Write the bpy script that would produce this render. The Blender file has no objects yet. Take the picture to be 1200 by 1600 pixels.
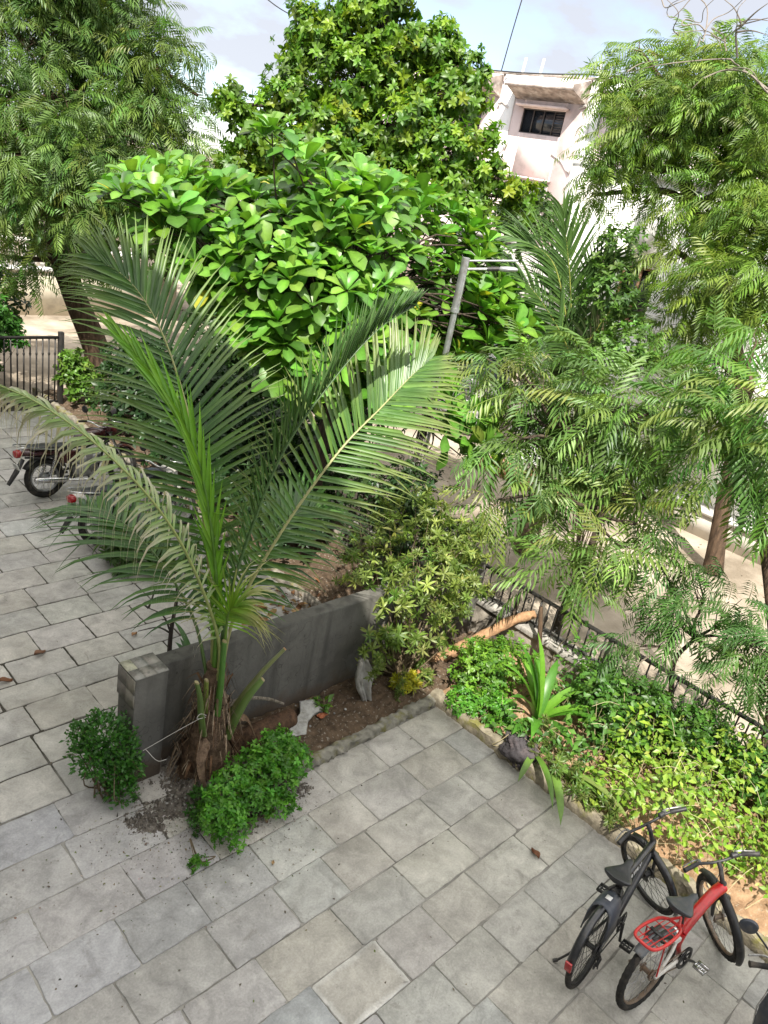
import bpy, math, random
import numpy as np
from mathutils import Vector, Matrix

rad = math.radians
PI = math.pi
random.seed(7)
RNG = np.random.default_rng(11)
SC = bpy.context.scene
COL = SC.collection

# ------------------------------------------------------------------ camera
cam_d = bpy.data.cameras.new('camera')
cam = bpy.data.objects.new('camera', cam_d)
COL.objects.link(cam)
_R = Vector((0.7112236, -0.6794446, 0.18032201))
_D = Vector((-0.15646163, -0.40308444, -0.9016888))
_F = Vector((0.68533258, 0.61308888, -0.39299018))
mw = Matrix((_R, -_D, -_F)).transposed().to_4x4()
mw.translation = (0, 0, 5.2)
cam.matrix_world = mw
cam_d.sensor_fit = 'VERTICAL'
cam_d.sensor_height = 24.0
cam_d.lens = 24.0 * 1203.2 / 1600.0
cam_d.clip_start = 0.05
cam_d.clip_end = 2000
SC.camera = cam

# ------------------------------------------------------------------ light
SUN_EL, SUN_AZ = rad(51), rad(40)          # sun stands behind the camera (towards -X -Y)
sdir = Vector((-math.cos(SUN_EL) * math.cos(SUN_AZ), -math.cos(SUN_EL) * math.sin(SUN_AZ), math.sin(SUN_EL)))
sl = bpy.data.lights.new('sun', 'SUN')
sl.energy = 4.4
sl.angle = rad(0.55)
sl.color = (1.0, 0.95, 0.86)
so = bpy.data.objects.new('sun', sl)
COL.objects.link(so)
so.rotation_euler = (-sdir).to_track_quat('-Z', 'Y').to_euler()
so.location = (-20, -20, 40)

W = bpy.data.worlds.new('World')
SC.world = W
W.use_nodes = True
nt = W.node_tree
nt.nodes.clear()
def N(t, typ, loc=None, **kw):
    n = t.nodes.new(typ)
    for k, v in kw.items():
        setattr(n, k, v)
    return n
wo = N(nt, 'ShaderNodeOutputWorld')
bg = N(nt, 'ShaderNodeBackground')
bg.inputs['Strength'].default_value = 0.15
sky = N(nt, 'ShaderNodeTexSky')
sky.sky_type = 'NISHITA'
sky.sun_disc = False
sky.sun_elevation = SUN_EL
sky.sun_rotation = math.atan2(sdir.x, sdir.y)
sky.air_density = 0.75
sky.dust_density = 0.25
tc = N(nt, 'ShaderNodeTexCoord')
mp = N(nt, 'ShaderNodeMapping')
mp.inputs['Scale'].default_value = (1.0, 1.0, 2.2)
nz = N(nt, 'ShaderNodeTexNoise')
nz.inputs['Scale'].default_value = 4.2
nz.inputs['Detail'].default_value = 7
nz.inputs['Roughness'].default_value = 0.55
cr = N(nt, 'ShaderNodeValToRGB')
cr.color_ramp.elements[0].position = 0.44
cr.color_ramp.elements[0].color = (0.42, 0.42, 0.42, 1)
cr.color_ramp.elements[1].position = 0.57
cr.color_ramp.elements[1].color = (0.95, 0.95, 0.95, 1)
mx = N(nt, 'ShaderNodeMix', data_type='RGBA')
# unseen overhead cloud brightened to light the shaded yard, paler and greyer low down
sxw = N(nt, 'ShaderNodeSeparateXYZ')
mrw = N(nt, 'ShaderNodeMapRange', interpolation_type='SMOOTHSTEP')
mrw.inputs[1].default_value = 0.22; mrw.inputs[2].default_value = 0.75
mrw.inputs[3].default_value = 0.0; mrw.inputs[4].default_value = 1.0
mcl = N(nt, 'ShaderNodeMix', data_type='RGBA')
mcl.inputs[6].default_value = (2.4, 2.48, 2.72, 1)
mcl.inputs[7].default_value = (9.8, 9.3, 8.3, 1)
L = nt.links.new
L(tc.outputs['Generated'], mp.inputs['Vector'])
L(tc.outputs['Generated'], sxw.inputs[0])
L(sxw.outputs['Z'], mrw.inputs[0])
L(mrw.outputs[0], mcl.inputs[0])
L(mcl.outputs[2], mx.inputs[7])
L(mp.outputs['Vector'], nz.inputs['Vector'])
L(nz.outputs['Fac'], cr.inputs['Fac'])
L(cr.outputs['Color'], mx.inputs[0])
L(sky.outputs['Color'], mx.inputs[6])
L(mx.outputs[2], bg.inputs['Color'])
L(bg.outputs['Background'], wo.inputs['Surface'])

SC.view_settings.view_transform = 'Standard'
SC.view_settings.look = 'None'
SC.view_settings.gamma = 1
SC.view_settings.exposure = 1.12
SC.cycles.max_bounces = 8
SC.cycles.diffuse_bounces = 4
SC.cycles.transmission_bounces = 6
SC.cycles.transparent_max_bounces = 8
SC.cycles.use_denoising = True

# ------------------------------------------------------------------ object helpers
def tag(o, label=None, cat=None, group=None, kind=None):
    if label: o['label'] = label
    if cat: o['category'] = cat
    if group: o['group'] = group
    if kind: o['kind'] = kind
    return o

def thing(name, label, cat, loc=(0, 0, 0), rot=None, group=None):
    o = bpy.data.objects.new(name, None)
    o.empty_display_size = 0.2
    COL.objects.link(o)
    o.location = loc
    if rot is not None:
        o.rotation_euler = rot
    return tag(o, label, cat, group)

def root_loc(o):
    while o.parent: o = o.parent
    return Vector(o.location) if o.get('_w') is None else Vector((0, 0, 0))

class MB:
    """collects shapes, links them as ONE mesh"""
    def __init__(s):
        s.v = []; s.f = []; s.c = []; s.nv = 0; s.M = None; s.col = (1, 1, 1)
    def add(s, v, f, c=None):
        v = np.asarray(v, float)
        if s.M is not None:
            m = np.array(s.M)
            v = v @ m[:3, :3].T + m[:3, 3]
        s.v.append(v)
        n = s.nv
        s.f.extend([tuple(int(i) + n for i in q) for q in f])
        if c is None: c = s.col
        c = np.asarray(c, float)
        if c.ndim == 1: c = np.tile(c, (len(v), 1))
        s.c.append(c)
        s.nv += len(v)
    def box(s, a, b, rot=None, c=None):
        """a, b: opposite corners; or rot: Matrix about the centre"""
        x0, y0, z0 = a; x1, y1, z1 = b
        v = np.array([(x, y, z) for z in (z0, z1) for y in (y0, y1) for x in (x0, x1)], float)
        if rot is not None:
            cc = v.mean(0)
            v = (v - cc) @ np.array(rot.to_3x3()).T + cc
        s.add(v, [(0, 2, 3, 1), (4, 5, 7, 6), (0, 1, 5, 4), (2, 6, 7, 3), (0, 4, 6, 2), (1, 3, 7, 5)], c)
    def tube(s, pts, r, n=8, cap=True, c=None, flat=None):
        """flat = (ky, up): squash the section"""
        P = np.asarray(pts, float)
        k = len(P)
        r = np.asarray(r, float) if np.ndim(r) else np.full(k, float(r))
        T = np.gradient(P, axis=0)
        T /= np.linalg.norm(T, axis=1)[:, None] + 1e-12
        up = np.array([0, 0, 1.0]) if abs(T[0][2]) < 0.9 else np.array([1.0, 0, 0])
        v = []
        a = np.linspace(0, 2 * PI, n, endpoint=False)
        for i in range(k):
            x = np.cross(up, T[i]); x /= np.linalg.norm(x) + 1e-12
            y = np.cross(T[i], x)
            up = y
            kk = flat if flat else 1.0
            v.append(P[i] + r[i] * (np.cos(a)[:, None] * x + kk * np.sin(a)[:, None] * y))
        v = np.concatenate(v)
        f = []
        for i in range(k - 1):
            for j in range(n):
                j2 = (j + 1) % n
                f.append((i * n + j, i * n + j2, (i + 1) * n + j2, (i + 1) * n + j))
        if cap:
            f.append(tuple(range(n))[::-1])
            f.append(tuple(range((k - 1) * n, k * n)))
        s.add(v, f, c)
    def torus(s, cen, ax, Rr, r, n=40, m=8, flat=1.0, c=None, jag=0):
        cen = np.array(cen, float); ax = Vector(ax).normalized()
        x = np.array(ax.orthogonal().normalized()); y = np.cross(np.array(ax), x); z = np.array(ax)
        v = []; f = []
        for i in range(n):
            t = 2 * PI * i / n
            d = math.cos(t) * x + math.sin(t) * y
            for j in range(m):
                u = 2 * PI * j / m
                rr = r * (1 + (jag if (i + j) % 2 else 0))
                v.append(cen + d * (Rr + rr * math.cos(u)) + z * rr * flat * math.sin(u))
                f.append((i * m + j, ((i + 1) % n) * m + j, ((i + 1) % n) * m + (j + 1) % m, i * m + (j + 1) % m))
        s.add(v, f, c)
    def lathe(s, prof, cen=(0, 0, 0), ax=(0, 0, 1), n=16, c=None):
        ax = Vector(ax).normalized()
        x = np.array(ax.orthogonal().normalized()); y = np.cross(np.array(ax), x); z = np.array(ax)
        v = []; f = []
        for (r, h) in prof:
            for i in range(n):
                t = 2 * PI * i / n
                v.append(np.array(cen) + r * (math.cos(t) * x + math.sin(t) * y) + h * z)
        k = len(prof)
        for a in range(k - 1):
            for i in range(n):
                j = (i + 1) % n
                f.append((a * n + i, a * n + j, (a + 1) * n + j, (a + 1) * n + i))
        f.append(tuple(range(n))[::-1]); f.append(tuple(range((k - 1) * n, k * n)))
        s.add(v, f, c)
    def prism(s, poly, z0, z1, c=None):
        n = len(poly)
        v = [(x, y, z0) for x, y in poly] + [(x, y, z1) for x, y in poly]
        f = [tuple(range(n))[::-1], tuple(range(n, 2 * n))] + [(i, (i + 1) % n, n + (i + 1) % n, n + i) for i in range(n)]
        s.add(v, f, c)
    def build(s, name, mat, parent=None, smooth=True, bevel=0, local=False, angle=40):
        me = bpy.data.meshes.new(name)
        V = np.concatenate(s.v) if s.v else np.zeros((0, 3))
        if parent is not None and not local:
            V = V - np.array(root_loc(parent))
        fill(me, V, s.f, np.concatenate(s.c) if s.c else None)
        o = bpy.data.objects.new(name, me)
        COL.objects.link(o)
        if mat: me.materials.append(mat)
        if parent is not None: o.parent = parent
        if bevel:
            b = o.modifiers.new('bevel', 'BEVEL'); b.width = bevel; b.segments = 2; b.limit_method = 'ANGLE'; b.angle_limit = rad(50)
        if smooth:
            me.shade_smooth()
            e = o.modifiers.new('split', 'EDGE_SPLIT'); e.split_angle = rad(angle)
        return o

def fill(me, V, F, C=None):
    """fast mesh fill; F: list of tuples or an (n,k) array"""
    if isinstance(F, np.ndarray):
        n, k = F.shape
        li = F.ravel().astype(np.int32); ls = np.arange(0, n * k, k, dtype=np.int32)
    else:
        n = len(F)
        lt = np.array([len(q) for q in F], dtype=np.int32)
        li = np.fromiter((i for q in F for i in q), dtype=np.int32)
        ls = np.concatenate(([0], np.cumsum(lt)[:-1])).astype(np.int32) if n else np.zeros(0, np.int32)
    me.vertices.add(len(V)); me.vertices.foreach_set('co', np.asarray(V, np.float32).ravel())
    me.loops.add(len(li)); me.loops.foreach_set('vertex_index', li)
    me.polygons.add(n); me.polygons.foreach_set('loop_start', ls)
    me.update(calc_edges=True)
    if C is not None and len(C) == len(V):
        a = me.color_attributes.new('tint', 'FLOAT_COLOR', 'POINT')
        cc = np.ones((len(V), 4), np.float32); cc[:, :3] = C
        a.data.foreach_set('color', cc.ravel())

class LB:
    """many copies of small leaf templates, linked as ONE mesh (quads)"""
    def __init__(s): s.V = []; s.F = []; s.C = []; s.n = 0
    def scatter(s, tpl, Rm, pos, scale, tint):
        tv, tf, tb = tpl
        m = len(pos)
        if m == 0: return
        scale = np.broadcast_to(np.asarray(scale, float), (m,))
        v = np.einsum('nij,kj->nki', Rm, tv) * scale[:, None, None] + pos[:, None, :]
        f = tf[None] + (np.arange(m) * len(tv))[:, None, None] + s.n
        c = tint[:, None, :] * tb[None, :, None]
        s.V.append(v.reshape(-1, 3)); s.F.append(f.reshape(-1, tf.shape[1])); s.C.append(c.reshape(-1, 3))
        s.n += m * len(tv)
    def raw(s, v, f, c):
        s.V.append(v); s.F.append(f + s.n); s.C.append(c); s.n += len(v)
    def build(s, name, mat, parent=None, smooth=True):
        me = bpy.data.meshes.new(name)
        V = np.concatenate(s.V)
        if parent is not None: V = V - np.array(root_loc(parent))
        fill(me, V, np.concatenate(s.F), np.concatenate(s.C))
        o = bpy.data.objects.new(name, me); COL.objects.link(o)
        me.materials.append(mat)
        if smooth: me.shade_smooth()
        if parent is not None: o.parent = parent
        return o

def unit(a): return a / (np.linalg.norm(a, axis=-1, keepdims=True) + 1e-12)

def frames(d, up=None, roll=0.0):
    """rotation matrices whose x axis is d and whose z axis leans to up"""
    d = unit(np.asarray(d, float)); n = len(d)
    up = np.tile([0, 0, 1.0], (n, 1)) if up is None else np.asarray(up, float)
    up = up + RNG.normal(0, 0.02, (n, 3))
    z = unit(up - d * (up * d).sum(1, keepdims=True))
    y = np.cross(z, d)
    if np.ndim(roll) or roll:
        a = RNG.normal(0, roll, n)[:, None]
        y, z = y * np.cos(a) + z * np.sin(a), z * np.cos(a) - y * np.sin(a)
    return np.stack([d, y, z], axis=2)

def pal(n, cols, jit=0.15, hj=0.06):
    cols = np.array(cols, float)
    c = cols[RNG.integers(0, len(cols), n)]
    w = RNG.random((n, 1)) * 0.5
    c = c * (1 - w) + cols[RNG.integers(0, len(cols), n)] * w
    return np.clip(c * (1 + RNG.normal(0, jit, (n, 1))) * (1 + RNG.normal(0, hj, (n, 3))), 0.004, 0.9)

def sph(n):
    return unit(RNG.normal(size=(n, 3)))

def spline(pts, n):
    """Catmull-Rom through pts"""
    P = np.asarray(pts, float)
    P = np.vstack([2 * P[0] - P[1], P, 2 * P[-1] - P[-2]])
    k = len(P) - 3
    out = []
    for t in np.linspace(0, k - 1e-9, n):
        i = int(t); u = t - i
        a, b, c, d = P[i], P[i + 1], P[i + 2], P[i + 3]
        out.append(0.5 * (2 * b + (c - a) * u + (2 * a - 5 * b + 4 * c - d) * u * u + (3 * b - a - 3 * c + d) * u ** 3))
    return np.array(out)

# ------------------------------------------------------------------ materials
def newmat(name):
    m = bpy.data.materials.new(name); m.use_nodes = True
    t = m.node_tree
    b = t.nodes['Principled BSDF']
    return m, t, b

def setc(b, name, v):
    if name in b.inputs: b.inputs[name].default_value = v

def simple(name, col, rough=0.5, metal=0.0, spec=0.5, var=0.0, scale=20, bump=0.0, bscale=60, coat=0.0, dirt=None, dscale=6):
    m, t, b = newmat(name)
    setc(b, 'Base Color', (*col, 1)); setc(b, 'Roughness', rough); setc(b, 'Metallic', metal)
    setc(b, 'Specular IOR Level', spec); setc(b, 'Coat Weight', coat)
    tcn = N(t, 'ShaderNodeTexCoord')
    src = None
    if var:
        n = N(t, 'ShaderNodeTexNoise'); n.inputs['Scale'].default_value = scale; n.inputs['Detail'].default_value = 6
        r = N(t, 'ShaderNodeMapRange'); r.inputs[1].default_value = 0.3; r.inputs[2].default_value = 0.7
        r.inputs[3].default_value = 1 - var; r.inputs[4].default_value = 1 + var
        mm = N(t, 'ShaderNodeMix', data_type='RGBA', blend_type='MULTIPLY'); mm.inputs[0].default_value = 1
        mm.inputs[6].default_value = (*col, 1)
        t.links.new(tcn.outputs['Object'], n.inputs['Vector']); t.links.new(n.outputs['Fac'], r.inputs[0])
        t.links.new(r.outputs[0], mm.inputs[7]); src = mm.outputs[2]
    if dirt:
        n2 = N(t, 'ShaderNodeTexNoise'); n2.inputs['Scale'].default_value = dscale; n2.inputs['Detail'].default_value = 8
        n2.inputs['Roughness'].default_value = 0.7
        r2 = N(t, 'ShaderNodeMapRange'); r2.inputs[1].default_value = 0.5; r2.inputs[2].default_value = 0.68
        m2 = N(t, 'ShaderNodeMix', data_type='RGBA')
        m2.inputs[6].default_value = (*col, 1); m2.inputs[7].default_value = (*dirt, 1)
        t.links.new(tcn.outputs['Object'], n2.inputs['Vector']); t.links.new(n2.outputs['Fac'], r2.inputs[0])
        t.links.new(r2.outputs[0], m2.inputs[0])
        if src: t.links.new(src, m2.inputs[6])
        src = m2.outputs[2]
    if src: t.links.new(src, b.inputs['Base Color'])
    if bump:
        n3 = N(t, 'ShaderNodeTexNoise'); n3.inputs['Scale'].default_value = bscale; n3.inputs['Detail'].default_value = 6
        bp = N(t, 'ShaderNodeBump'); bp.inputs['Strength'].default_value = bump; bp.inputs['Distance'].default_value = 0.02
        t.links.new(tcn.outputs['Object'], n3.inputs['Vector']); t.links.new(n3.outputs['Fac'], bp.inputs['Height'])
        t.links.new(bp.outputs['Normal'], b.inputs['Normal'])
    return m

def tintmat(name, rough=0.5, spec=0.4, transl=0.0, tcol=(1.25, 1.35, 0.5), var=0.12, scale=40, bump=0.0, bscale=80, mottle=None, mscale=6, mlo=0.5, mhi=0.7):
    """base colour from the mesh's own 'tint' colours"""
    m, t, b = newmat(name)
    a = N(t, 'ShaderNodeAttribute'); a.attribute_name = 'tint'
    tcn = N(t, 'ShaderNodeTexCoord')
    n = N(t, 'ShaderNodeTexNoise'); n.inputs['Scale'].default_value = scale; n.inputs['Detail'].default_value = 5
    r = N(t, 'ShaderNodeMapRange'); r.inputs[1].default_value = 0.3; r.inputs[2].default_value = 0.7
    r.inputs[3].default_value = 1 - var; r.inputs[4].default_value = 1 + var
    mm = N(t, 'ShaderNodeMix', data_type='RGBA', blend_type='MULTIPLY'); mm.inputs[0].default_value = 1
    t.links.new(tcn.outputs['Object'], n.inputs['Vector']); t.links.new(n.outputs['Fac'], r.inputs[0])
    t.links.new(a.outputs['Color'], mm.inputs[6]); t.links.new(r.outputs[0], mm.inputs[7])
    src = mm.outputs[2]
    if mottle:
        n2 = N(t, 'ShaderNodeTexNoise'); n2.inputs['Scale'].default_value = mscale; n2.inputs['Detail'].default_value = 8
        n2.inputs['Roughness'].default_value = 0.65
        r2 = N(t, 'ShaderNodeMapRange'); r2.inputs[1].default_value = mlo; r2.inputs[2].default_value = mhi
        m2 = N(t, 'ShaderNodeMix', data_type='RGBA'); m2.inputs[7].default_value = (*mottle, 1)
        t.links.new(tcn.outputs['Object'], n2.inputs['Vector']); t.links.new(n2.outputs['Fac'], r2.inputs[0])
        t.links.new(r2.outputs[0], m2.inputs[0]); t.links.new(src, m2.inputs[6]); src = m2.outputs[2]
    t.links.new(src, b.inputs['Base Color'])
    setc(b, 'Roughness', rough); setc(b, 'Specular IOR Level', spec)
    if bump:
        n3 = N(t, 'ShaderNodeTexNoise'); n3.inputs['Scale'].default_value = bscale; n3.inputs['Detail'].default_value = 6
        bp = N(t, 'ShaderNodeBump'); bp.inputs['Strength'].default_value = bump; bp.inputs['Distance'].default_value = 0.02
        t.links.new(tcn.outputs['Object'], n3.inputs['Vector']); t.links.new(n3.outputs['Fac'], bp.inputs['Height'])
        t.links.new(bp.outputs['Normal'], b.inputs['Normal'])
    if transl:
        tr = N(t, 'ShaderNodeBsdfTranslucent')
        m3 = N(t, 'ShaderNodeMix', data_type='RGBA', blend_type='MULTIPLY'); m3.inputs[0].default_value = 1
        m3.inputs[7].default_value = (*tcol, 1)
        t.links.new(src, m3.inputs[6]); t.links.new(m3.outputs[2], tr.inputs['Color'])
        ms = N(t, 'ShaderNodeMixShader'); ms.inputs[0].default_value = transl
        out = t.nodes['Material Output']
        t.links.new(b.outputs[0], ms.inputs[1]); t.links.new(tr.outputs[0], ms.inputs[2])
        t.links.new(ms.outputs[0], out.inputs['Surface'])
    return m

def bark(name, col, dark, scale=6):
    m, t, b = newmat(name)
    tcn = N(t, 'ShaderNodeTexCoord'); mpn = N(t, 'ShaderNodeMapping'); mpn.inputs['Scale'].default_value = (1, 1, 0.25)
    n = N(t, 'ShaderNodeTexNoise'); n.inputs['Scale'].default_value = scale * 4; n.inputs['Detail'].default_value = 8; n.inputs['Roughness'].default_value = 0.7
    cr = N(t, 'ShaderNodeValToRGB')
    cr.color_ramp.elements[0].position = 0.35; cr.color_ramp.elements[0].color = (*dark, 1)
    cr.color_ramp.elements[1].position = 0.65; cr.color_ramp.elements[1].color = (*col, 1)
    bp = N(t, 'ShaderNodeBump'); bp.inputs['Strength'].default_value = 0.8; bp.inputs['Distance'].default_value = 0.03
    t.links.new(tcn.outputs['Object'], mpn.inputs['Vector']); t.links.new(mpn.outputs[0], n.inputs['Vector'])
    t.links.new(n.outputs['Fac'], cr.inputs['Fac']); t.links.new(cr.outputs['Color'], b.inputs['Base Color'])
    t.links.new(n.outputs['Fac'], bp.inputs['Height']); t.links.new(bp.outputs['Normal'], b.inputs['Normal'])
    setc(b, 'Roughness', 0.9); setc(b, 'Specular IOR Level', 0.2)
    return m

M_leaf = tintmat('leaf', 0.42, 0.45, 0.34, var=0.10, scale=30)
M_gloss = tintmat('glossy_leaf', 0.38, 0.45, 0.30, var=0.10, scale=25)
M_palm = tintmat('palm_leaf', 0.36, 0.5, 0.22, var=0.10, scale=12)
M_bark = bark('brown_bark', (0.13, 0.085, 0.055), (0.025, 0.018, 0.013), 3.0)
M_darkbark = bark('dark_bark', (0.10, 0.075, 0.055), (0.025, 0.02, 0.016))
M_tint = tintmat('tinted', 0.7, 0.3, 0, var=0.15, scale=25)
# ------------------------------------------------------------------ the setting: ground, paving, soil
def ground_mat():
    m, t, b = newmat('sandy_ground')
    tcn = N(t, 'ShaderNodeTexCoord')
    n = N(t, 'ShaderNodeTexNoise'); n.inputs['Scale'].default_value = 0.35; n.inputs['Detail'].default_value = 10; n.inputs['Roughness'].default_value = 0.62
    cr = N(t, 'ShaderNodeValToRGB')
    e = cr.color_ramp.elements
    n.inputs['Scale'].default_value = 0.7
    e[0].position = 0.36; e[0].color = (0.20, 0.165, 0.125, 1)
    e[1].position = 0.62; e[1].color = (0.42, 0.36, 0.29, 1)
    n2 = N(t, 'ShaderNodeTexNoise'); n2.inputs['Scale'].default_value = 18; n2.inputs['Detail'].default_value = 6
    bp = N(t, 'ShaderNodeBump'); bp.inputs['Strength'].default_value = 0.35; bp.inputs['Distance'].default_value = 0.03
    t.links.new(tcn.outputs['Object'], n.inputs['Vector']); t.links.new(tcn.outputs['Object'], n2.inputs['Vector'])
    t.links.new(n.outputs['Fac'], cr.inputs['Fac']); t.links.new(cr.outputs['Color'], b.inputs['Base Color'])
    t.links.new(n2.outputs['Fac'], bp.inputs['Height']); t.links.new(bp.outputs['Normal'], b.inputs['Normal'])
    setc(b, 'Roughness', 0.95); setc(b, 'Specular IOR Level', 0.15)
    return m
g = MB(); g.add([(-300, -300, -0.05), (300, -300, -0.05), (300, 300, -0.05), (-300, 300, -0.05)], [(0, 1, 2, 3)])
tag(g.build('ground', ground_mat(), smooth=False), kind='structure')

def mortar_mat():
    m, t, b = newmat('mortar_dirt')
    tcn = N(t, 'ShaderNodeTexCoord')
    n = N(t, 'ShaderNodeTexNoise'); n.inputs['Scale'].default_value = 0.9; n.inputs['Detail'].default_value = 8; n.inputs['Roughness'].default_value = 0.7
    sx = N(t, 'ShaderNodeSeparateXYZ')
    mr = N(t, 'ShaderNodeMapRange'); mr.inputs[1].default_value = 4.2; mr.inputs[2].default_value = 6.2
    mr.inputs[3].default_value = 0.08; mr.inputs[4].default_value = -0.22
    ad = N(t, 'ShaderNodeMath', operation='ADD')
    cr = N(t, 'ShaderNodeValToRGB'); e = cr.color_ramp.elements
    e[0].position = 0.40; e[0].color = (0.065, 0.06, 0.05, 1)
    e[1].position = 0.66; e[1].color = (0.32, 0.31, 0.285, 1)
    t.links.new(tcn.outputs['Object'], n.inputs['Vector']); t.links.new(tcn.outputs['Object'], sx.inputs[0])
    t.links.new(sx.outputs['Y'], mr.inputs[0]); t.links.new(n.outputs['Fac'], ad.inputs[0]); t.links.new(mr.outputs[0], ad.inputs[1])
    t.links.new(ad.outputs[0], cr.inputs['Fac']); t.links.new(cr.outputs['Color'], b.inputs['Base Color'])
    setc(b, 'Roughness', 0.95); setc(b, 'Specular IOR Level', 0.1)
    return m
g = MB(); g.add([(-0.6, -8, -0.008), (6.05, -8, -0.008), (6.05, 14.6, -0.008), (-0.6, 14.6, -0.008)], [(0, 1, 2, 3)])
tag(g.build('ground_mortar_bed', mortar_mat(), smooth=False), kind='structure')

def slab_mat():
    m, t, b = newmat('stone_slab')
    a = N(t, 'ShaderNodeAttribute'); a.attribute_name = 'tint'
    tcn = N(t, 'ShaderNodeTexCoord')
    def noise(s, d=8, r=0.62, dist=0.0):
        n = N(t, 'ShaderNodeTexNoise'); n.inputs['Scale'].default_value = s; n.inputs['Detail'].default_value = d; n.inputs['Roughness'].default_value = r
        n.inputs['Distortion'].default_value = dist
        t.links.new(tcn.outputs['Object'], n.inputs['Vector']); return n
    def rng(src, a0, a1, b0, b1):
        r = N(t, 'ShaderNodeMapRange'); r.inputs[1].default_value = a0; r.inputs[2].default_value = a1; r.inputs[3].default_value = b0; r.inputs[4].default_value = b1
        t.links.new(src, r.inputs[0]); return r.outputs[0]
    def mul(c, f):
        x = N(t, 'ShaderNodeMix', data_type='RGBA', blend_type='MULTIPLY'); x.inputs[0].default_value = 1
        t.links.new(c, x.inputs[6]); t.links.new(f, x.inputs[7]); return x.outputs[2]
    def mixc(c, fac, col):
        x = N(t, 'ShaderNodeMix', data_type='RGBA'); x.inputs[7].default_value = (*col, 1)
        t.links.new(c, x.inputs[6]); t.links.new(fac, x.inputs[0]); return x.outputs[2]
    c = a.outputs['Color']
    c = mul(c, rng(noise(1.1).outputs['Fac'], 0.3, 0.7, 0.76, 1.2))
    c = mul(c, rng(noise(5, 10, 0.7, 0.6).outputs['Fac'], 0.3, 0.72, 0.66, 1.27))
    c = mul(c, rng(noise(60, 6).outputs['Fac'], 0.25, 0.75, 0.82, 1.16))
    c = mixc(c, rng(noise(2.6, 12, 0.75, 0.5).outputs['Fac'], 0.58, 0.78, 0, 0.62), (0.55, 0.53, 0.49))      # lime bloom
    c = mixc(c, rng(noise(3.7, 12, 0.75, 1.2).outputs['Fac'], 0.57, 0.72, 0, 0.62), (0.15, 0.138, 0.12))      # dirt
    c = mixc(c, rng(noise(0.55, 9, 0.65, 0.4).outputs['Fac'], 0.52, 0.70, 0, 0.42), (0.30, 0.275, 0.235))      # dust film
    c = mixc(c, rng(noise(1.3, 10, 0.7, 1.5).outputs['Fac'], 0.60, 0.70, 0, 0.40), (0.17, 0.165, 0.155))      # old damp stains
    c = mixc(c, rng(noise(22, 10, 0.8, 0.8).outputs['Fac'], 0.62, 0.74, 0, 0.55), (0.56, 0.55, 0.52))      # scuffs
    v = N(t, 'ShaderNodeTexVoronoi'); v.inputs['Scale'].default_value = 9
    t.links.new(tcn.outputs['Object'], v.inputs['Vector'])
    c = mixc(c, rng(v.outputs['Distance'], 0.02, 0.055, 0.75, 0), (0.11, 0.095, 0.08))
    t.links.new(c, b.inputs['Base Color'])
    bp = N(t, 'ShaderNodeBump'); bp.inputs['Strength'].default_value = 0.35; bp.inputs['Distance'].default_value = 0.012
    t.links.new(noise(14, 9, 0.7).outputs['Fac'], bp.inputs['Height']); t.links.new(bp.outputs['Normal'], b.inputs['Normal'])
    r = rng(noise(1.6).outputs['Fac'], 0.3, 0.7, 0.55, 0.85)
    t.links.new(r, b.inputs['Roughness']); setc(b, 'Specular IOR Level', 0.35)
    return m

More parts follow.
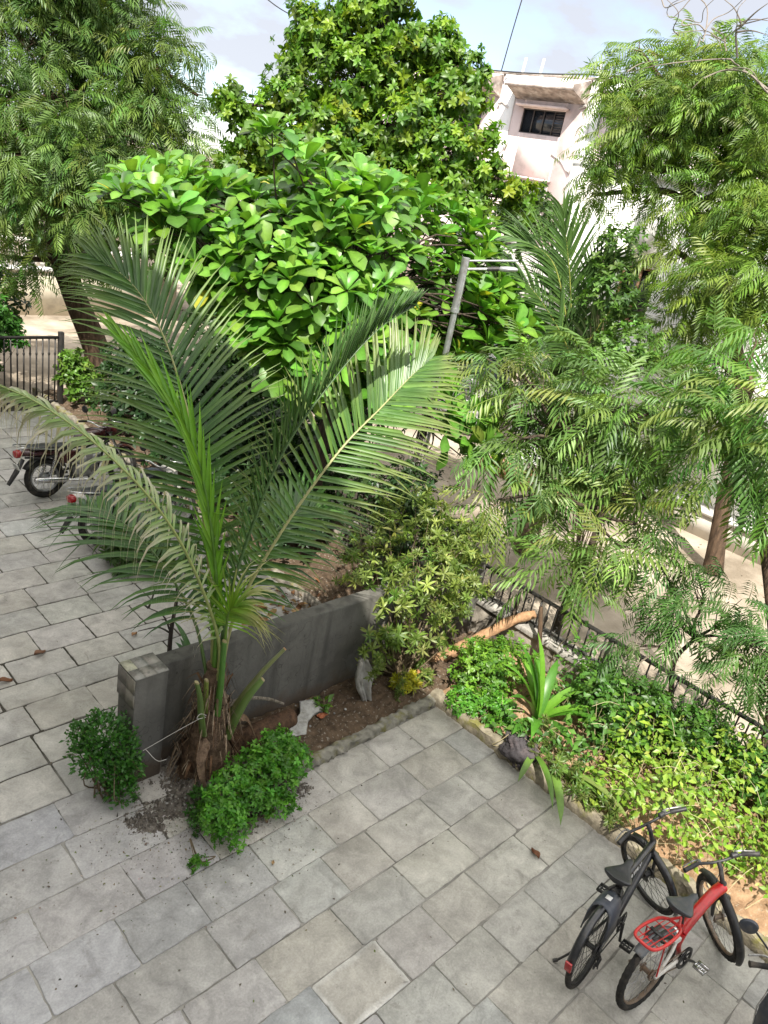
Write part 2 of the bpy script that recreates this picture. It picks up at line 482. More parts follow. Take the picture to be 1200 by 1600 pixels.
def paving():
    rr = random.Random(5)
    ys = [3.565, 3.13, 2.72, 2.315, 1.905, 1.495]
    while ys[-1] > -7: ys.append(ys[-1] - 0.413)
    ys = ys[::-1] + [3.98, 4.40, 4.83, 5.27, 5.70, 6.13, 6.47, 6.86, 7.31, 7.74, 8.17, 8.63, 9.06]
    while ys[-1] < 14.2: ys.append(ys[-1] + 0.435)
    mb = MB()
    def slab(x0, x1, y0, y1, col, ring=None):
        gap = rr.uniform(0.003, 0.009) + (0.006 if (y0 > 4.4 and rr.random() < 0.8) else 0) + (0.008 if rr.random() < 0.1 else 0)
        x0 += gap / 2 + rr.uniform(0, .004); x1 -= gap / 2 + rr.uniform(0, .004); y0 += gap / 2 + rr.uniform(0, .004); y1 -= gap / 2 + rr.uniform(0, .004)
        k = 9
        cs = [(x0, y0), (x1, y0), (x1, y1), (x0, y1)]
        cs = [(x + rr.uniform(-.005, .005), y + rr.uniform(-.005, .005)) for x, y in cs]
        P = []
        for i in range(4):
            a, b = cs[i], cs[(i + 1) % 4]
            for j in range(k):
                u = j / k if j else 0.0
                if j == 1: u = 0.035
                if j == k - 1: u = 0.965
                w = 0.0025 if j else 0.0
                q = [a[0] + (b[0] - a[0]) * u + rr.gauss(0, w), a[1] + (b[1] - a[1]) * u + rr.gauss(0, w)]
                if j == 0:      # chipped corners
                    cx, cy = (x0 + x1) / 2, (y0 + y1) / 2
                    s_ = rr.choice([0.0, 0.01, 0.02, 0.03]) if rr.random() < 0.88 else 0.07
                    q = [q[0] + (cx - q[0]) * s_, q[1] + (cy - q[1]) * s_]
                P.append(q)
        n = len(P); cx, cy = (x0 + x1) / 2, (y0 + y1) / 2
        tx, ty, h = rr.gauss(0, .004), rr.gauss(0, .004), rr.gauss(0, .0012)
        Z = lambda p: h + tx * (p[0] - cx) + ty * (p[1] - cy)
        def inset(d):
            out = []
            for (x, y) in P:
                ux, uy = cx - x, cy - y; l = math.hypot(ux, uy)
                out.append((x + ux / l * d, y + uy / l * d))
            return out
        V = [(x, y, Z((x, y)) - 0.03) for x, y in P] + [(x, y, Z((x, y)) - 0.0025) for x, y in P]
        I1 = inset(0.006); V += [(x, y, Z((x, y))) for x, y in I1]
        C = [col] * (3 * n)
        F = [(i, (i + 1) % n, n + (i + 1) % n, n + i) for i in range(n)] + [(n + i, n + (i + 1) % n, 2 * n + (i + 1) % n, 2 * n + i) for i in range(n)]
        if ring:
            I2 = [(x + rr.uniform(-.012, .012), y + rr.uniform(-.012, .012)) for x, y in inset(0.05)]
            V += [(x, y, Z((x, y))) for x, y in I2]
            C = [ring] * (3 * n) + [col] * n
            F += [(2 * n + i, 2 * n + (i + 1) % n, 3 * n + (i + 1) % n, 3 * n + i) for i in range(n)] + [tuple(range(3 * n, 4 * n))]
        else:
            F.append(tuple(range(2 * n, 3 * n)))
        mb.add(V, F, C)
    for r in range(len(ys) - 1):
        y0, y1 = ys[r], ys[r + 1]
        xe = 5.95 if y0 < 4.0 else 6.05
        x = -0.6 + rr.uniform(-0.5, 0)
        while x < xe:
            w = rr.choice([0.56, 0.59, 0.60, 0.62, 0.66]) if y0 > 4.4 else rr.choice([0.5, 0.56, 0.6, 0.62, 0.66, 0.7])
            if y0 > 4.4: w = 0.60 + rr.uniform(-.03, .03)
            x1 = min(x + w, xe)
            if xe - x1 < 0.12: x1 = xe
            xm, ym = (x + x1) / 2, (y0 + y1) / 2
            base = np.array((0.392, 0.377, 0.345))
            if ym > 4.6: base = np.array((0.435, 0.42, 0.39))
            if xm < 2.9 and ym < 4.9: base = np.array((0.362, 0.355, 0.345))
            base = base * rr.uniform(0.93, 1.06) * np.array([1 + rr.uniform(-.02, .02), 1, 1 + rr.uniform(-.03, .03)])
            if rr.random() < 0.10: base = base * np.array((0.95, 0.985, 1.02))
            hide = (3.98 <= ym <= 4.6 and xm > 3.6)
            if x1 - x > 0.05 and not hide:
                ring = None
                if 2.85 < xm < 3.3 and 1.9 < ym < 2.3: ring = (0.52, 0.51, 0.48); base = base * 0.92
                slab(max(x, -0.6), x1, y0, y1, tuple(base), ring)
            x = x1
    return mb
tag(paving().build('paving', slab_mat(), smooth=False), kind='structure')

# soil beds (height fields)
def soil_mat(name, c0, c1, speck):
    m, t, b = newmat(name)
    tcn = N(t, 'ShaderNodeTexCoord')
    n = N(t, 'ShaderNodeTexNoise'); n.inputs['Scale'].default_value = 9; n.inputs['Detail'].default_value = 12; n.inputs['Roughness'].default_value = 0.75
    cr = N(t, 'ShaderNodeValToRGB'); e = cr.color_ramp.elements
    e[0].position = 0.35; e[0].color = (*c0, 1); e[1].position = 0.62; e[1].color = (*c1, 1)
    n2 = N(t, 'ShaderNodeTexNoise'); n2.inputs['Scale'].default_value = 34; n2.inputs['Detail'].default_value = 4
    r2 = N(t, 'ShaderNodeMapRange'); r2.inputs[1].default_value = 0.60; r2.inputs[2].default_value = 0.68
    mxn = N(t, 'ShaderNodeMix', data_type='RGBA'); mxn.inputs[7].default_value = (*speck, 1)
    bp = N(t, 'ShaderNodeBump'); bp.inputs['Strength'].default_value = 1.0; bp.inputs['Distance'].default_value = 0.04
    for q in (n, n2): t.links.new(tcn.outputs['Object'], q.inputs['Vector'])
    t.links.new(n.outputs['Fac'], cr.inputs['Fac']); t.links.new(cr.outputs['Color'], mxn.inputs[6]); t.links.new(n2.outputs['Fac'], r2.inputs[0]); t.links.new(r2.outputs[0], mxn.inputs[0])
    t.links.new(mxn.outputs[2], b.inputs['Base Color']); t.links.new(n.outputs['Fac'], bp.inputs['Height']); t.links.new(bp.outputs['Normal'], b.inputs['Normal'])
    setc(b, 'Roughness', 0.97); setc(b, 'Specular IOR Level', 0.1)
    return m
M_soil = soil_mat('brown_soil', (0.055, 0.04, 0.028), (0.15, 0.105, 0.07), (0.26, 0.23, 0.19))
M_soil2 = soil_mat('orange_soil', (0.22, 0.13, 0.075), (0.42, 0.28, 0.17), (0.40, 0.34, 0.25))
M_rubble = soil_mat('dusty_rubble', (0.09, 0.078, 0.065), (0.25, 0.225, 0.195), (0.38, 0.36, 0.33))

def field(name, mat, x0, x1, y0, y1, hf, nx=60, ny=30, rough=0.02):
    xs = np.linspace(x0, x1, nx); ys = np.linspace(y0, y1, ny)
    X, Y = np.meshgrid(xs, ys)
    rn = RNG.normal(0, 1, (ny, nx))
    rn = (rn + np.roll(rn, 1, 0) + np.roll(rn, 1, 1) + np.roll(np.roll(rn, 1, 0), 1, 1)) / 2
    Z = hf(X, Y)
    Z = Z + np.where(Z > 0, rn * rough * np.minimum(1, np.maximum(Z, 0) / 0.04), 0)
    V = np.stack([X, Y, Z], -1).reshape(-1, 3)
    idx = np.arange(nx * ny).reshape(ny, nx)
    F = np.stack([idx[:-1, :-1], idx[:-1, 1:], idx[1:, 1:], idx[1:, :-1]], -1).reshape(-1, 4)
    me = bpy.data.meshes.new(name); fill(me, V, F)
    o = bpy.data.objects.new(name, me); COL.objects.link(o); me.materials.append(mat); me.shade_smooth()
    return tag(o, kind='structure')
sm = lambda a, b, x: np.clip((x - a) / (b - a), 0, 1) ** 2 * (3 - 2 * np.clip((x - a) / (b - a), 0, 1))
# strip between the cement wall and the kerb
field('soil_strip', M_soil, 3.75, 7.45, 4.06, 4.76, lambda X, Y: 0.03 + 0.05 * sm(4.06, 4.3, Y) + 0.04 * np.sin(X * 5) * sm(4.2, 4.6, Y) * 0.6, 120, 30, 0.012)
# loose rubble round the palm's foot
def mound(X, Y):
    d = np.sqrt(((X - 3.35) / 0.85) ** 2 + ((Y - 4.30) / 0.62) ** 2)
    w = 0.16 * np.sin(X * 9 + 1) + 0.12 * np.sin(Y * 13) + 0.08 * np.sin(X * 23 + Y * 17)
    w = w + RNG.normal(0, .09, X.shape) + 0.10 * np.sin(X * 47 + Y * 31) * np.sin(Y * 53 - X * 21)
    return np.maximum(-0.03, -0.02 + 0.125 * (1 - sm(0.15, 1.0, d + w)))
field('rubble_ground', M_rubble, 2.35, 4.4, 3.55, 4.76, mound, 190, 130, 0.012)
# bed along the fence
field('planting_bed', M_soil2, 6.02, 7.45, -6, 4.08, lambda X, Y: 0.05 + 0.16 * sm(6.0, 6.7, X) + 0.03 * np.sin(Y * 4 + X * 3), 36, 220, 0.02)
field('soil_ground', M_soil, 6.05, 7.45, 4.9, 15.3, lambda X, Y: 0.03 + 0.05 * sm(6.0, 6.7, X) + 0.02 * np.sin(Y * 4 + X * 3), 30, 160, 0.015)

def kerb_mat():
    m = tintmat('mossy_kerb', 0.95, 0.15, 0, var=0.35, scale=14, bump=0.9, bscale=22, mottle=(0.16, 0.15, 0.05), mscale=5, mlo=0.5, mhi=0.64)
    return m
M_kerb = kerb_mat()
def rough_bar(mb, p0, p1, w, h, n, col, jit=0.012):
    """an irregular stone edging from p0 to p1"""
    p0 = np.array(p0, float); p1 = np.array(p1, float); d = p1 - p0; l = np.linalg.norm(d); d /= l
    s = np.cross(d, [0, 0, 1.0])
    V = []; k = 7
    for i in range(n + 1):
        c = p0 + d * l * i / n
        for (a, b) in ((-.5, -.3), (-.5, .6), (-.38, .95), (0, 1.05), (.38, .95), (.5, .6), (.5, -.3)):
            V.append(c + s * (a * w + random.gauss(0, jit)) + np.array([0, 0, b * h + random.gauss(0, jit * .6)]))
    F = [(i * k + j, i * k + j + 1, (i + 1) * k + j + 1, (i + 1) * k + j) for i in range(n) for j in range(k - 1)]
    C = [np.array(col) * random.uniform(.8, 1.2) for _ in V]
    mb.add(V, F, C)
mb = MB()
rough_bar(mb, (6.0, -6, 0), (6.0, 4.1, 0), 0.14, 0.13, 170, (0.20, 0.175, 0.13))
rough_bar(mb, (3.95, 4.02, 0), (6.08, 4.06, 0), 0.12, 0.075, 50, (0.20, 0.19, 0.16))
tag(mb.build('kerb', M_kerb), kind='structure')
mb = MB()
rough_bar(mb, (6.02, 4.95, 0), (6.02, 15.3, 0), 0.12, 0.10, 160, (0.20, 0.18, 0.15))
tag(mb.build('kerb', M_kerb), kind='structure')

# ------------------------------------------------------------------ cement dividing wall and its pillar
M_cement = simple('cement_render', (0.10, 0.096, 0.086), 0.85, spec=0.25, var=0.22, scale=3, bump=0.25, bscale=30, dirt=(0.14, 0.135, 0.12), dscale=2.2)
M_tile = tintmat('worn_tile', 0.6, 0.4, 0, var=0.2, scale=18, bump=0.2, bscale=40, mottle=(0.16, 0.15, 0.13), mscale=9, mlo=0.5, mhi=0.62)
def streaks(m):
    t = m.node_tree; b = t.nodes['Principled BSDF']; src = b.inputs['Base Color'].links[0].from_socket
    tcn = N(t, 'ShaderNodeTexCoord'); mpn = N(t, 'ShaderNodeMapping'); mpn.inputs['Scale'].default_value = (9, 9, 0.7)
    n = N(t, 'ShaderNodeTexNoise'); n.inputs['Scale'].default_value = 1.0; n.inputs['Detail'].default_value = 7
    r = N(t, 'ShaderNodeMapRange'); r.inputs[1].default_value = .5; r.inputs[2].default_value = .72; r.inputs[4].default_value = .6
    x = N(t, 'ShaderNodeMix', data_type='RGBA'); x.inputs[7].default_value = (0.042, 0.040, 0.036, 1)
    t.links.new(tcn.outputs['Object'], mpn.inputs[0]); t.links.new(mpn.outputs[0], n.inputs['Vector']); t.links.new(n.outputs['Fac'], r.inputs[0]); t.links.new(r.outputs[0], x.inputs[0]); t.links.new(src, x.inputs[6])
    # soil splashed on the foot of the wall
    sx = N(t, 'ShaderNodeSeparateXYZ'); t.links.new(tcn.outputs['Object'], sx.inputs[0])
    n2 = N(t, 'ShaderNodeTexNoise'); n2.inputs['Scale'].default_value = 6; n2.inputs['Detail'].default_value = 9; t.links.new(tcn.outputs['Object'], n2.inputs['Vector'])
    s1 = N(t, 'ShaderNodeMath', operation='MULTIPLY'); s1.inputs[1].default_value = .5; t.links.new(n2.outputs['Fac'], s1.inputs[0])
    s2 = N(t, 'ShaderNodeMath', operation='SUBTRACT'); t.links.new(s1.outputs[0], s2.inputs[0]); t.links.new(sx.outputs['Z'], s2.inputs[1])
    r2 = N(t, 'ShaderNodeMapRange'); r2.inputs[1].default_value = -.02; r2.inputs[2].default_value = .14; r2.inputs[4].default_value = .75; t.links.new(s2.outputs[0], r2.inputs[0])
    y = N(t, 'ShaderNodeMix', data_type='RGBA'); y.inputs[7].default_value = (0.085, 0.062, 0.045, 1)
    t.links.new(r2.outputs[0], y.inputs[0]); t.links.new(x.outputs[2], y.inputs[6])
    # hairline cracks
    n4 = N(t, 'ShaderNodeTexNoise'); n4.inputs['Scale'].default_value = 1.1; n4.inputs['Detail'].default_value = 4; n4.inputs['Roughness'].default_value = .6; t.links.new(tcn.outputs['Object'], n4.inputs['Vector'])
    a1 = N(t, 'ShaderNodeMath', operation='SUBTRACT'); a1.inputs[1].default_value = .5; t.links.new(n4.outputs['Fac'], a1.inputs[0])
    a2 = N(t, 'ShaderNodeMath', operation='ABSOLUTE'); t.links.new(a1.outputs[0], a2.inputs[0])
    r4 = N(t, 'ShaderNodeMapRange'); r4.inputs[1].default_value = .0006; r4.inputs[2].default_value = .0020; r4.inputs[3].default_value = .5; r4.inputs[4].default_value = 0; t.links.new(a2.outputs[0], r4.inputs[0])
    zc = N(t, 'ShaderNodeMix', data_type='RGBA'); zc.inputs[7].default_value = (0.025, 0.023, 0.02, 1); t.links.new(r4.outputs[0], zc.inputs[0]); t.links.new(y.outputs[2], zc.inputs[6]); t.links.new(zc.outputs[2], b.inputs['Base Color'])
streaks(M_cement)
w = thing('dividing_wall', 'grey cement rendered garden wall behind the palm ending in a square pillar', 'wall', (4.5, 4.8, 0))
mb = MB(); nseg = 40
# wall body with a slightly wavy trowelled top
V = []; F = []
for i in range(nseg + 1):
    x = 2.93 + (7.42 - 2.93) * i / nseg
    for (y, z) in ((4.775, -0.05), (4.775 + random.gauss(0, .002), 1.10 + random.gauss(0, .003)), (4.782, 1.112), (4.925, 1.112 + random.gauss(0, .002)), (4.932, 1.10), (4.932, -0.05)):
        V.append((x, y, z))
for i in range(nseg):
    for j in range(5):
        F.append((i * 6 + j, (i + 1) * 6 + j, (i + 1) * 6 + j + 1, i * 6 + j + 1))
F.append(tuple(range(6))); F.append(tuple(range(nseg * 6, nseg * 6 + 6))[::-1])
mb.add(V, F); mb.build('wall_panel', M_cement, w, angle=25)
mb = MB(); mb.box((2.645, 4.665, -0.05), (2.945, 4.945, 1.125)); pil = mb.build('pillar', M_cement, w, bevel=0.012)
mb = MB()
tx = [2.642, 2.735, 2.838, 2.948]; ty = [4.662, 4.80, 4.948]
for i in range(3):
    for j in range(2):
        c = np.array(random.choice([(0.42, 0.40, 0.34), (0.30, 0.29, 0.26), (0.33, 0.31, 0.27), (0.50, 0.49, 0.36)]))
        mb.box((tx[i] + .002, ty[j] + .002, 1.1262), (tx[i + 1] - .002, ty[j + 1] - .002, 1.136), c=c)
tz = [1.122, 0.98, 0.84]
for k in range(2):
    for j in range(2):
        if random.random() < 0.9:
            c = np.array(random.choice([(0.19, 0.175, 0.14), (0.13, 0.12, 0.105), (0.15, 0.14, 0.12)]))
            mb.box((2.634, ty[j] + .002, tz[k + 1] + .002), (2.643, ty[j + 1] - .002, tz[k] - .002), c=c)
mb.build('tile_cladding', M_tile, w, smooth=False)

# ------------------------------------------------------------------ boundary wall and railing
M_stonewall = simple('old_stone_wall', (0.27, 0.24, 0.20), 0.95, spec=0.15, var=0.45, scale=5, bump=1.0, bscale=9, dirt=(0.05, 0.045, 0.04), dscale=3)
M_coping = simple('coping_stone', (0.33, 0.31, 0.28), 0.9, spec=0.2, var=0.3, scale=8, bump=0.5, bscale=25, dirt=(0.10, 0.095, 0.085), dscale=5)
M_iron = simple('black_iron', (0.022, 0.021, 0.020), 0.55, 0.0, 0.5, var=0.4, scale=30, dirt=(0.045, 0.032, 0.024), dscale=11)
bw = thing('boundary_wall', 'low weathered stone wall with pale coping below the iron railing', 'wall', (7.55, 4, 0))
mb = MB(); V = []; F = []; ny, nz = 260, 6
for i in range(ny + 1):
    y = -6 + 21.3 * i / ny
    for j in range(nz + 1):
        V.append((7.46 + random.gauss(0, .012) - (0.03 if j == 0 else 0), y, -0.05 + 0.53 * j / nz))
for i in range(ny):
    for j in range(nz):
        a = i * (nz + 1) + j; F.append((a, a + 1, a + nz + 2, a + nz + 1))
mb.add(V, F); mb.box((7.50, -6, -0.05), (7.66, 15.3, 0.478)); mb.build('wall_body', M_stonewall, bw, angle=80)
mb = MB(); y = -6
while y < 15.2:
    l = random.uniform(0.7, 1.1); y2 = min(y + l, 15.3)
    mb.box((7.415 + random.uniform(0, .012), y + .004, 0.482), (7.70, y2 - .004, 0.545 + random.uniform(-.006, .006))); y = y2
mb.build('coping', M_coping, bw, bevel=0.008)

rl = thing('iron_railing', 'black wrought iron railing with scrolls standing on the low stone wall', 'railing', (7.55, 4, 0.545))
XR = 7.55
mb = MB(); mb.box((XR - .028, -5.9, 0.945), (XR + .028, 15.2, 0.975)); mb.build('top_rail', M_iron, rl, bevel=0.006)
mb = MB(); mb.box((XR - .012, -5.9, 0.585), (XR + .012, 15.2, 0.605)); mb.build('bottom_rail', M_iron, rl, smooth=False)
def bal(kind):
    m = MB()
    m.box((-.008, -.008, 0.545), (.008, .008, 0.945))
    if kind == 1:   # basket knot
        m.lathe([(0.006, .68), (.022, .71), (.026, .74), (.018, .775), (.006, .81)], n=8)
    return m
proto = {}
def put_bal(y, kind):
    if kind not in proto:
        o = bal(kind).build('baluster', M_iron, rl, local=True, smooth=False)
        proto[kind] = o
    else:
        o = proto[kind].copy(); COL.objects.link(o); o.parent = rl
    o.location = (XR - 7.55, y - 4, -0.545)
ybs = np.arange(0.6, 8.4, 0.112)
for i, y in enumerate(ybs):
    put_bal(y, 1 if i % 4 == 1 else 0)
for y0 in np.arange(-5.8, 0.5, 0.112)[-10:]:
    put_bal(y0, 0)
sp = None
for i, y in enumerate(ybs[:-1]):
    if i % 4 == 3:
        if sp is None:
            m = MB()
            for s_ in (1, -1):
                t_ = np.linspace(0, 2.6 * PI, 26); rr_ = 0.05 - 0.0048 * t_
                m.tube(np.stack([0 * t_, s_ * (rr_ * np.cos(t_) * 0.8), 0.765 + s_ * 0.075 + rr_ * np.sin(t_) * s_], 1), 0.006, 5)
            sp = m.build('scroll', M_iron, rl, local=True); o = sp
        else:
            o = sp.copy(); COL.objects.link(o); o.parent = rl
        o.location = (XR - 7.55, y + .056 - 4, -0.545)
for y in (-0.9, 1.05, 3.0, 4.95, 6.9):
    m = MB(); m.box((XR - .02, y - .02, 0.54), (XR + .02, y + .02, 1.0)); m.build('railing_post', M_iron, rl, bevel=0.004)
# ------------------------------------------------------------------ leaf templates (quads): verts, faces, brightness per vert
def tpl_leaf(wid=0.42, fold=0.12, droop=0.25, tip=0.55, base=0.12, n=4, rib=1.25, wave=0.0, shape=None):
    """a leaf along +x, length 1, three verts across"""
    v = []; b = []
    for i in range(n + 1):
        u = i / n
        if shape: w = shape(u)
        else: w = wid * (math.sin(PI * min(1, u ** (math.log(0.5) / math.log(tip)))) ** 0.8)
        w = max(w, 0.006)
        z = -droop * u * u
        x = u * (1 - droop * droop * 0.3 * u)
        wv = wave * math.sin(u * 9)
        v += [(x, w / 2, z + fold * w + wv), (x, 0, z), (x, -w / 2, z + fold * w - wv)]
        b += [0.97, rib, 0.97]
    f = []
    for i in range(n):
        a = i * 3
        f += [(a, a + 1, a + 4, a + 3), (a + 1, a + 2, a + 5, a + 4)]
    return np.array(v), np.array(f), np.array(b)

def tpl_join(parts):
    V = []; F = []; B = []; n = 0
    for (v, f, b), M, off, s in parts:
        V.append((v * s) @ np.array(M).T + np.array(off)); F.append(f + n); B.append(b); n += len(v)
    return np.concatenate(V), np.concatenate(F), np.concatenate(B)

def tpl_pinnate(pairs=8, llen=0.32, lw=0.26, droop=0.35, lift=0.0, ang=62, seed=0):
    """a neem-like compound leaf along +x, length 1"""
    r = np.random.default_rng(seed)
    pts = []
    for i in range(9):
        u = i / 8
        pts.append((u * (1 - 0.2 * droop * u), 0, -droop * u ** 2))
    pts = np.array(pts)
    parts = []
    one = tpl_leaf(lw, 0.18, 0.35, 0.40, n=2, rib=1.05)
    for k in range(pairs):
        u = 0.16 + 0.80 * k / (pairs - 1)
        p = np.array([np.interp(u, np.linspace(0, 1, 9), pts[:, c]) for c in range(3)])
        sl = math.atan2(-2 * droop * u, 1)
        for s in (1, -1):
            a = math.radians(ang - 26 * u + r.normal(0, 5)) * s
            d = np.array([math.cos(a), math.sin(a), -0.35 + r.normal(0, .08) + lift])
            d[2] += math.sin(sl) * math.cos(a) * .8
            d /= np.linalg.norm(d)
            z = np.array([0, 0, 1.0]) - d * d[2]; z /= np.linalg.norm(z); y = np.cross(z, d)
            L_ = llen * (0.75 + 0.5 * math.sin(PI * (0.15 + 0.75 * u))) * r.uniform(.9, 1.1)
            parts.append((one, np.stack([d, y, z], 1), p + np.array([0, 0, 0]), L_))
    rv = []; rf = []
    for i, p in enumerate(pts):
        w = 0.009 * (1 - 0.6 * i / 8)
        rv += [p + [0, w, 0.002], p - [0, w, -0.002]]
    for i in range(8): rf.append((2 * i, 2 * i + 1, 2 * i + 3, 2 * i + 2))
    parts.append(((np.array(rv), np.array(rf), np.full(len(rv), 1.3)), np.eye(3), (0, 0, 0), 1))
    return tpl_join(parts)

def tpl_whorl(leaf, n, tilt=0.5, seed=0, jit=0.15, r0=0.0):
    """n leaves round +x, opening forward"""
    r = np.random.default_rng(seed); parts = []
    for i in range(n):
        a = i * 2.399 + r.normal(0, .2)
        t = tilt * (1 - 0.75 * i / n) + r.normal(0, jit) + 0.12
        d = np.array([math.sin(PI / 2 - t * PI / 2), 0, 0]) if False else None
        c = math.cos(t * PI / 2); s_ = math.sin(t * PI / 2)
        out = np.array([0, math.cos(a), math.sin(a)])
        d = np.array([c, 0, 0]) + out * s_
        z = np.array([s_, 0, 0]) - out * c
        y = np.cross(z, d)
        parts.append((leaf, np.stack([d, y, z], 1), out * r0 + np.array([0.05 * i / n, 0, 0]), r.uniform(.75, 1.1)))
    return tpl_join(parts)

def obov(u):  # almond leaf outline: broad near the tip
    return 0.62 * (u ** 0.8) * (1 - u ** 9) ** 0.5 + 0.02 if u < 1 else 0.10
AL = [tpl_leaf(shape=obov, fold=f, droop=d, n=9, rib=1.4, wave=wv) for f, d, wv in ((0.16, 0.22, .012), (0.22, 0.42, .02), (0.10, 0.05, .01), (0.2, 0.6, .02))]
NM = [tpl_pinnate(8, 0.33, 0.16, d, seed=i, ang=70) for i, d in enumerate((0.25, 0.45, 0.7))]
NMS = [tpl_pinnate(8, 0.33, 0.16, d, seed=i + 5, ang=70) for i, d in enumerate((0.22, 0.42, 0.65))]
OV = tpl_leaf(0.55, 0.14, 0.3, 0.42, n=2, rib=1.06)
OVL = tpl_leaf(0.48, 0.14, 0.35, 0.5, n=3, rib=1.06)
LAN = tpl_leaf(0.24, 0.15, 0.3, 0.5, n=3, rib=0.72)
WH_MANGO = [tpl_whorl(OVL, 9, 0.95, i) for i in range(3)]
WH_OV = [tpl_whorl(OV, 6, 0.95, i + 9) for i in range(3)]
WH_LAN = [tpl_whorl(LAN, 11, 0.95, i + 20) for i in range(3)]

# ------------------------------------------------------------------ coconut palm
def sweep(N_, T):
    S = np.cross(T, N_); S /= np.linalg.norm(S) + 1e-9
    return S, np.cross(S, T)

def frond(root, pts, Nv, lmax=0.9, npair=70, t0=0.16, droop=0.25, lift=0.15, amax=68, amin=22, w=0.034, cols=((0.035, 0.10, 0.022),), rcol=(0.22, 0.26, 0.07),
          r0=0.022, tipcol=None, seed=0, dry=0.0, name='frond', split=0.0, lbase=0.55, ltip=0.35):
    r = np.random.default_rng(seed)
    P = spline(pts, 60)
    T = unit(np.gradient(P, axis=0))
    mb = MB(); sgap = r.uniform(0, 6, 4)
    rr = np.linspace(r0, 0.004, 60)
    mb.tube(P, rr, 6, c=np.array(rcol), flat=0.7)
    V = []; F = []; C = []; n = 0
    Nv = np.array(Nv, float)
    for k in range(npair):
        t = t0 + (1 - t0) * (k / (npair - 1)) ** 0.95
        for s in (1, -1):
            tt = min(0.9999, max(0, t + r.normal(0, 0.003)))
            i = min(58, int(tt * 59)); u = tt * 59 - i
            p = P[i] * (1 - u) + P[i + 1] * u
            tg = T[i]
            S, Nn = sweep(Nv, tg)
            q = (tt - t0) / (1 - t0)
            Lf = lmax * (lbase + (1 - lbase) * min(1, q / 0.3)) * (1 if q < 0.55 else 1 - (1 - ltip) * ((q - 0.55) / 0.45) ** 1.3) * r.uniform(.93, 1.05)
            a = math.radians(amax + (amin - amax) * q + r.normal(0, 2.5))
            d = math.cos(a) * tg + math.sin(a) * s * S + (lift + r.normal(0, .04)) * Nn
            d /= np.linalg.norm(d)
            c0 = np.array(cols[r.integers(0, len(cols))]) * r.uniform(.8, 1.2)
            dr = droop * r.uniform(.5, 1.7)
            bend = r.random() < .07
            if r.random() < .03: continue
            m = 5
            brk = r.random() < dry
            wv = np.cross(d, Nn); wv /= np.linalg.norm(wv) + 1e-9
            pp = p.copy(); dd = d.copy()
            for j in range(m + 1):
                x = j / m
                wd = w * (0.55 + 0.6 * math.sin(PI * min(1, x * 1.1) ** 0.7) if x < .9 else 0.25) * (1 - 0.75 * x ** 2)
                if brk and x > 0.35: wd *= 0.55
                nn = np.cross(wv, dd)
                V += [pp + wv * wd / 2 + nn * wd * .28, pp, pp - wv * wd / 2 + nn * wd * .28]
                cc = c0
                if tipcol is not None: cc = c0 + (np.array(tipcol) * r.uniform(.8, 1.1) - c0) * np.clip((x - 0.30 + 0.25 * dry) / 0.35, 0, 1) * (1 if r.random() < .98 else .3)
                C += [cc, cc * 1.18, cc]
                if j < m:
                    a0 = n + j * 3
                    F += [(a0, a0 + 1, a0 + 4, a0 + 3), (a0 + 1, a0 + 2, a0 + 5, a0 + 4)]
                if bend and j == 2: dd = dd + np.array([r.normal(0, .3), r.normal(0, .3), -.9])
                dd = dd + np.array([0, 0, -1.0]) * dr * (x + .15) * (2.2 if (brk and x > .25) else 1)
                dd /= np.linalg.norm(dd)
                pp = pp + dd * Lf / m
            n += (m + 1) * 3
    mb.add(V, F, C)
    o = mb.build(name, M_palm, root, angle=80)
    return o

def PT(L): return [tuple(p) for p in L]
palm = thing('coconut_palm', 'young coconut palm with long arching fronds in front of the grey cement wall', 'palm', (3.28, 4.47, 0.02))
DG = ((0.042, 0.11, 0.018), (0.062, 0.14, 0.022), (0.034, 0.09, 0.017))
YG = ((0.18, 0.34, 0.03), (0.14, 0.30, 0.025), (0.22, 0.36, 0.04))
toC = lambda p: tuple(unit(np.array([0, 0, 5.2]) - np.array(p)))
# tall back frond, spread towards the house
frond(palm, [(3.28, 4.5, .95), (3.24, 4.58, 1.75), (3.20, 4.83, 2.65), (3.24, 5.16, 3.18), (3.27, 5.70, 3.70), (3.20, 6.15, 4.02), (3.06, 6.55, 4.14)], toC((3.2, 5.5, 3.5)),
      lmax=0.92, npair=90, t0=0.20, droop=0.14, lift=0.10, cols=DG, seed=1, amax=72, amin=18, rcol=(0.30, 0.31, 0.12), w=0.032, tipcol=(0.10, 0.16, 0.035))
# bright unopened spear
frond(palm, [(3.27, 4.47, 1.0), (3.22, 4.47, 1.75), (3.13, 4.53, 2.47), (3.01, 4.72, 3.15), (2.80, 4.97, 3.58), (2.62, 5.18, 3.85)], toC((3, 4.7, 3)),
      lmax=0.52, npair=46, t0=0.12, droop=0.03, lift=0.05, cols=((0.11, 0.27, 0.015), (0.15, 0.32, 0.02)), seed=2, amax=15, amin=6, rcol=(0.10, 0.22, 0.03), w=0.03, r0=0.03)
# frond to the right, sunlit yellow tip
frond(palm, [(3.33, 4.46, .95), (3.40, 4.46, 1.65), (3.75, 4.43, 2.39), (4.22, 4.41, 3.05), (4.62, 4.40, 3.42), (4.98, 4.46, 3.66), (5.24, 4.50, 3.80)], (-.25, -.75, .60),
      lmax=0.86, npair=80, t0=0.24, droop=0.10, lift=0.12, cols=((0.065, 0.145, 0.025), (0.085, 0.165, 0.03), (0.055, 0.125, 0.025)), tipcol=(0.14, 0.18, 0.05), seed=3, amax=75, amin=25, rcol=(0.34, 0.34, 0.15), ltip=0.30, w=0.030)
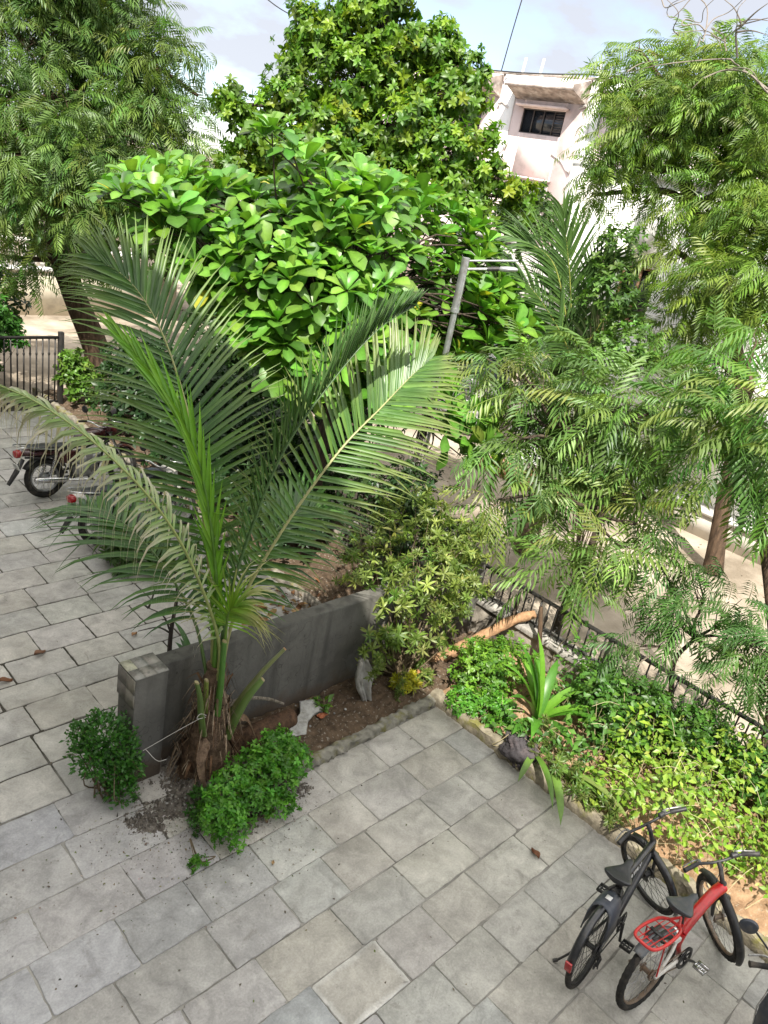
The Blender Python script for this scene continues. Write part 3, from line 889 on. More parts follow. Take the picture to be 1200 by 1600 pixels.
# frond seen on edge, folded up
frond(palm, [(3.29, 4.42, .95), (3.28, 4.42, 1.78), (3.39, 4.34, 2.62), (3.58, 4.31, 3.22), (3.91, 4.28, 3.72), (4.25, 4.24, 4.12), (4.60, 4.21, 4.33)], (-.55, .25, .8),
      lmax=0.50, npair=64, t0=0.22, droop=0.06, lift=0.55, cols=((0.07, 0.13, 0.04), (0.05, 0.11, 0.03)), seed=4, amax=26, amin=10, rcol=(0.08, 0.15, 0.05))
# dying frond hanging to the left
frond(palm, [(3.27, 4.42, .95), (3.22, 4.40, 1.5), (2.91, 4.43, 2.28), (2.60, 4.50, 2.81), (2.25, 4.69, 3.22), (1.96, 4.92, 3.45), (1.72, 5.12, 3.55)], (-.2, -.5, .8),
      lmax=0.60, npair=70, t0=0.18, droop=1.9, lift=-.15, cols=((0.15, 0.25, 0.06), (0.18, 0.27, 0.08)), seed=5, amax=60, amin=20, rcol=(0.30, 0.34, 0.12), tipcol=(0.50, 0.45, 0.37), dry=0.85, w=0.028)
# low frond to the back left over the motorcycles
frond(palm, [(3.25, 4.5, .95), (3.18, 4.75, 1.55), (3.05, 5.25, 1.95), (2.95, 5.9, 2.05), (2.90, 6.5, 1.85)], (-.1, -.3, .9),
      lmax=0.85, npair=48, t0=0.25, droop=0.22, lift=0.12, cols=DG, seed=6, amax=70, amin=20, rcol=(0.10, 0.17, 0.05))
# low fronds to the right, behind and before the wall
frond(palm, [(3.33, 4.5, .95), (3.45, 4.62, 1.6), (3.85, 4.75, 2.1), (4.35, 4.85, 2.30), (4.85, 4.90, 2.15)], (-.1, -.35, .9),
      lmax=0.80, npair=44, t0=0.22, droop=0.28, lift=0.18, cols=DG, seed=7, amax=70, amin=20, rcol=(0.10, 0.17, 0.05))
# short yellow green frond drooping in front of the crown
frond(palm, [(3.30, 4.42, 1.1), (3.27, 4.38, 1.55), (3.24, 4.33, 1.80), (3.26, 4.28, 1.88)], (-.4, -.4, .85),
      lmax=0.55, npair=26, t0=0.45, droop=0.42, lift=0.1, cols=YG, seed=10, amax=70, amin=10, rcol=(0.14, 0.25, 0.04), tipcol=(0.34, 0.33, 0.16), w=0.026, ltip=0.7, lbase=.9)
# stem, cut stalks, husk
M_husk = tintmat('palm_husk', 0.9, 0.15, 0, var=0.4, scale=20, bump=0.9, bscale=45)
mb = MB(); prof = []
for i in range(26):
    u = i / 25; z = -0.02 + 1.18 * u
    prof.append((0.175 * (1 - u) ** 1.5 + 0.085 + 0.012 * math.sin(u * 38), z))
mb.lathe(prof, (3.29, 4.48, 0.02), (0, 0, 1), 22, c=np.array((0.11, 0.075, 0.05)))
st = mb.build('trunk', M_husk, palm, angle=80)
mb = MB()
for i in range(300):     # fibre shreds
    a = random.uniform(0, 2 * PI); z = random.uniform(0.02, 0.95); u = z / 1.18
    rr_ = 0.175 * (1 - u) ** 1.5 + 0.088
    p = np.array([3.29 + rr_ * math.cos(a), 4.48 + rr_ * math.sin(a), z + 0.02])
    o_ = np.array([math.cos(a), math.sin(a), 0]); l = random.uniform(.08, .26)
    w_ = np.array([-math.sin(a), math.cos(a), 0]) * (random.uniform(.0015, .006) if i > 36 else random.uniform(.008, .02))
    p1 = p + o_ * l * random.uniform(.1, .35) + np.array([0, 0, random.uniform(.3, .8) * l]); p2 = p + o_ * l * random.uniform(.5, .8) + np.array([0, 0, -random.uniform(-.2, .9) * l])
    c = np.array(random.choice([(0.17, 0.12, 0.075), (0.09, 0.06, 0.04), (0.26, 0.20, 0.14), (0.12, 0.07, 0.04)]))
    mb.add([p - w_, p + w_, p1 + w_, p1 - w_, p2 + w_ * .3, p2 - w_ * .3], [(0, 1, 2, 3), (3, 2, 4, 5)], c)
mb.build('fibre', M_husk, st, smooth=False)
def stalk(pts, r0, r1, c, cut=(0.35, 0.30, 0.16)):
    m = MB(); P = spline(pts, 14)
    m.tube(P, np.linspace(r0, r1, 14), 10, c=np.array(c), flat=0.55)
    d = unit(P[-1] - P[-2])
    m.tube([P[-1], P[-1] + d * .012], [r1 * .98, r1 * .8], 10, c=np.array(cut), flat=0.55)
    m.build('cut_stalk', M_palm, palm)
GRS = (0.12, 0.19, 0.05)
stalk([(3.17, 4.40, .55), (3.10, 4.36, .80), (3.07, 4.36, 1.0), (3.03, 4.37, 1.16)], .05, .030, GRS)
stalk([(3.40, 4.36, .45), (3.44, 4.30, .72), (3.52, 4.27, .92), (3.62, 4.25, 1.05)], .055, .030, GRS)
stalk([(3.43, 4.42, .60), (3.56, 4.38, .85), (3.73, 4.36, 1.06), (3.90, 4.34, 1.22)], .045, .022, (0.16, 0.18, 0.07), (0.42, 0.24, 0.12))
stalk([(3.20, 4.44, .75), (3.17, 4.42, .95), (3.16, 4.42, 1.10)], .035, .028, (0.22, 0.27, 0.06))
stalk([(3.26, 4.36, .75), (3.25, 4.34, 1.1), (3.25, 4.36, 1.5)], .045, .030, (0.09, 0.22, 0.04))
DRY = ((0.30, 0.23, 0.155), (0.24, 0.17, 0.11))
def husk(pts, wd, c):
    m = MB(); P = spline(pts, 16); V = []; F = []
    T = unit(np.gradient(P, axis=0))
    for i in range(16):
        s = np.cross(T[i], [0, 0, 1.0]); s /= np.linalg.norm(s) + 1e-9; u = i / 15
        ww = wd * (1 - .8 * u) * (1 + random.uniform(-.1, .1))
        V += [P[i] + s * ww, P[i] + np.array([0, 0, .035 * (1 - u) + .012]), P[i] - s * ww, P[i] - np.array([0, 0, .015])]
    for i in range(15):
        for j in range(4): F.append((i * 4 + j, i * 4 + (j + 1) % 4, i * 4 + 4 + (j + 1) % 4, i * 4 + 4 + j))
    m.add(V, F, np.array(c)); m.build('dry_husk', M_husk, palm, angle=70)
husk([(3.34, 4.28, .12), (3.45, 4.14, .18), (3.66, 4.12, .24), (3.95, 4.16, .28)], .085, DRY[0])
husk([(3.34, 4.22, .14), (3.42, 3.98, .20), (3.42, 3.82, .12), (3.40, 3.66, .02)], .06, DRY[1])
husk([(3.48, 4.45, .55), (3.62, 4.40, .52), (3.72, 4.36, .30), (3.80, 4.32, .10)], .07, (0.13, 0.085, 0.055))
husk([(3.42, 4.50, .62), (3.62, 4.50, .66), (3.95, 4.52, .52), (4.15, 4.5, .40)], .02, (0.22, 0.19, 0.15))
husk([(3.16, 4.34, .5), (3.08, 4.26, .35), (3.10, 4.16, .12), (3.18, 4.06, .05)], .05, (0.16, 0.11, 0.075))

# brown log lying behind the leafy shrub
mb = MB(); mb.tube(spline([(3.55, 4.50, .14), (3.9, 4.50, .17), (4.3, 4.52, .16)], 14), [.10, .105, .11, .105, .10, .11, .10, .1, .1, .105, .1, .1, .095, .09], 12)
tag(mb.build('log', bark('wet_bark', (0.13, 0.075, 0.045), (0.04, 0.025, 0.018)), smooth=True), 'short dark brown log lying behind the lobed green shrub at the palm foot', 'log')

# ------------------------------------------------------------------ shrubs
def lobed_shrub(name, label, cat, base, lobes, tpl, nleaf, size, cols, mat, updir=0.6, stems=14, group=None, shell=0.55, roll=0.5, down=0.0, tw=0.004, jit=0.18, stray=5):
    """lobes: (centre, radii); leaves turn outwards and up; thin woody stems inside"""
    rt = thing(name, label, cat, base, group=group)
    lb = LB(); mb = MB()
    vol = np.array([l[1][0] * l[1][1] * l[1][2] for l in lobes]) ** (2 / 3.)
    cnt = (nleaf * vol / vol.sum()).astype(int)
    for (c, r), k in zip(lobes, cnt):
        c = np.array(c, float); r = np.array(r, float)
        d = sph(k); d[:, 2] = np.where(d[:, 2] < -0.55, -d[:, 2], d[:, 2])
        q = (shell + (1 - shell) * RNG.random(k) ** 0.6)[:, None]
        bump_ = 1 + 0.10 * np.sin(d[:, :1] * 9 + c[0] * 5) * np.sin(d[:, 1:2] * 8) + 0.08 * RNG.normal(size=(k, 1))
        p = c + d * r * q * bump_
        ld = unit(d * 0.8 + RNG.normal(0, .45, (k, 3)) + np.array([0, 0, updir - down]))
        up = unit(d * 0.7 + np.array([0, 0, 0.9]))
        R_ = frames(ld, up, roll)
        tint = pal(k, cols, jit)
        ch = RNG.integers(0, len(tpl), k)
        for t_ in range(len(tpl)):
            m_ = ch == t_
            lb.scatter(tpl[t_], R_[m_], p[m_], size * RNG.uniform(.7, 1.2, m_.sum()), tint[m_])
        for _ in range(max(2, stems // len(lobes))):
            e = c + sph(1)[0] * r * RNG.uniform(.5, .95)
            b0 = np.array(base) + RNG.normal(0, .05, 3) * [1, 1, 0]
            mid = (b0 + e) / 2 + RNG.normal(0, .05, 3)
            mb.tube(spline([b0, mid, e], 8), np.linspace(tw * 2.2, tw * .6, 8), 5, c=np.array((0.13, 0.10, 0.06)) * RNG.uniform(.7, 1.3))
    # stray shoots that break the outline
    for (c, r) in lobes:
        c = np.array(c, float); r = np.array(r, float)
        for _ in range(stray):
            d = unit(sph(1)[0] + [0, 0, .35]); a = c + d * r * .7; L_ = RNG.uniform(.25, .6) * r.mean()
            e = c + d * r * 1.0 + unit(d + RNG.normal(0, .4, 3)) * L_
            P = spline([a, (a + e) / 2 + RNG.normal(0, .02, 3), e - [0, 0, .02]], 8)
            mb.tube(P, np.linspace(tw * .8, tw * .4, 8), 4, c=np.array((0.12, 0.11, 0.05)))
            k = int(RNG.integers(5, 10)); p = P[RNG.integers(2, 8, k)]
            lb.scatter(tpl[0], frames(unit(RNG.normal(0, 1, (k, 3)) + d * .8), None, roll), p, size * RNG.uniform(.5, 1.0, k), pal(k, cols, jit))
    mb.build('stems', M_tint, rt)
    lb.build('foliage', mat, rt)
    return rt
SH = ((0.075, 0.23, 0.02), (0.095, 0.27, 0.024), (0.055, 0.18, 0.02), (0.12, 0.30, 0.03))
SHD = ((0.045, 0.15, 0.02), (0.06, 0.18, 0.024), (0.035, 0.115, 0.017))
lobed_shrub('shrub', 'small round dark green shrub beside the pillar at the wall end', 'shrub', (2.50, 4.70, 0),
            [((2.44, 4.74, .58), (.21, .22, .20)), ((2.30, 4.70, .46), (.15, .16, .16)), ((2.54, 4.62, .46), (.15, .16, .20)), ((2.52, 4.62, .24), (.13, .13, .2)), ((2.40, 4.68, .32), (.14, .14, .16)), ((2.50, 4.52, .12), (.14, .12, .10)), ((2.28, 4.82, .60), (.12, .12, .1)), ((2.56, 4.56, .30), (.13, .10, .16))], [OV], 3000, .045, SHD, M_leaf, stems=44, tw=.004)
lobed_shrub('shrub', 'bright green shrub in several lobes growing at the foot of the palm', 'shrub', (3.35, 3.85, 0),
            [((2.98, 3.80, .24), (.20, .19, .22)), ((3.20, 3.94, .30), (.20, .18, .20)), ((3.50, 3.98, .30), (.20, .18, .24)), ((3.72, 4.02, .36), (.20, .19, .24)), ((3.62, 3.82, .28), (.21, .19, .26)),
             ((3.34, 3.78, .20), (.17, .15, .18)), ((3.02, 3.66, .18), (.16, .15, .16)), ((3.86, 3.92, .24), (.16, .16, .20)), ((3.52, 3.66, .14), (.15, .12, .13))], WH_OV, 1250, .044, SH, M_leaf, stems=40, tw=.003)
lobed_shrub('seedling', 'tiny green seedling alone on the paving below the lobed shrub', 'plant', (2.72, 3.62, 0), [((2.72, 3.62, .04), (.07, .06, .035))], WH_OV, 14, .035, SH, M_leaf, stems=5)
lobed_shrub('weeds', 'low dark weeds growing in the rubble left of the palm foot', 'plant', (2.98, 4.05, .05), [((2.92, 3.98, .08), (.12, .14, .07)), ((3.05, 4.14, .10), (.12, .1, .08))], WH_OV, 70, .04, SHD, M_leaf, stems=14)
# tall variegated shrub hanging over the end of the wall
VAR = ((0.14, 0.22, 0.035), (0.22, 0.29, 0.06), (0.10, 0.17, 0.03), (0.28, 0.33, 0.09))
lobed_shrub('variegated_shrub', 'tall yellow green variegated shrub spilling over the end of the grey cement wall', 'shrub', (5.9, 4.62, .05),
            [((5.55, 4.55, .95), (.38, .30, .45)), ((5.95, 4.5, 1.15), (.45, .38, .55)), ((6.35, 4.55, 1.35), (.42, .4, .5)), ((6.65, 4.65, 1.25), (.35, .35, .45)), ((5.75, 4.42, .55), (.38, .26, .40)),
             ((6.15, 4.40, .65), (.32, .25, .40)), ((6.25, 5.0, 1.6), (.5, .45, .5)), ((6.75, 5.0, 1.35), (.35, .4, .4)), ((5.7, 5.05, 1.3), (.4, .35, .4)), ((5.35, 4.48, .55), (.2, .18, .3)), ((6.55, 4.4, 1.0), (.3, .25, .35))],
            WH_LAN, 350, .112, VAR, M_leaf, stems=60, tw=.006, shell=.35, updir=.35)
lobed_shrub('dark_shrub', 'dark green shrub hanging below the big leaved branch beside the railing', 'shrub', (6.9, 5.9, .05),
            [((6.75, 5.6, 1.3), (.45, .4, .5)), ((7.0, 5.9, 1.55), (.4, .45, .5)), ((6.7, 6.2, 1.4), (.4, .5, .5)), ((7.15, 5.35, 1.15), (.3, .3, .35)), ((6.6, 5.6, .7), (.4, .4, .4))],
            WH_OV, 620, .085, ((0.035, 0.075, 0.02), (0.05, 0.10, 0.025), (0.025, 0.055, 0.018)), M_leaf, stems=40, tw=.005)
# round yellow green bush left of the strap leaved plant
YB = ((0.10, 0.22, 0.02), (0.14, 0.27, 0.025), (0.07, 0.17, 0.02))
lobed_shrub('bush', 'round bush with yellow green top and darker skirt right of the fallen branch', 'bush', (6.45, 3.75, .05),
            [((6.35, 3.78, .42), (.34, .34, .32)), ((6.62, 3.68, .46), (.32, .32, .34)), ((6.55, 3.98, .40), (.28, .25, .28))], WH_OV, 620, .055, YB, M_leaf, stems=30)
lobed_shrub('bush', 'small dark green bush at the corner of the bed just below the yellow green bush', 'bush', (6.15, 3.55, .05),
            [((6.20, 3.50, .22), (.20, .19, .22)), ((6.05, 3.72, .20), (.16, .20, .18)), ((6.30, 3.35, .18), (.15, .14, .18))], WH_OV, 330, .05, SH, M_leaf, stems=24)
# ------------------------------------------------------------------ strap leaved plants
def straps(root, base, specs, cols, mat=None, name='leaf', w=0.055, n=12):
    """one mesh per leaf: specs = (azimuth, length, rise, droop)"""
    for (az, l, rise, droop) in specs:
        m = MB(); V = []; F = []; C = []
        d0 = np.array([math.cos(az), math.sin(az), 0]); s = np.array([-math.sin(az), math.cos(az), 0])
        p = np.array(base, float); e = rise
        c0 = np.array(cols[random.randrange(len(cols))]) * random.uniform(.85, 1.15)
        for i in range(n + 1):
            u = i / n; ww = w * (0.55 + 0.6 * math.sin(PI * min(1, u * .95 + .05) ** .8)) * (1 if u < .75 else max(.04, 1 - ((u - .75) / .25) ** 1.6)) / 2
            d = d0 * math.cos(e) + np.array([0, 0, 1]) * math.sin(e); nn = -d0 * math.sin(e) + np.array([0, 0, 1]) * math.cos(e)
            V += [p + s * ww + nn * ww * .35, p, p - s * ww + nn * ww * .35]; C += [c0, c0 * 1.12, c0]
            if i < n: F += [(i * 3, i * 3 + 1, i * 3 + 4, i * 3 + 3), (i * 3 + 1, i * 3 + 2, i * 3 + 5, i * 3 + 4)]
            p = p + d * l / n; e -= droop / n * (0.4 + 1.2 * u)
            if p[2] < 0.012: p[2] = 0.012; e = max(e, 0.0)
        m.add(V, F, C); m.build(name, mat or M_gloss, root, angle=80)
CR = ((0.07, 0.20, 0.02), (0.10, 0.26, 0.025), (0.06, 0.17, 0.02), (0.13, 0.29, 0.03))
lily = thing('spider_lily', 'bright green strap leaved lily standing up from the bed by the railing', 'plant', (6.52, 3.08, .12))
straps(lily, (6.52, 3.08, .16), [(1.9, 1.0, 1.35, .7), (2.5, .95, 1.25, 1.0), (1.3, .85, 1.2, 1.3), (3.0, .80, 1.1, 1.1), (0.4, .80, 1.15, 1.2), (-.4, .85, 1.05, 1.4), (-1.2, .80, .9, 1.4), (3.6, .80, .85, 1.4), (4.3, .75, .8, 1.5), (2.2, .9, 1.45, .5), (.9, .9, 1.25, 1.6), (3.3, .7, .6, .9), (5.3, .8, .95, 1.5), (1.6, 1.05, 1.45, .45)], CR, w=.10)
fl = thing('fallen_leaf_bundle', 'limp green strap leaves flopped from the bed edge onto the paving', 'plant', (6.0, 2.6, .16))
straps(fl, (6.05, 2.55, .20), [(3.95, .66, .1, 1.0), (4.75, .85, .3, 1.2)], ((0.10, 0.20, 0.03), (0.13, 0.23, 0.045), (0.08, 0.16, 0.03)), w=.075)
straps(fl, (6.02, 2.75, .22), [(3.4, .40, .1, 1.2), (4.05, .72, .35, 1.3)], ((0.10, 0.20, 0.03), (0.13, 0.23, 0.045)), w=.06)
straps(fl, (6.10, 2.35, .24), [(4.2, .42, .1, 1.3), (4.62, .78, .35, 1.3), (5.0, .5, .2, 1.2)], ((0.12, 0.21, 0.03), (0.17, 0.22, 0.06)), w=.055)
dr = thing('dracaena', 'dark strap leaved plant just behind the grey wall and the palm', 'plant', (3.62, 5.22, 0))
straps(dr, (3.62, 5.22, .35), [(i * 1.25 + .3, random.uniform(.5, .75), random.uniform(.8, 1.35), random.uniform(.6, 1.4)) for i in range(16)], ((0.03, 0.085, 0.022), (0.04, 0.11, 0.025)), w=.055)
mb = MB(); mb.tube([(3.62, 5.22, 0), (3.62, 5.22, .42)], [.03, .022], 8, c=np.array((.12, .1, .06))); mb.build('stem', M_tint, dr)

# ------------------------------------------------------------------ leafy ground cover over the bed
GCc = ((0.14, 0.25, 0.022), (0.19, 0.30, 0.028), (0.10, 0.20, 0.02), (0.25, 0.34, 0.05))
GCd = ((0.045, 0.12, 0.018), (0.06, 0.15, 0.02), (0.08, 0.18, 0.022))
def cover():
    lb = LB(); mb = MB(); k = 11500
    x = RNG.uniform(6.0, 7.55, k); y = RNG.uniform(-3.2, 3.35, k)
    edge = 6.02 + 0.12 * np.sin(y * 3.1) + 0.08 * np.sin(y * 7.7 + 1) + np.where(y < 1.0, 0.20, 0) + np.where(y > 1.0, -0.04, 0)
    h = np.maximum(.12, 0.26 + 0.36 * sm(0, .5, x - edge) + 0.15 * np.sin(x * 5 + y * 2.3) + 0.14 * np.sin(y * 5.1 + 2 * x) + 0.06 * np.sin(y * 13 + x * 9) + 0.10 * sm(7.1, 7.5, x))
    ok = (x > edge) & (RNG.random(k) < 0.96) & ~((x < 6.5) & (y < 0.7) & (y > .0) & (RNG.random(k) < .35)) & ~((np.hypot(x - 6.45, y - 3.05) < .34))
    x, y, h = x[ok], y[ok], h[ok]; k = len(x)
    z = 0.1 + h * (1 - 0.75 * RNG.random(k) ** 1.7)
    p = np.stack([x, y, z], 1)
    d = unit(RNG.normal(0, 1, (k, 3)) * [1, 1, .35] + [-.25, -.1, 0.05])
    up = unit(np.stack([RNG.normal(-.35, .35, k), RNG.normal(-.2, .35, k), np.ones(k)], 1))
    R_ = frames(d, up, .25)
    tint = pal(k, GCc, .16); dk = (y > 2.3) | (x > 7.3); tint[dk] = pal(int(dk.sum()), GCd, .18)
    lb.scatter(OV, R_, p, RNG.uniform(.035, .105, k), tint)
    for i in range(520):
        j = RNG.integers(0, k); b0 = np.array([x[j] + RNG.normal(0, .12), y[j] + RNG.normal(0, .12), .1]); e = p[j]
        mb.tube(spline([b0, (b0 + e) / 2 + RNG.normal(0, .06, 3), e + [0, 0, .01]], 7), np.linspace(.0045, .002, 7), 4, c=np.array((0.32, 0.27, 0.15)) * RNG.uniform(.5, 1.3))
    for i in range(260):   # dry runners lying over the leaves
        j = RNG.integers(0, k); e = p[j]; dd = unit(RNG.normal(0, 1, 3) * [1, 1, .12]) * RNG.uniform(.12, .38)
        mb.tube(spline([e, e + dd * .5 + [0, 0, RNG.uniform(0, .05)], e + dd - [0, 0, .03]], 6), .0022, 4, c=np.array((0.42, 0.37, 0.22)) * RNG.uniform(.6, 1.2))
    o = lb.build('ground_cover', M_leaf)
    tag(o, 'sunlit yellow green creeper covering the bed along the railing', 'ground cover', kind='stuff')
    t_ = mb.build('stems', M_tint, o)
cover()
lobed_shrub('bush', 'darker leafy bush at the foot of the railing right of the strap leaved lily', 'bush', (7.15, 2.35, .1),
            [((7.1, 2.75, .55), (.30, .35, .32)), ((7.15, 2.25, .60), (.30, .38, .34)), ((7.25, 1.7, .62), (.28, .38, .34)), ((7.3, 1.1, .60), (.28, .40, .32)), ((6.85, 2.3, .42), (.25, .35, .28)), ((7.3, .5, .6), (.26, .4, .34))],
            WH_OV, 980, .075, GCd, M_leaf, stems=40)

# small bare tree standing in the bed at the railing
tk = thing('sapling', 'thin grey forked sapling standing in the bed against the railing', 'sapling', (7.2, 2.62, .1))
mb = MB()
mb.tube(spline([(7.2, 2.62, .1), (7.22, 2.64, .5), (7.2, 2.6, .85), (7.26, 2.55, 1.1)], 12), np.linspace(.026, .014, 12), 7, c=np.array((.22, .19, .15)))
for e in ((7.05, 2.75, 1.2), (7.3, 2.35, 1.35), (7.45, 2.7, 1.3), (7.1, 2.45, 1.05)):
    mb.tube(spline([(7.2, 2.6, .85), ((7.2 + e[0]) / 2 + .03, (2.6 + e[1]) / 2, (.9 + e[2]) / 2), e], 8), np.linspace(.012, .004, 8), 5, c=np.array((.2, .17, .13)))
mb.build('trunk', M_tint, tk)

# ------------------------------------------------------------------ fallen peeled branch propped on the boundary wall
M_peel = simple('peeled_wood', (0.34, 0.20, 0.11), 0.8, spec=0.2, var=0.3, scale=22, bump=0.7, bscale=30, dirt=(0.20, 0.115, 0.065), dscale=9)
br = thing('fallen_branch', 'peeled orange brown branch leaning from the bed onto the boundary wall', 'branch', (6.5, 4.5, .12))
mb = MB(); P = spline([(6.36, 4.62, -.06), (6.75, 4.42, .22), (7.05, 4.28, .42), (7.35, 4.16, .60), (7.58, 4.02, .70)], 24)
mb.tube(P, np.linspace(.080, .055, 24) * (1 + .09 * np.sin(np.arange(24) * 1.3)), 12); mb.build('limb', M_peel, br)
mb = MB(); mb.tube(spline([P[11], P[11] + [.1, -.14, -.02], P[11] + [.30, -.18, -.16]], 10), np.linspace(.045, .03, 10), 9); mb.build('fork', M_darkbark, br)
mb = MB(); mb.tube(spline([P[17], P[17] + [.1, .05, .10], P[17] + [.22, .10, .22]], 10), np.linspace(.03, .014, 10), 8); mb.build('fork', M_darkbark, br)
stk = MB(); stk.tube(spline([(7.30, 3.62, .05), (7.31, 3.70, .5), (7.33, 3.84, .98)], 10), [.034, .036, .035, .032, .034, .03, .03, .028, .026, .024], 8)
tag(stk.build('stake', M_bark), 'rough brown wooden stake standing at the railing beside the fallen branch', 'stake')

# ------------------------------------------------------------------ litter in the strip
def crumple(n, sx, sy, amp, c, seed=0, sag=0):
    r = np.random.default_rng(seed); V = []; F = []
    ph = r.uniform(0, 6, 6)
    for j in range(n + 1):
        for i in range(n + 1):
            u, v = i / n - .5, j / n - .5
            z = amp * (math.sin(u * 7 + ph[0] + v * 3) + math.sin(v * 9 + ph[1] - u * 4) * .7 + math.sin((u + v) * 15 + ph[2]) * .4 + math.sin((u - v) * 21 + ph[3]) * .25)
            V.append((u * sx + r.normal(0, amp * .12), v * sy + r.normal(0, amp * .12), z - sag * (u * u + v * v)))
    F = [(j * (n + 1) + i, j * (n + 1) + i + 1, (j + 1) * (n + 1) + i + 1, (j + 1) * (n + 1) + i) for j in range(n) for i in range(n)]
    return np.array(V), F
M_sack = simple('grey_sacking', (0.36, 0.355, 0.33), 0.9, spec=0.15, var=0.2, scale=9, bump=0.4, bscale=120, dirt=(0.22, 0.205, 0.17), dscale=7)
M_sack.node_tree.nodes['Principled BSDF'].inputs['Roughness'].default_value = .9
def solid(o, t):
    m = o.modifiers.new('solid', 'SOLIDIFY'); m.thickness = t; m.offset = 0
    return o
mb = MB(); V = []; F = []; n1, n2 = 16, 14
for j in range(n2 + 1):
    v = j / n2
    wd = 0.10 + 0.13 * math.sin(PI * min(1, v * 1.25)) * (1 if v < .8 else max(.25, 1 - (v - .8) / .26))
    for i in range(n1 + 1):
        u = i / n1 - .5
        fold = .035 * math.sin(u * 13 + v * 2) * (0.4 + v) + .02 * math.sin(u * 29 + v * 5)
        V.append((5.10 + u * wd + .10 * v + (.05 * v * v), 4.48 - .05 * v + fold - (.16 * abs(u) ** 1.3), .62 - .60 * v + (.16 * max(0, u) * v)))
F = [(j * (n1 + 1) + i, j * (n1 + 1) + i + 1, (j + 1) * (n1 + 1) + i + 1, (j + 1) * (n1 + 1) + i) for j in range(n2) for i in range(n1)]
mb.add(V, F)
tag(solid(mb.build('sack', M_sack, angle=80), .006), 'torn grey cloth sack hanging from the variegated shrub down to the soil', 'sack')
M_conc = simple('broken_concrete', (0.36, 0.355, 0.335), 0.9, spec=0.2, var=0.25, scale=14, bump=0.7, bscale=35, dirt=(0.20, 0.19, 0.165), dscale=8)
def chunk(c, poly, th, rz, name, label, tilt=(0, 0), mat=None):
    mb = MB(); k = len(poly); V = []; F = []
    Rm = Matrix.Rotation(rz, 3, 'Z') @ Matrix.Rotation(tilt[0], 3, 'X') @ Matrix.Rotation(tilt[1], 3, 'Y')
    for z in (0, th * .8, th):
        for (x, y) in poly:
            f = 1.0 if z < th else .93
            p = Rm @ Vector((x * f + random.gauss(0, .004), y * f + random.gauss(0, .004), z + random.gauss(0, .003))); V.append((p.x + c[0], p.y + c[1], p.z + c[2]))
    for a in range(2):
        for i in range(k): F.append((a * k + i, a * k + (i + 1) % k, (a + 1) * k + (i + 1) % k, (a + 1) * k + i))
    F += [tuple(range(2 * k, 3 * k)), tuple(range(k))[::-1]]
    mb.add(V, F)
    return tag(mb.build(name, mat or M_conc, angle=30), label, 'rubble')
chunk((4.42, 4.50, .09), [(-.26, -.05), (-.15, -.14), (0, -.07), (.12, -.06), (.25, -.10), (.27, .06), (.15, .14), (.03, .05), (-.10, .03), (-.2, .05)], .045, .35, 'concrete_fragment', 'large broken piece of pale concrete lying on soil at the cement wall', (.25, -.1))
rub = []
for i in range(46):
    x = random.uniform(4.0, 5.0); y = random.uniform(4.3, 4.72)
    if i > 26: x = random.uniform(2.75, 3.35); y = random.uniform(4.05, 4.6)
    s = random.uniform(.006, .018)
    rub.append((x, y, s))
mb = MB()
for (x, y, s) in rub:
    pr_ = [(s * random.uniform(.3, .6), 0), (s, s * .4), (s * .8, s * .9), (s * .3, s * 1.2)]
    mb.lathe(pr_, (x, y, .055 + random.uniform(0, .02)), (random.gauss(0, .3), random.gauss(0, .3), 1), 6, c=np.array((.38, .37, .35)) * random.uniform(.5, 1.1))
tag(mb.build('rubble', M_tint, smooth=False), 'grey mortar crumbs scattered on soil along the cement wall', 'rubble', kind='stuff')
mb = MB(); V, F = crumple(10, .10, .06, .008, None, 3); V = V + np.array([4.62, 4.42, .12]); mb.add(V, F, np.array((.30, .10, .045)))
tag(solid(mb.build('roof_tile_shard', M_tint), .01), 'small rust red shard lying on soil above the lobed shrub', 'shard')
# yellow plant and brown leaf at the corner of the strip
lobed_shrub('yellow_seedling', 'small clump of bright yellow leaves at the corner of the soil strip', 'plant', (5.72, 4.30, .08), [((5.72, 4.30, .17), (.11, .10, .09))], WH_LAN, 12, .10, ((0.55, 0.50, 0.02), (0.48, 0.46, 0.03), (0.35, 0.40, 0.04)), M_leaf, stems=8)
lobed_shrub('seedling', 'two leaved seedling in the soil next to the concrete fragment', 'plant', (4.72, 4.52, .08), [((4.72, 4.52, .16), (.07, .07, .05))], [OV], 7, .085, YB, M_leaf, stems=6)
lobed_shrub('seedling', 'green tuft in the soil beside the yellow leaves', 'plant', (5.95, 4.25, .08), [((5.98, 4.25, .16), (.09, .08, .09))], WH_LAN, 12, .09, VAR, M_leaf, stems=6)

# dead leaves
def dead_leaf(x, y, z, s, rz, c, label):
    mb = MB(); n = 6; V = []; F = []
    for i in range(n + 1):
        u = i / n; w = .5 * math.sin(PI * min(1, u ** .8)) + .02
        for t_ in (-1, -.5, 0, .5, 1):
            a = Matrix.Rotation(rz, 3, 'Z') @ Vector(((u - .5) * s, t_ * w * s / 2, s * (.22 * abs(t_) ** 1.4 + .12 * math.sin(u * 5) + .10 * (u - .5) ** 2 * 4)))
            V.append((x + a.x, y + a.y, z + a.z))
    F = [(i * 5 + j, i * 5 + j + 1, (i + 1) * 5 + j + 1, (i + 1) * 5 + j) for i in range(n) for j in range(4)]
    mb.add(V, F, np.array(c)); return tag(solid(mb.build('dead_leaf', M_tint, angle=80), .0015), label, 'leaf', 'dead leaves on the paving')
dead_leaf(3.75, 6.71, .004, .10, .5, (0.34, 0.19, 0.10), 'tan dead leaf lying near the thin dark sapling stem')
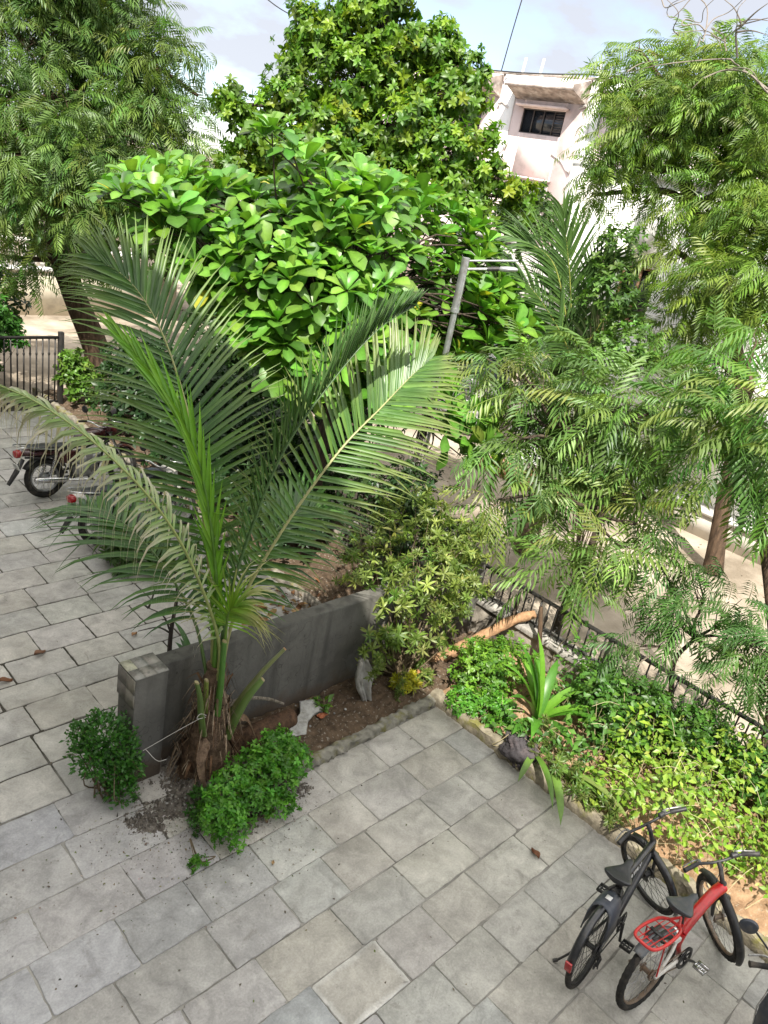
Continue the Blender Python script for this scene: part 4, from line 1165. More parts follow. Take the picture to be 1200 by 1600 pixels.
dead_leaf(2.75, 6.84, .004, .13, .2, (0.22, 0.12, 0.075), 'curled brown dead leaf lying flat in a slab joint, middle of three on the left')
dead_leaf(2.30, 6.55, .004, .13, -.2, (0.20, 0.09, 0.045), 'red brown dead leaf at the left edge of the photo')
dead_leaf(5.17, 2.06, .004, .12, 1.2, (0.17, 0.075, 0.04), 'dark red dead leaf on the paving below the limp strap leaves')
dead_leaf(3.20, 3.30, .004, .05, .8, (0.30, 0.2, 0.1), 'tiny tan leaf scrap on the paving below the lobed shrub')
dead_leaf(4.85, 5.5, .01, .14, .3, (0.42, 0.24, 0.10), 'orange dead leaf on the paving just behind the grey wall')
dead_leaf(5.95, 4.32, .22, .12, .3, (0.40, 0.20, 0.10), 'rust coloured dead leaf stuck above the yellow leaves')

# leaf litter behind the wall
lb = LB(); k = 260
p = np.stack([RNG.uniform(5.0, 6.6, k), RNG.uniform(5.3, 6.8, k), RNG.uniform(.02, .06, k)], 1)
lb.scatter(OVL, frames(unit(RNG.normal(0, 1, (k, 3)) * [1, 1, .2]), None, .6), p, RNG.uniform(.08, .17, k), pal(k, ((0.38, 0.2, 0.08), (0.24, 0.12, 0.06), (0.45, 0.30, 0.15), (0.15, .08, .05)), .2))
tag(lb.build('fallen_leaves', M_leaf), 'brown and orange leaf litter on the ground behind the grey wall', 'leaf litter', kind='stuff')
tr_ = lobed_shrub('trailing_plant', 'trailing leafy twigs flopping over the limp strap leaves at the bed edge', 'plant', (6.15, 2.5, .1), [((6.08, 2.55, .26), (.16, .30, .10)), ((5.98, 2.25, .20), (.14, .25, .10)), ((6.05, 1.95, .2), (.12, .22, .10)), ((6.2, 2.9, .3), (.14, .2, .12))], WH_LAN, 62, .085, ((0.09, 0.17, 0.03), (0.13, 0.21, 0.035), (0.17, 0.20, 0.06)), M_leaf, stems=26, down=.9, tw=.003)
# crumbs of soil round the palm's foot
lb = LB(); k = 2600
q = RNG.normal(0, 1, (k, 2)) * [.46, .34] + [3.1, 4.0]
q = q[~((q[:, 1] > 4.62) & (q[:, 0] > 2.5))]; k = len(q)
p = np.stack([q[:, 0], q[:, 1], .004 + .10 * np.clip(1 - np.hypot((q[:, 0] - 3.35) / .85, (q[:, 1] - 4.3) / .62), 0, 1)], 1)
lb.scatter(OV, frames(sph(k)), p, RNG.uniform(.006, .022, k), pal(k, ((0.15, 0.13, 0.105), (0.26, 0.235, 0.195), (0.09, .075, .06), (.34, .32, .28)), .25))
tag(lb.build('soil_crumbs', M_tint), 'loose soil crumbs strewn over the paving round the palm foot', 'soil', kind='stuff')
# specks of dirt and bits on the paving
lb = LB(); k = 420
p = np.stack([RNG.uniform(.8, 5.9, k), RNG.uniform(-.5, 9, k), np.full(k, .004)], 1)
m_ = RNG.random(k) < .4; p[m_] = np.stack([RNG.normal(2.7, .55, m_.sum()), RNG.normal(3.9, .45, m_.sum()), np.full(m_.sum(), .005)], 1)
lb.scatter(OVL, frames(unit(RNG.normal(0, 1, (k, 3)) * [1, 1, .1]), None, .4), p, RNG.uniform(.012, .034, k), pal(k, ((0.10, 0.08, 0.06), (0.2, 0.15, 0.1), (0.06, .05, .04), (.12, .16, .05)), .2))
tag(lb.build('debris', M_tint), 'tiny dark leaf scraps and crumbs scattered over the paving', 'debris', kind='stuff')

# dark rag heap at the bed edge
M_rag = simple('dark_rag', (0.055, 0.05, 0.053), 0.95, spec=0.15, var=0.5, scale=8, bump=0.6, bscale=60, dirt=(0.11, 0.088, 0.088), dscale=5)
mb = MB(); nu, nv = 60, 36; V = []; F = []
for j in range(nv + 1):
    ph = PI * j / nv
    for i in range(nu):
        th = 2 * PI * i / nu
        r_ = 1 + .18 * math.sin(th * 2 + ph * 5) + .13 * abs(math.sin(th * 4.0 - ph * 6)) + .12 * abs(math.sin(th * 8 + ph * 11)) - .15
        V.append((6.0 + .15 * r_ * math.sin(ph) * math.cos(th), 2.90 + .20 * r_ * math.sin(ph) * math.sin(th), .16 + .15 * r_ * math.cos(ph)))
F = [(j * nu + i, j * nu + (i + 1) % nu, (j + 1) * nu + (i + 1) % nu, (j + 1) * nu + i) for j in range(nv) for i in range(nu)]
mb.add(V, F); tag(mb.build('rag', M_rag, angle=60), 'crumpled dark purple grey rag at the bed edge below the lily', 'rag')

# string tied between the palm and the small shrub
mb = MB(); mb.tube(spline([(3.14, 4.34, .80), (2.95, 4.40, .70), (2.66, 4.50, .52)], 12), .0024, 5)
mb.tube(spline([(3.14, 4.34, .80), (3.05, 4.30, .88), (3.02, 4.30, .84), (3.13, 4.33, .79)], 10), .0024, 5)
mb.tube(spline([(2.68, 4.50, .53), (2.75, 4.42, .43), (2.84, 4.42, .40)], 8), .0024, 5)
tag(mb.build('string', simple('pale_twine', (0.48, 0.46, 0.42), .8)), 'pale string tied from the palm stem to the small round shrub', 'string')

# thin dark sapling behind the wall
sp_ = thing('sapling', 'thin dark bare stem with forked twigs behind the wall pillar', 'sapling', (3.32, 5.3, 0))
mb = MB()
mb.tube(spline([(3.32, 5.3, 0), (3.35, 5.32, .5), (3.37, 5.36, .95), (3.43, 5.4, 1.3)], 14), np.linspace(.03, .016, 14), 7, c=np.array((.045, .035, .03)))
for b0, e in (((3.37, 5.36, .95), (3.2, 5.5, 1.2)), ((3.37, 5.36, .95), (3.05, 5.4, 1.05)), ((3.2, 5.5, 1.2), (3.05, 5.6, 1.15)), ((3.43, 5.4, 1.3), (3.35, 5.5, 1.55)), ((3.43, 5.4, 1.3), (3.55, 5.5, 1.6)), ((3.35, 5.32, .6), (3.5, 5.25, .8)), ((3.2, 5.5, 1.2), (3.3, 5.62, 1.35))):
    b0 = np.array(b0); e = np.array(e); mb.tube(spline([b0, (b0 + e) / 2 + [.02, -.02, .06], e], 8), np.linspace(.011, .004, 8), 5, c=np.array((.05, .04, .035)))
mb.build('trunk', M_tint, sp_)
lb = LB(); k = 26; p = np.array([3.3, 5.25, .35]) + RNG.normal(0, 1, (k, 3)) * [.12, .12, .14]
lb.scatter(OVL, frames(unit(RNG.normal(0, 1, (k, 3)) * [1, 1, .4] + [-.3, -.2, .2])), p, RNG.uniform(.1, .17, k), pal(k, ((0.06, 0.12, 0.045), (0.09, 0.15, 0.06)))); lb.build('foliage', M_leaf, sp_)
# ------------------------------------------------------------------ trees
def limb(mb, a, b, r0, r1, sag=0.0, wob=.06, n=10, sides=7, c=None):
    a = np.array(a, float); b = np.array(b, float); l = np.linalg.norm(b - a)
    m = (a + b) / 2 + RNG.normal(0, wob * l, 3) + [0, 0, sag * l]
    q = (a * .75 + b * .25) + RNG.normal(0, wob * l * .4, 3) + [0, 0, sag * l * .6]
    P = spline([a, q, m, b], n)
    mb.tube(P, np.linspace(r0, r1, n), sides, cap=False, c=c if c is not None else np.array((1, 1, 1)))
    return P

def tree(name, label, base, trunk, lobes, tpl, nspray, per, size, cols, leafmat, barkmat, group=None, r0=.2, hang=.3, shell=.45, spread=.25, updir=0.0, roll=.3, keep=None, limb_r=.06, twig_r=.012, upb=(0, 0, 1), jit=.16, out=.7, lcols=None, r1=None):
    """lobes: (centre, radii); sprays of leaves fill them, each hung on its own twig"""
    rt = thing(name, label, 'tree', base, group=group)
    mb = MB(); tp = spline(trunk, 24)
    rr = np.linspace(r0, r1 if r1 else r0 * .4, 24); rr[:4] *= np.array([1.35, 1.18, 1.08, 1.02])
    mb.tube(tp, rr, 12, cap=False)
    lb = LB()
    vol = np.array([l[1][0] * l[1][1] * l[1][2] for l in lobes]) ** .75
    cnt = np.maximum(2, (nspray * vol / vol.sum()).astype(int))
    for li, ((c, r), k) in enumerate(zip(lobes, cnt)):
        c = np.array(c, float); r = np.array(r, float)
        dd = np.linalg.norm(tp - c, axis=1) + np.where(tp[:, 2] > c[2] + .2, 3, 0) + np.where(tp[:, 2] < tp[-1, 2] * .35, 2.0, 0)
        a = tp[int(np.argmin(dd))]
        LP = limb(mb, a, c, limb_r, limb_r * .4, .05)
        d = sph(k); q = shell + (1 - shell) * RNG.random(k) ** .6
        pos = c + d * r * q[:, None]
        for j in range(k):
            i = RNG.integers(4, 10); s = LP[i]
            limb(mb, s, pos[j], twig_r, twig_r * .35, -.03 if hang > .3 else .03, .08, 6, 4)
        n = k * per
        ctr = np.repeat(pos, per, 0); od = np.repeat(d, per, 0)
        lo = RNG.normal(0, 1, (n, 3)) * [spread, spread, spread * .6]
        p = ctr + lo * RNG.random((n, 1)) * .8
        ld = unit(unit(lo) * .9 + od * out + np.array([0, 0, updir - hang * .5]) + RNG.normal(0, .25, (n, 3)))
        up = unit(np.array(upb) + od * .35 + RNG.normal(0, .15, (n, 3)))
        tint = pal(n, cols, jit) * np.repeat(RNG.normal(1, .14, (k, 1)), per, 0)
        if lcols is not None:
            m2 = np.repeat(RNG.random(k) < .14, per); tint[m2] = pal(int(m2.sum()), lcols, .1)
        tint = np.clip(tint, .004, .9)
        R_ = frames(ld, up, roll); ch = RNG.integers(0, len(tpl), n)
        if keep is not None:
            ok = keep(p)
        else: ok = np.ones(n, bool)
        for t_ in range(len(tpl)):
            m_ = (ch == t_) & ok
            lb.scatter(tpl[t_], R_[m_], p[m_], size * RNG.uniform(.75, 1.2, m_.sum()), tint[m_])
    mb.build('trunk', barkmat, rt, angle=80)
    lb.build('crown', leafmat, rt)
    return rt

def ray(px, py, D):
    """a point of the place at horizontal distance D in the direction measured on the photograph (layout only)"""
    d = _F + _R * ((px - 600) / 1203.2) + _D * ((py - 800) / 1203.2)
    k = D / math.hypot(d.x, d.y)
    return np.array([d.x * k, d.y * k, 5.2 + d.z * k])

NE = ((0.08, 0.155, 0.032), (0.105, 0.185, 0.038), (0.06, 0.125, 0.03), (0.14, 0.21, 0.045))
NEL = ((0.12, 0.19, 0.03), (0.15, 0.20, 0.04))
# big neem on the left
T0 = [(7.56, 15.4, 0), (7.35, 15.55, .9), (6.95, 15.7, 1.9), (6.6, 15.8, 3.0), (6.7, 15.8, 4.4), (7.0, 15.7, 6.0)]
nl = []
for px, py, D, r, h in ((30, 60, 16.5, 1.1, .9), (110, 30, 17, 1.1, .9), (190, 50, 17, 1.1, .9), (250, 110, 16.5, .95, .75), (60, 150, 16, 1.1, .85), (160, 140, 17, 1.2, .9), (265, 190, 16.5, .85, .7), (215, 210, 16, .9, .7),
                        (20, 240, 16, 1.0, .8), (110, 230, 16, 1.0, .8), (170, 280, 15.8, .9, .7), (30, 330, 16, .9, .75), (100, 320, 15.5, .8, .6), (250, 270, 16, .9, .65), (10, 400, 16.5, .7, .55), (-50, 120, 16.5, 1.2, 1.0), (-60, 300, 16.5, 1.1, 1.0), (310, 220, 17, .65, .5), (130, -60, 17, 1.4, 1.0), (40, -40, 17, 1.3, 1.0), (150, 400, 16.5, .6, .5), (285, 95, 17, .5, .4), (310, 150, 17, .35, .3), (215, 0, 17, .6, .5)):
    nl.append((ray(px, py, D), (r * .78, r * .78, h * .72)))
tree('neem_tree', 'tall neem tree with drooping feathery leaves and a bare brown trunk at the left', (7.56, 15.4, 0), T0, nl, NMS, 470, 9, .46, NE, M_leaf, M_bark, r0=.30, hang=.30, out=.28, shell=.6, spread=.30, roll=.5, r1=.12, limb_r=.08, lcols=NEL, group=None)
# big neem on the right
nr = []
for px, py, D, r, h in ((985, 130, 13.8, .42, .35), (1050, 110, 14, .8, .55), (1130, 130, 14, .8, .55), (975, 200, 13.6, .45, .42), (1050, 190, 13.4, .8, .6), (1140, 210, 13.4, .8, .6), (945, 245, 13.6, .34, .34), (1190, 140, 13.6, .6, .5), (990, 260, 13.4, .5, .25),
                        (1110, 330, 13.2, .7, .5), (1180, 320, 13, .7, .55), (1040, 420, 12.6, .40, .25), (1120, 440, 12.6, .7, .45), (1180, 450, 12.4, .6, .5), (1080, 520, 12.8, .6, .4), (1240, 250, 13.4, .9, .9), (1250, 420, 13, .8, .8), (1000, 80, 14, .3, .2), (925, 305, 13.6, .12, .08),):
    nr.append((ray(px, py, D), (r, r, h)))
tree('neem_tree', 'large neem tree with yellow green drooping leaves before the white building at the right', (13.2, 3.95, 0), [(13.2, 3.95, 0), (13.1, 4.2, 1.4), (13.1, 4.45, 2.8), (12.9, 5.1, 4.2), (12.7, 5.9, 5.3), (12.4, 6.5, 6.3)], nr, NMS, 330, 10, .40,
     ((0.10, 0.185, 0.02), (0.125, 0.21, 0.025), (0.07, 0.14, 0.02), (0.155, 0.225, 0.03)), M_leaf, M_bark, r0=.135, hang=.30, out=.25, shell=.4, spread=.28, roll=.5, r1=.10, limb_r=.07, lcols=((.15, .22, .035),))
# young neem leaning over the railing in the middle
ns = []
for px, py, D, r, h in ((820, 590, 9.2, .36, .25), (880, 640, 9.4, .50, .40), (960, 640, 9.3, .50, .38), (1030, 640, 9.3, .42, .30), (800, 690, 9.0, .32, .28), (870, 720, 9.2, .50, .38), (960, 720, 9.3, .48, .36), (1040, 720, 9.3, .32, .25), (780, 780, 8.7, .26, .24),
                        (850, 770, 8.9, .34, .26), (910, 865, 8.3, .34, .22), (965, 850, 8.4, .38, .25), (895, 915, 8.1, .16, .14), (1000, 820, 8.7, .28, .22), (800, 640, 9.4, .3, .25), (760, 560, 9.8, .18, .14), (1010, 780, 9, .26, .2), (910, 570, 9.6, .3, .22)):
    ns.append((ray(px, py, D), (r, r, h)))
tree('young_neem', 'young neem leaning over the railing with sunlit grey green feathery leaves', (7.78, 3.75, 0), [(7.78, 3.75, 0), (7.80, 3.8, .7), (7.9, 3.75, 1.6), (7.98, 3.85, 2.3), (7.75, 4.3, 2.9)], ns, NM, 84, 8, .50,
     ((0.10, 0.19, 0.045), (0.125, 0.215, 0.05), (0.08, 0.155, 0.04), (0.15, 0.235, 0.05)), M_leaf, M_darkbark, r0=.055, hang=.15, out=.3, shell=.3, spread=.26, limb_r=.030, twig_r=.010, r1=.03, lcols=((.17, .22, .05),))
# leafy branches at the right edge
nb = []
for px, py, D, r, h in ((1110, 560, 9.0, .36, .22), (1090, 620, 8.8, .30, .30), (1180, 600, 8.4, .36, .25), (1080, 700, 8.8, .22, .25), (1150, 690, 8.2, .36, .25), (1190, 760, 8.0, .38, .30), (1230, 680, 8.0, .5, .4), (1180, 540, 9, .3, .2)):
    nb.append((ray(px, py, D), (r, r, h)))
tree('young_neem', 'young neem with long fresh green leaflets crowding in from the right edge', (8.3, 1.2, 0), [(8.3, 1.2, 0), (8.25, 1.5, 1.2), (8.1, 2.0, 2.4), (8.0, 2.4, 3.2), (8.05, 2.7, 3.8)], nb, NM, 44, 9, .44,
     ((0.08, 0.19, 0.028), (0.105, 0.22, 0.032), (0.065, 0.15, 0.03)), M_leaf, M_bark, r0=.06, hang=.3, out=.3, shell=.3, spread=.24, limb_r=.028, twig_r=.010, r1=.03, lcols=((.16, .22, .05),))
nb = []
for px, py, D, r, h in ((1010, 930, 8.2, .30, .2), (1090, 900, 8.3, .32, .2), (1000, 1010, 7.9, .22, .15), (1150, 960, 7.9, .32, .22), (1180, 1040, 7.6, .30, .22), (1060, 960, 8.1, .3, .2), (1120, 1060, 7.7, .22, .16), (1030, 880, 8.4, .22, .15), (1230, 1000, 7.6, .4, .3)):
    nb.append((ray(px, py, D), (r, r, h)))
tree('young_neem', 'low neem sapling with dark forked branches over the sandy road beyond the railing', (8.0, 2.2, 0), [(8.0, 2.2, 0), (7.95, 2.3, .5), (7.95, 2.4, .9), (8.0, 2.3, 1.25)], nb, NM, 44, 7, .34,
     ((0.06, 0.14, 0.03), (0.085, 0.17, 0.035), (0.05, 0.11, 0.028)), M_leaf, M_darkbark, r0=.04, hang=.15, out=.3, shell=.25, spread=.24, limb_r=.020, twig_r=.009, r1=.02)

# mango-like tree behind
mg = []
for px, py, D, r, h in ((590, 30, 16, 1.0, .8), (500, 60, 16, .7, .6), (650, 90, 16, 1.0, .8), (550, 130, 15.5, 1.0, .8), (700, 150, 15.5, .8, .6), (460, 160, 15.5, .7, .5), (400, 200, 15.5, .7, .5), (620, 200, 15, 1.0, .7), (730, 110, 15.8, .4, .35), (470, 100, 16, .4, .35), (700, 240, 14.8, .9, .6), (520, 220, 14.8, .9, .6), (440, 230, 15, .7, .5), (780, 280, 14.5, .5, .35), (600, 280, 14.6, .9, .6), (720, 310, 14.5, .7, .5), (380, 260, 15.5, .6, .45), (810, 310, 14.5, .4, .3), (590, -40, 16, .8, .7), (760, 220, 14.8, .3, .25), (690, 60, 16, .5, .4), (440, 290, 15, .6, .4), (480, 50, 16, .3, .3), (350, 160, 16, .4, .3)):
    mg.append((ray(px, py, D), (r * .80, r * .80, h * .80)))
tree('mango_tree', 'broad bright green tree with dense leaf clusters behind the big leaved tree', (11.2, 11.6, 0), [(11.2, 11.6, 0), (11.2, 11.6, 1.8), (11.0, 11.7, 3.6), (10.9, 11.8, 5.4), (10.8, 11.9, 7.2)], mg, WH_MANGO, 700, 9, .135,
     ((0.08, 0.18, 0.016), (0.11, 0.215, 0.018), (0.06, 0.14, 0.015), (0.15, 0.25, 0.02)), M_leaf, M_darkbark, r0=.26, hang=.0, shell=.55, spread=.24, updir=.35, r1=.1, limb_r=.07, lcols=((0.20, 0.28, 0.02), (0.15, 0.25, 0.02)), out=.5)

# dark shrubs under the trees
DKC = ((0.022, 0.055, 0.016), (0.03, 0.07, 0.018), (0.018, 0.045, 0.014))
for i, (x, y, r, h, lab) in enumerate(((6.7, 9.3, .8, 1.25, 'dark hedge shrub behind the second motorcycle'), (6.8, 10.9, .85, 1.35, 'dark hedge shrub beside the front of the red motorcycle'), (6.7, 12.5, .8, 1.3, 'dark hedge shrub between the red motorcycle and the neem trunk'), (6.7, 7.9, .75, 1.3, 'dark hedge shrub right below the big leaved tree'))):
    lobed_shrub('hedge_shrub', lab, 'shrub', (x, y, 0), [((x, y, h * .6), (r, r, h * .6)), ((x + .2, y + .5, h * .8), (r * .7, r * .7, h * .5)), ((x - .2, y - .4, h * .5), (r * .6, r * .6, h * .45)), ((x + .3, y - .3, h * 1.05), (r * .55, r * .6, h * .4))], WH_OV, 760, .12, DKC, M_leaf, stems=24, group='dark hedge shrubs')
lobed_shrub('leafy_shrub', 'light green shrub in front of the neem trunk and the iron gate', 'shrub', (6.45, 14.3, 0), [((6.4, 14.3, .6), (.30, .3, .40)), ((6.6, 14.2, .4), (.35, .3, .32)), ((6.3, 14.3, .9), (.2, .2, .22))], WH_OV, 230, .12, ((0.09, 0.19, 0.025), (0.12, 0.22, 0.03)), M_leaf, stems=14)
lobed_shrub('leafy_shrub', 'dark green shrub hanging over the iron gate at the far left', 'shrub', (4.95, 14.8, 0), [((4.9, 14.8, 1.6), (.5, .4, .45)), ((5.3, 14.75, 1.25), (.32, .32, .35)), ((4.6, 14.7, 1.0), (.5, .4, .5))], WH_OV, 420, .13, SHD, M_leaf, stems=14)
lobed_shrub('leafy_shrub', 'low leafy plant at the rear wheel of the second motorcycle', 'plant', (4.35, 8.25, 0), [((4.35, 8.3, .35), (.2, .2, .28)), ((4.5, 8.05, .22), (.25, .22, .2)), ((4.85, 7.85, .18), (.3, .2, .16))], WH_LAN, 46, .2, ((0.06, 0.13, 0.03), (0.09, 0.17, 0.04)), M_leaf, stems=12)
lobed_shrub('leafy_shrub', 'round green shrub before the pink building, seen above the lamp pole arms', 'shrub', (17.2, 12.3, 0), [(ray(830, 345, 21), (.9, .9, .6)), (ray(770, 450, 20), (.8, .8, .7)), (ray(810, 350, 21), (.7, .7, .6)), (ray(770, 510, 20), (.9, .9, .9))], WH_OV, 700, .17, ((0.05, 0.10, 0.02), (0.07, 0.13, 0.025)), M_leaf, stems=10)
lobed_shrub('creeper', 'small leaved creeper climbing left of the right neem trunk', 'creeper', (10.6, 5.2, 0), [(ray(965, 390, 11.8), (.35, .35, .4)), (ray(950, 460, 11.6), (.38, .38, .42)), (ray(980, 540, 11.4), (.42, .42, .4)), (ray(940, 560, 11.2), (.4, .4, .35)), (ray(1010, 590, 11), (.4, .4, .35)), (ray(920, 600, 11), (.3, .3, .3))], WH_OV, 620, .085, ((0.07, 0.15, 0.022), (0.10, 0.19, 0.03), (0.05, 0.11, 0.02)), M_leaf, stems=24)
for i, (x, y, lab) in enumerate(((8.6, 9.6, 'tall dark leafy shrub beyond the railing behind the almond tree stem'), (8.8, 11.6, 'tall dark leafy shrub beyond the railing nearest the neem trunk'), (9.6, 13.4, 'tall dark leafy shrub beyond the railing at the foot of the mango tree'), (5.3, 17.2, 'tall dark leafy shrub directly behind the iron gate'))):
    lobed_shrub('tall_shrub', lab, 'shrub', (x, y, 0), [((x, y, 1.2), (.9, .9, 1.0)), ((x - .3, y + .7, 1.7), (.7, .8, .8)), ((x + .4, y - .6, 1.5), (.7, .7, .8)), ((x, y, 2.3), (.7, .8, .6)), ((x - .5, y - .2, .7), (.6, .7, .6))], WH_OV, 800, .15, ((0.03, 0.07, 0.018), (0.042, 0.09, 0.02), (0.022, 0.055, 0.016)), M_leaf, stems=20, group='tall dark shrubs beyond the yard')
# far woods that close the view on the ground behind the trees
for i, (x, y, r, h) in enumerate(((14.5, 22, 2.6, 3.2), (11, 25, 2.6, 3.4), (18, 21, 2.4, 2.6))):
    tree('garden_tree', ('dark leafy tree far behind the mango tree', 'dark leafy tree behind the neem and the back wall', 'small leafy tree at the foot of the pink building')[i], (x, y, 0), [(x, y, 0), (x, y, h * .5), (x, y, h)],
         [((x, y, h), (r, r, 1.2)), ((x + 1, y - 1, h * .7), (r * .7, r * .7, 1)), ((x - 1, y - .5, h * .65), (r * .7, r * .7, 1))], WH_MANGO, 130, 8, .3, ((0.04, 0.08, 0.018), (0.055, 0.10, 0.02)), M_leaf, M_darkbark, r0=.15, hang=0, shell=.6, spread=.45, updir=.3, group='leafy trees in the far gardens')

# ------------------------------------------------------------------ tropical almond: rosettes of big leaves
ALC = ((0.075, 0.185, 0.022), (0.095, 0.215, 0.025), (0.055, 0.145, 0.022), (0.13, 0.235, 0.03))
def almond():
    rt = thing('almond_tree', 'tropical almond tree with rosettes of big glossy leaves behind the coconut palm', 'tree', (6.7, 7.3, 0))
    mb = MB(); lb = LB()
    tp = spline([(6.7, 7.3, 0), (6.65, 7.3, 1.2), (6.6, 7.2, 2.4), (6.5, 7.1, 3.4), (6.4, 7.1, 4.2)], 20)
    mb.tube(tp, np.linspace(.12, .05, 20), 10, cap=False)
    spots = []
    # rows of rosettes over the crown: (pixel direction, distance)
    def top_y(px):     # outline of the crown measured in the photo
        return np.interp(px, [170, 210, 280, 340, 420, 470, 540, 600, 690, 760, 800, 825], [295, 262, 246, 262, 285, 240, 248, 268, 300, 350, 440, 500])
    def bot_y(px):
        return np.interp(px, [170, 230, 300, 380, 450, 560, 650, 730, 800, 825], [305, 350, 430, 540, 620, 640, 640, 560, 550, 520])
    for k in range(3600):
        px = RNG.uniform(172, 822); t, b = top_y(px), bot_y(px)
        if b - t < 5: continue
        v = RNG.random() ** .85
        py = t + 16 + (b - t - 24) * v
        D = 9.7 - 1.2 * math.sin(min(1, v * 1.3) * PI * .55) + abs(RNG.uniform(-.5, 1.0)) ** 1.5 * 1.5
        D += .5 * abs(px - 480) / 330 + 1.5 * min(1, max(0, (px - 610) / 60))
        p = ray(px, py, D)
        if p[2] < 1.2: continue
        if all(np.linalg.norm(p - q[0]) > .245 for q in spots):
            spots.append((p, v))
        if len(spots) > 420: break
    ex = [(ray(425, 208, 9.4), 0.0), (ray(412, 215, 9.4), 0.0), (ray(455, 235, 9.3), 0)]
    for px, py in ((700, 650), (730, 690), (705, 625), (745, 655), (720, 712), (690, 600), (755, 700), (690, 680)):
        ex.append((ray(px, py, 9.15 + RNG.uniform(-.15, .2)), .8))
    for p, v in spots + ex:
        p = np.array(p)
        cen = np.array([6.7, 7.3, 2.6])
        d = unit(p - cen); ax = unit(d * .55 + np.array([-.22, -.25, .75]) * (1 - .3 * v) + RNG.normal(0, .16, 3))
        n = int(RNG.integers(9, 14))
        a0 = RNG.uniform(0, 6.28); x = unit(np.cross(ax, [0.3, .2, .9])); y = np.cross(ax, x)
        k = np.arange(n); an = a0 + k * 2.399
        tl = np.clip(1.25 - 1.0 * (k / n) + RNG.normal(0, .12, n), .12, 1.45)       # outer leaves lie flat, inner stand up
        ld = np.cos(tl)[:, None] * ax + np.sin(tl)[:, None] * (np.cos(an)[:, None] * x + np.sin(an)[:, None] * y)
        up = np.tile(ax, (n, 1)) + np.array([0, 0, .5])
        R_ = frames(ld, up, .18)
        sc_ = .34 * RNG.uniform(.7, 1.12) * (1 - .45 * (k / n) ** 2) * RNG.uniform(.8, 1.15, n)
        tint = pal(n, ALC, .17) * RNG.uniform(.8, 1.15) * (1 + .55 * (k / n)[:, None] ** 3)
        yl = RNG.random(n) < .006; tint[yl] = (0.30, 0.30, 0.03)
        ch = RNG.integers(0, len(AL), n)
        for t_ in range(len(AL)):
            m_ = ch == t_
            lb.scatter(AL[t_], R_[m_], p + ld[m_] * .03, sc_[m_], tint[m_])
        q = tp[RNG.integers(9, 20)]
        limb(mb, q, p, .02, .008, .04, .06, 8, 5)
    mb.build('trunk', M_darkbark, rt, angle=80)
    lb.build('crown', M_gloss, rt)
almond()

# ------------------------------------------------------------------ second coconut palm beyond the railing
p2 = thing('coconut_palm', 'small coconut palm beyond the railing in front of the white building', 'palm', (10.4, 6.05, 0))
c0 = ray(893, 590, 12.1)
LG = ((0.06, 0.12, 0.03), (0.08, 0.15, 0.035), (0.045, 0.09, 0.025))
for i, (tips, Nn, lm) in enumerate((([(893, 520, 12.1), (890, 430, 12.0), (880, 330, 11.9)], toC(c0), 1.05), ([(888, 520, 12.0), (868, 420, 11.9), (835, 385, 11.8), (800, 372, 11.8)], (-.3, -.4, .8), .9), ([(885, 540, 11.9), (845, 470, 11.6), (800, 420, 11.3)], (-.5, -.4, .7), .8),
                                    ([(905, 540, 12.1), (925, 450, 12.1), (955, 400, 12.0)], toC(c0), .9), ([(910, 550, 12), (950, 490, 11.8), (985, 470, 11.6)], (-.2, -.5, .8), .8), ([(875, 560, 11.8), (830, 530, 11.4), (795, 545, 11.0)], (-.3, -.3, .9), .8))):
    frond(p2, [c0 + [0, 0, -.5], c0] + [ray(*q) for q in tips], Nn, lmax=lm, npair=64, t0=.22, droop=.16, lift=.12, cols=LG, seed=30 + i, amax=66, amin=16, rcol=(0.30, 0.32, 0.08), r0=.03)
mb = MB(); mb.tube(spline([(10.4, 6.05, 0), (10.38, 6.05, 1.3), c0 + [0, 0, -.2]], 14), np.linspace(.20, .10, 14), 12, c=np.array((.14, .10, .07))); mb.build('trunk', M_husk, p2)

# bare creeper twigs above the right neem
bc = thing('bare_creeper', 'leafless grey creeper twigs curling above the right neem against the sky', 'creeper', tuple(ray(1210, 150, 12.5)))
mb = MB()
TW = [((1200, 140), (1150, 100), (1130, 92), (1040, 100), (985, 112)), ((1200, 145), (1170, 115), (1135, 110), (1100, 122), (1080, 140)), ((1152, 90), (1150, 50), (1158, 40), (1148, 14), (1130, -2)), ((1135, 80), (1133, 60), (1150, 45), (1153, 15), (1170, -5)),
      ((1134, 66), (1120, 58), (1100, 48), (1050, 52)), ((1150, 50), (1175, 48), (1200, 55)), ((1154, 45), (1180, 20), (1200, 5)), ((1152, 40), (1200, 28), (1220, 24)), ((1098, 66), (1104, 40), (1104, 10), (1085, -5), (1065, 15), (1050, 28), (1042, 20), (1050, 5), (1080, -8)),
      ((1090, 72), (1100, 55), (1120, 60), (1128, 80)), ((1100, 50), (1115, 30), (1140, 18), (1165, -5)), ((1102, 48), (1090, 38), (1066, 40), (1072, 30), (1095, 35), (1100, 15), (1120, -5)), ((1112, 44), (1130, 55), (1132, 72)), ((1155, 35), (1180, 30), (1210, 34)), ((1060, 55), (1052, 45), (1060, 20), (1038, -5)), ((1034, 0), (1040, 12), (1060, 4), (1085, -6)), ((1100, 122), (1130, 110), (1170, 108), (1190, 135)), ((980, 112), (1000, 100), (1030, 94))]
for q in TW:
    P = spline([ray(a, b, 12.5 + .25 * math.sin(a * .05 + i)) for i, (a, b) in enumerate(q)], 26)
    mb.tube(P, np.linspace(.016 if q[0][0] > 1145 and q[0][1] > 40 else .009, .004, 26), 5, c=np.array((.20, .17, .14)))
mb.build('twigs', M_tint, bc)

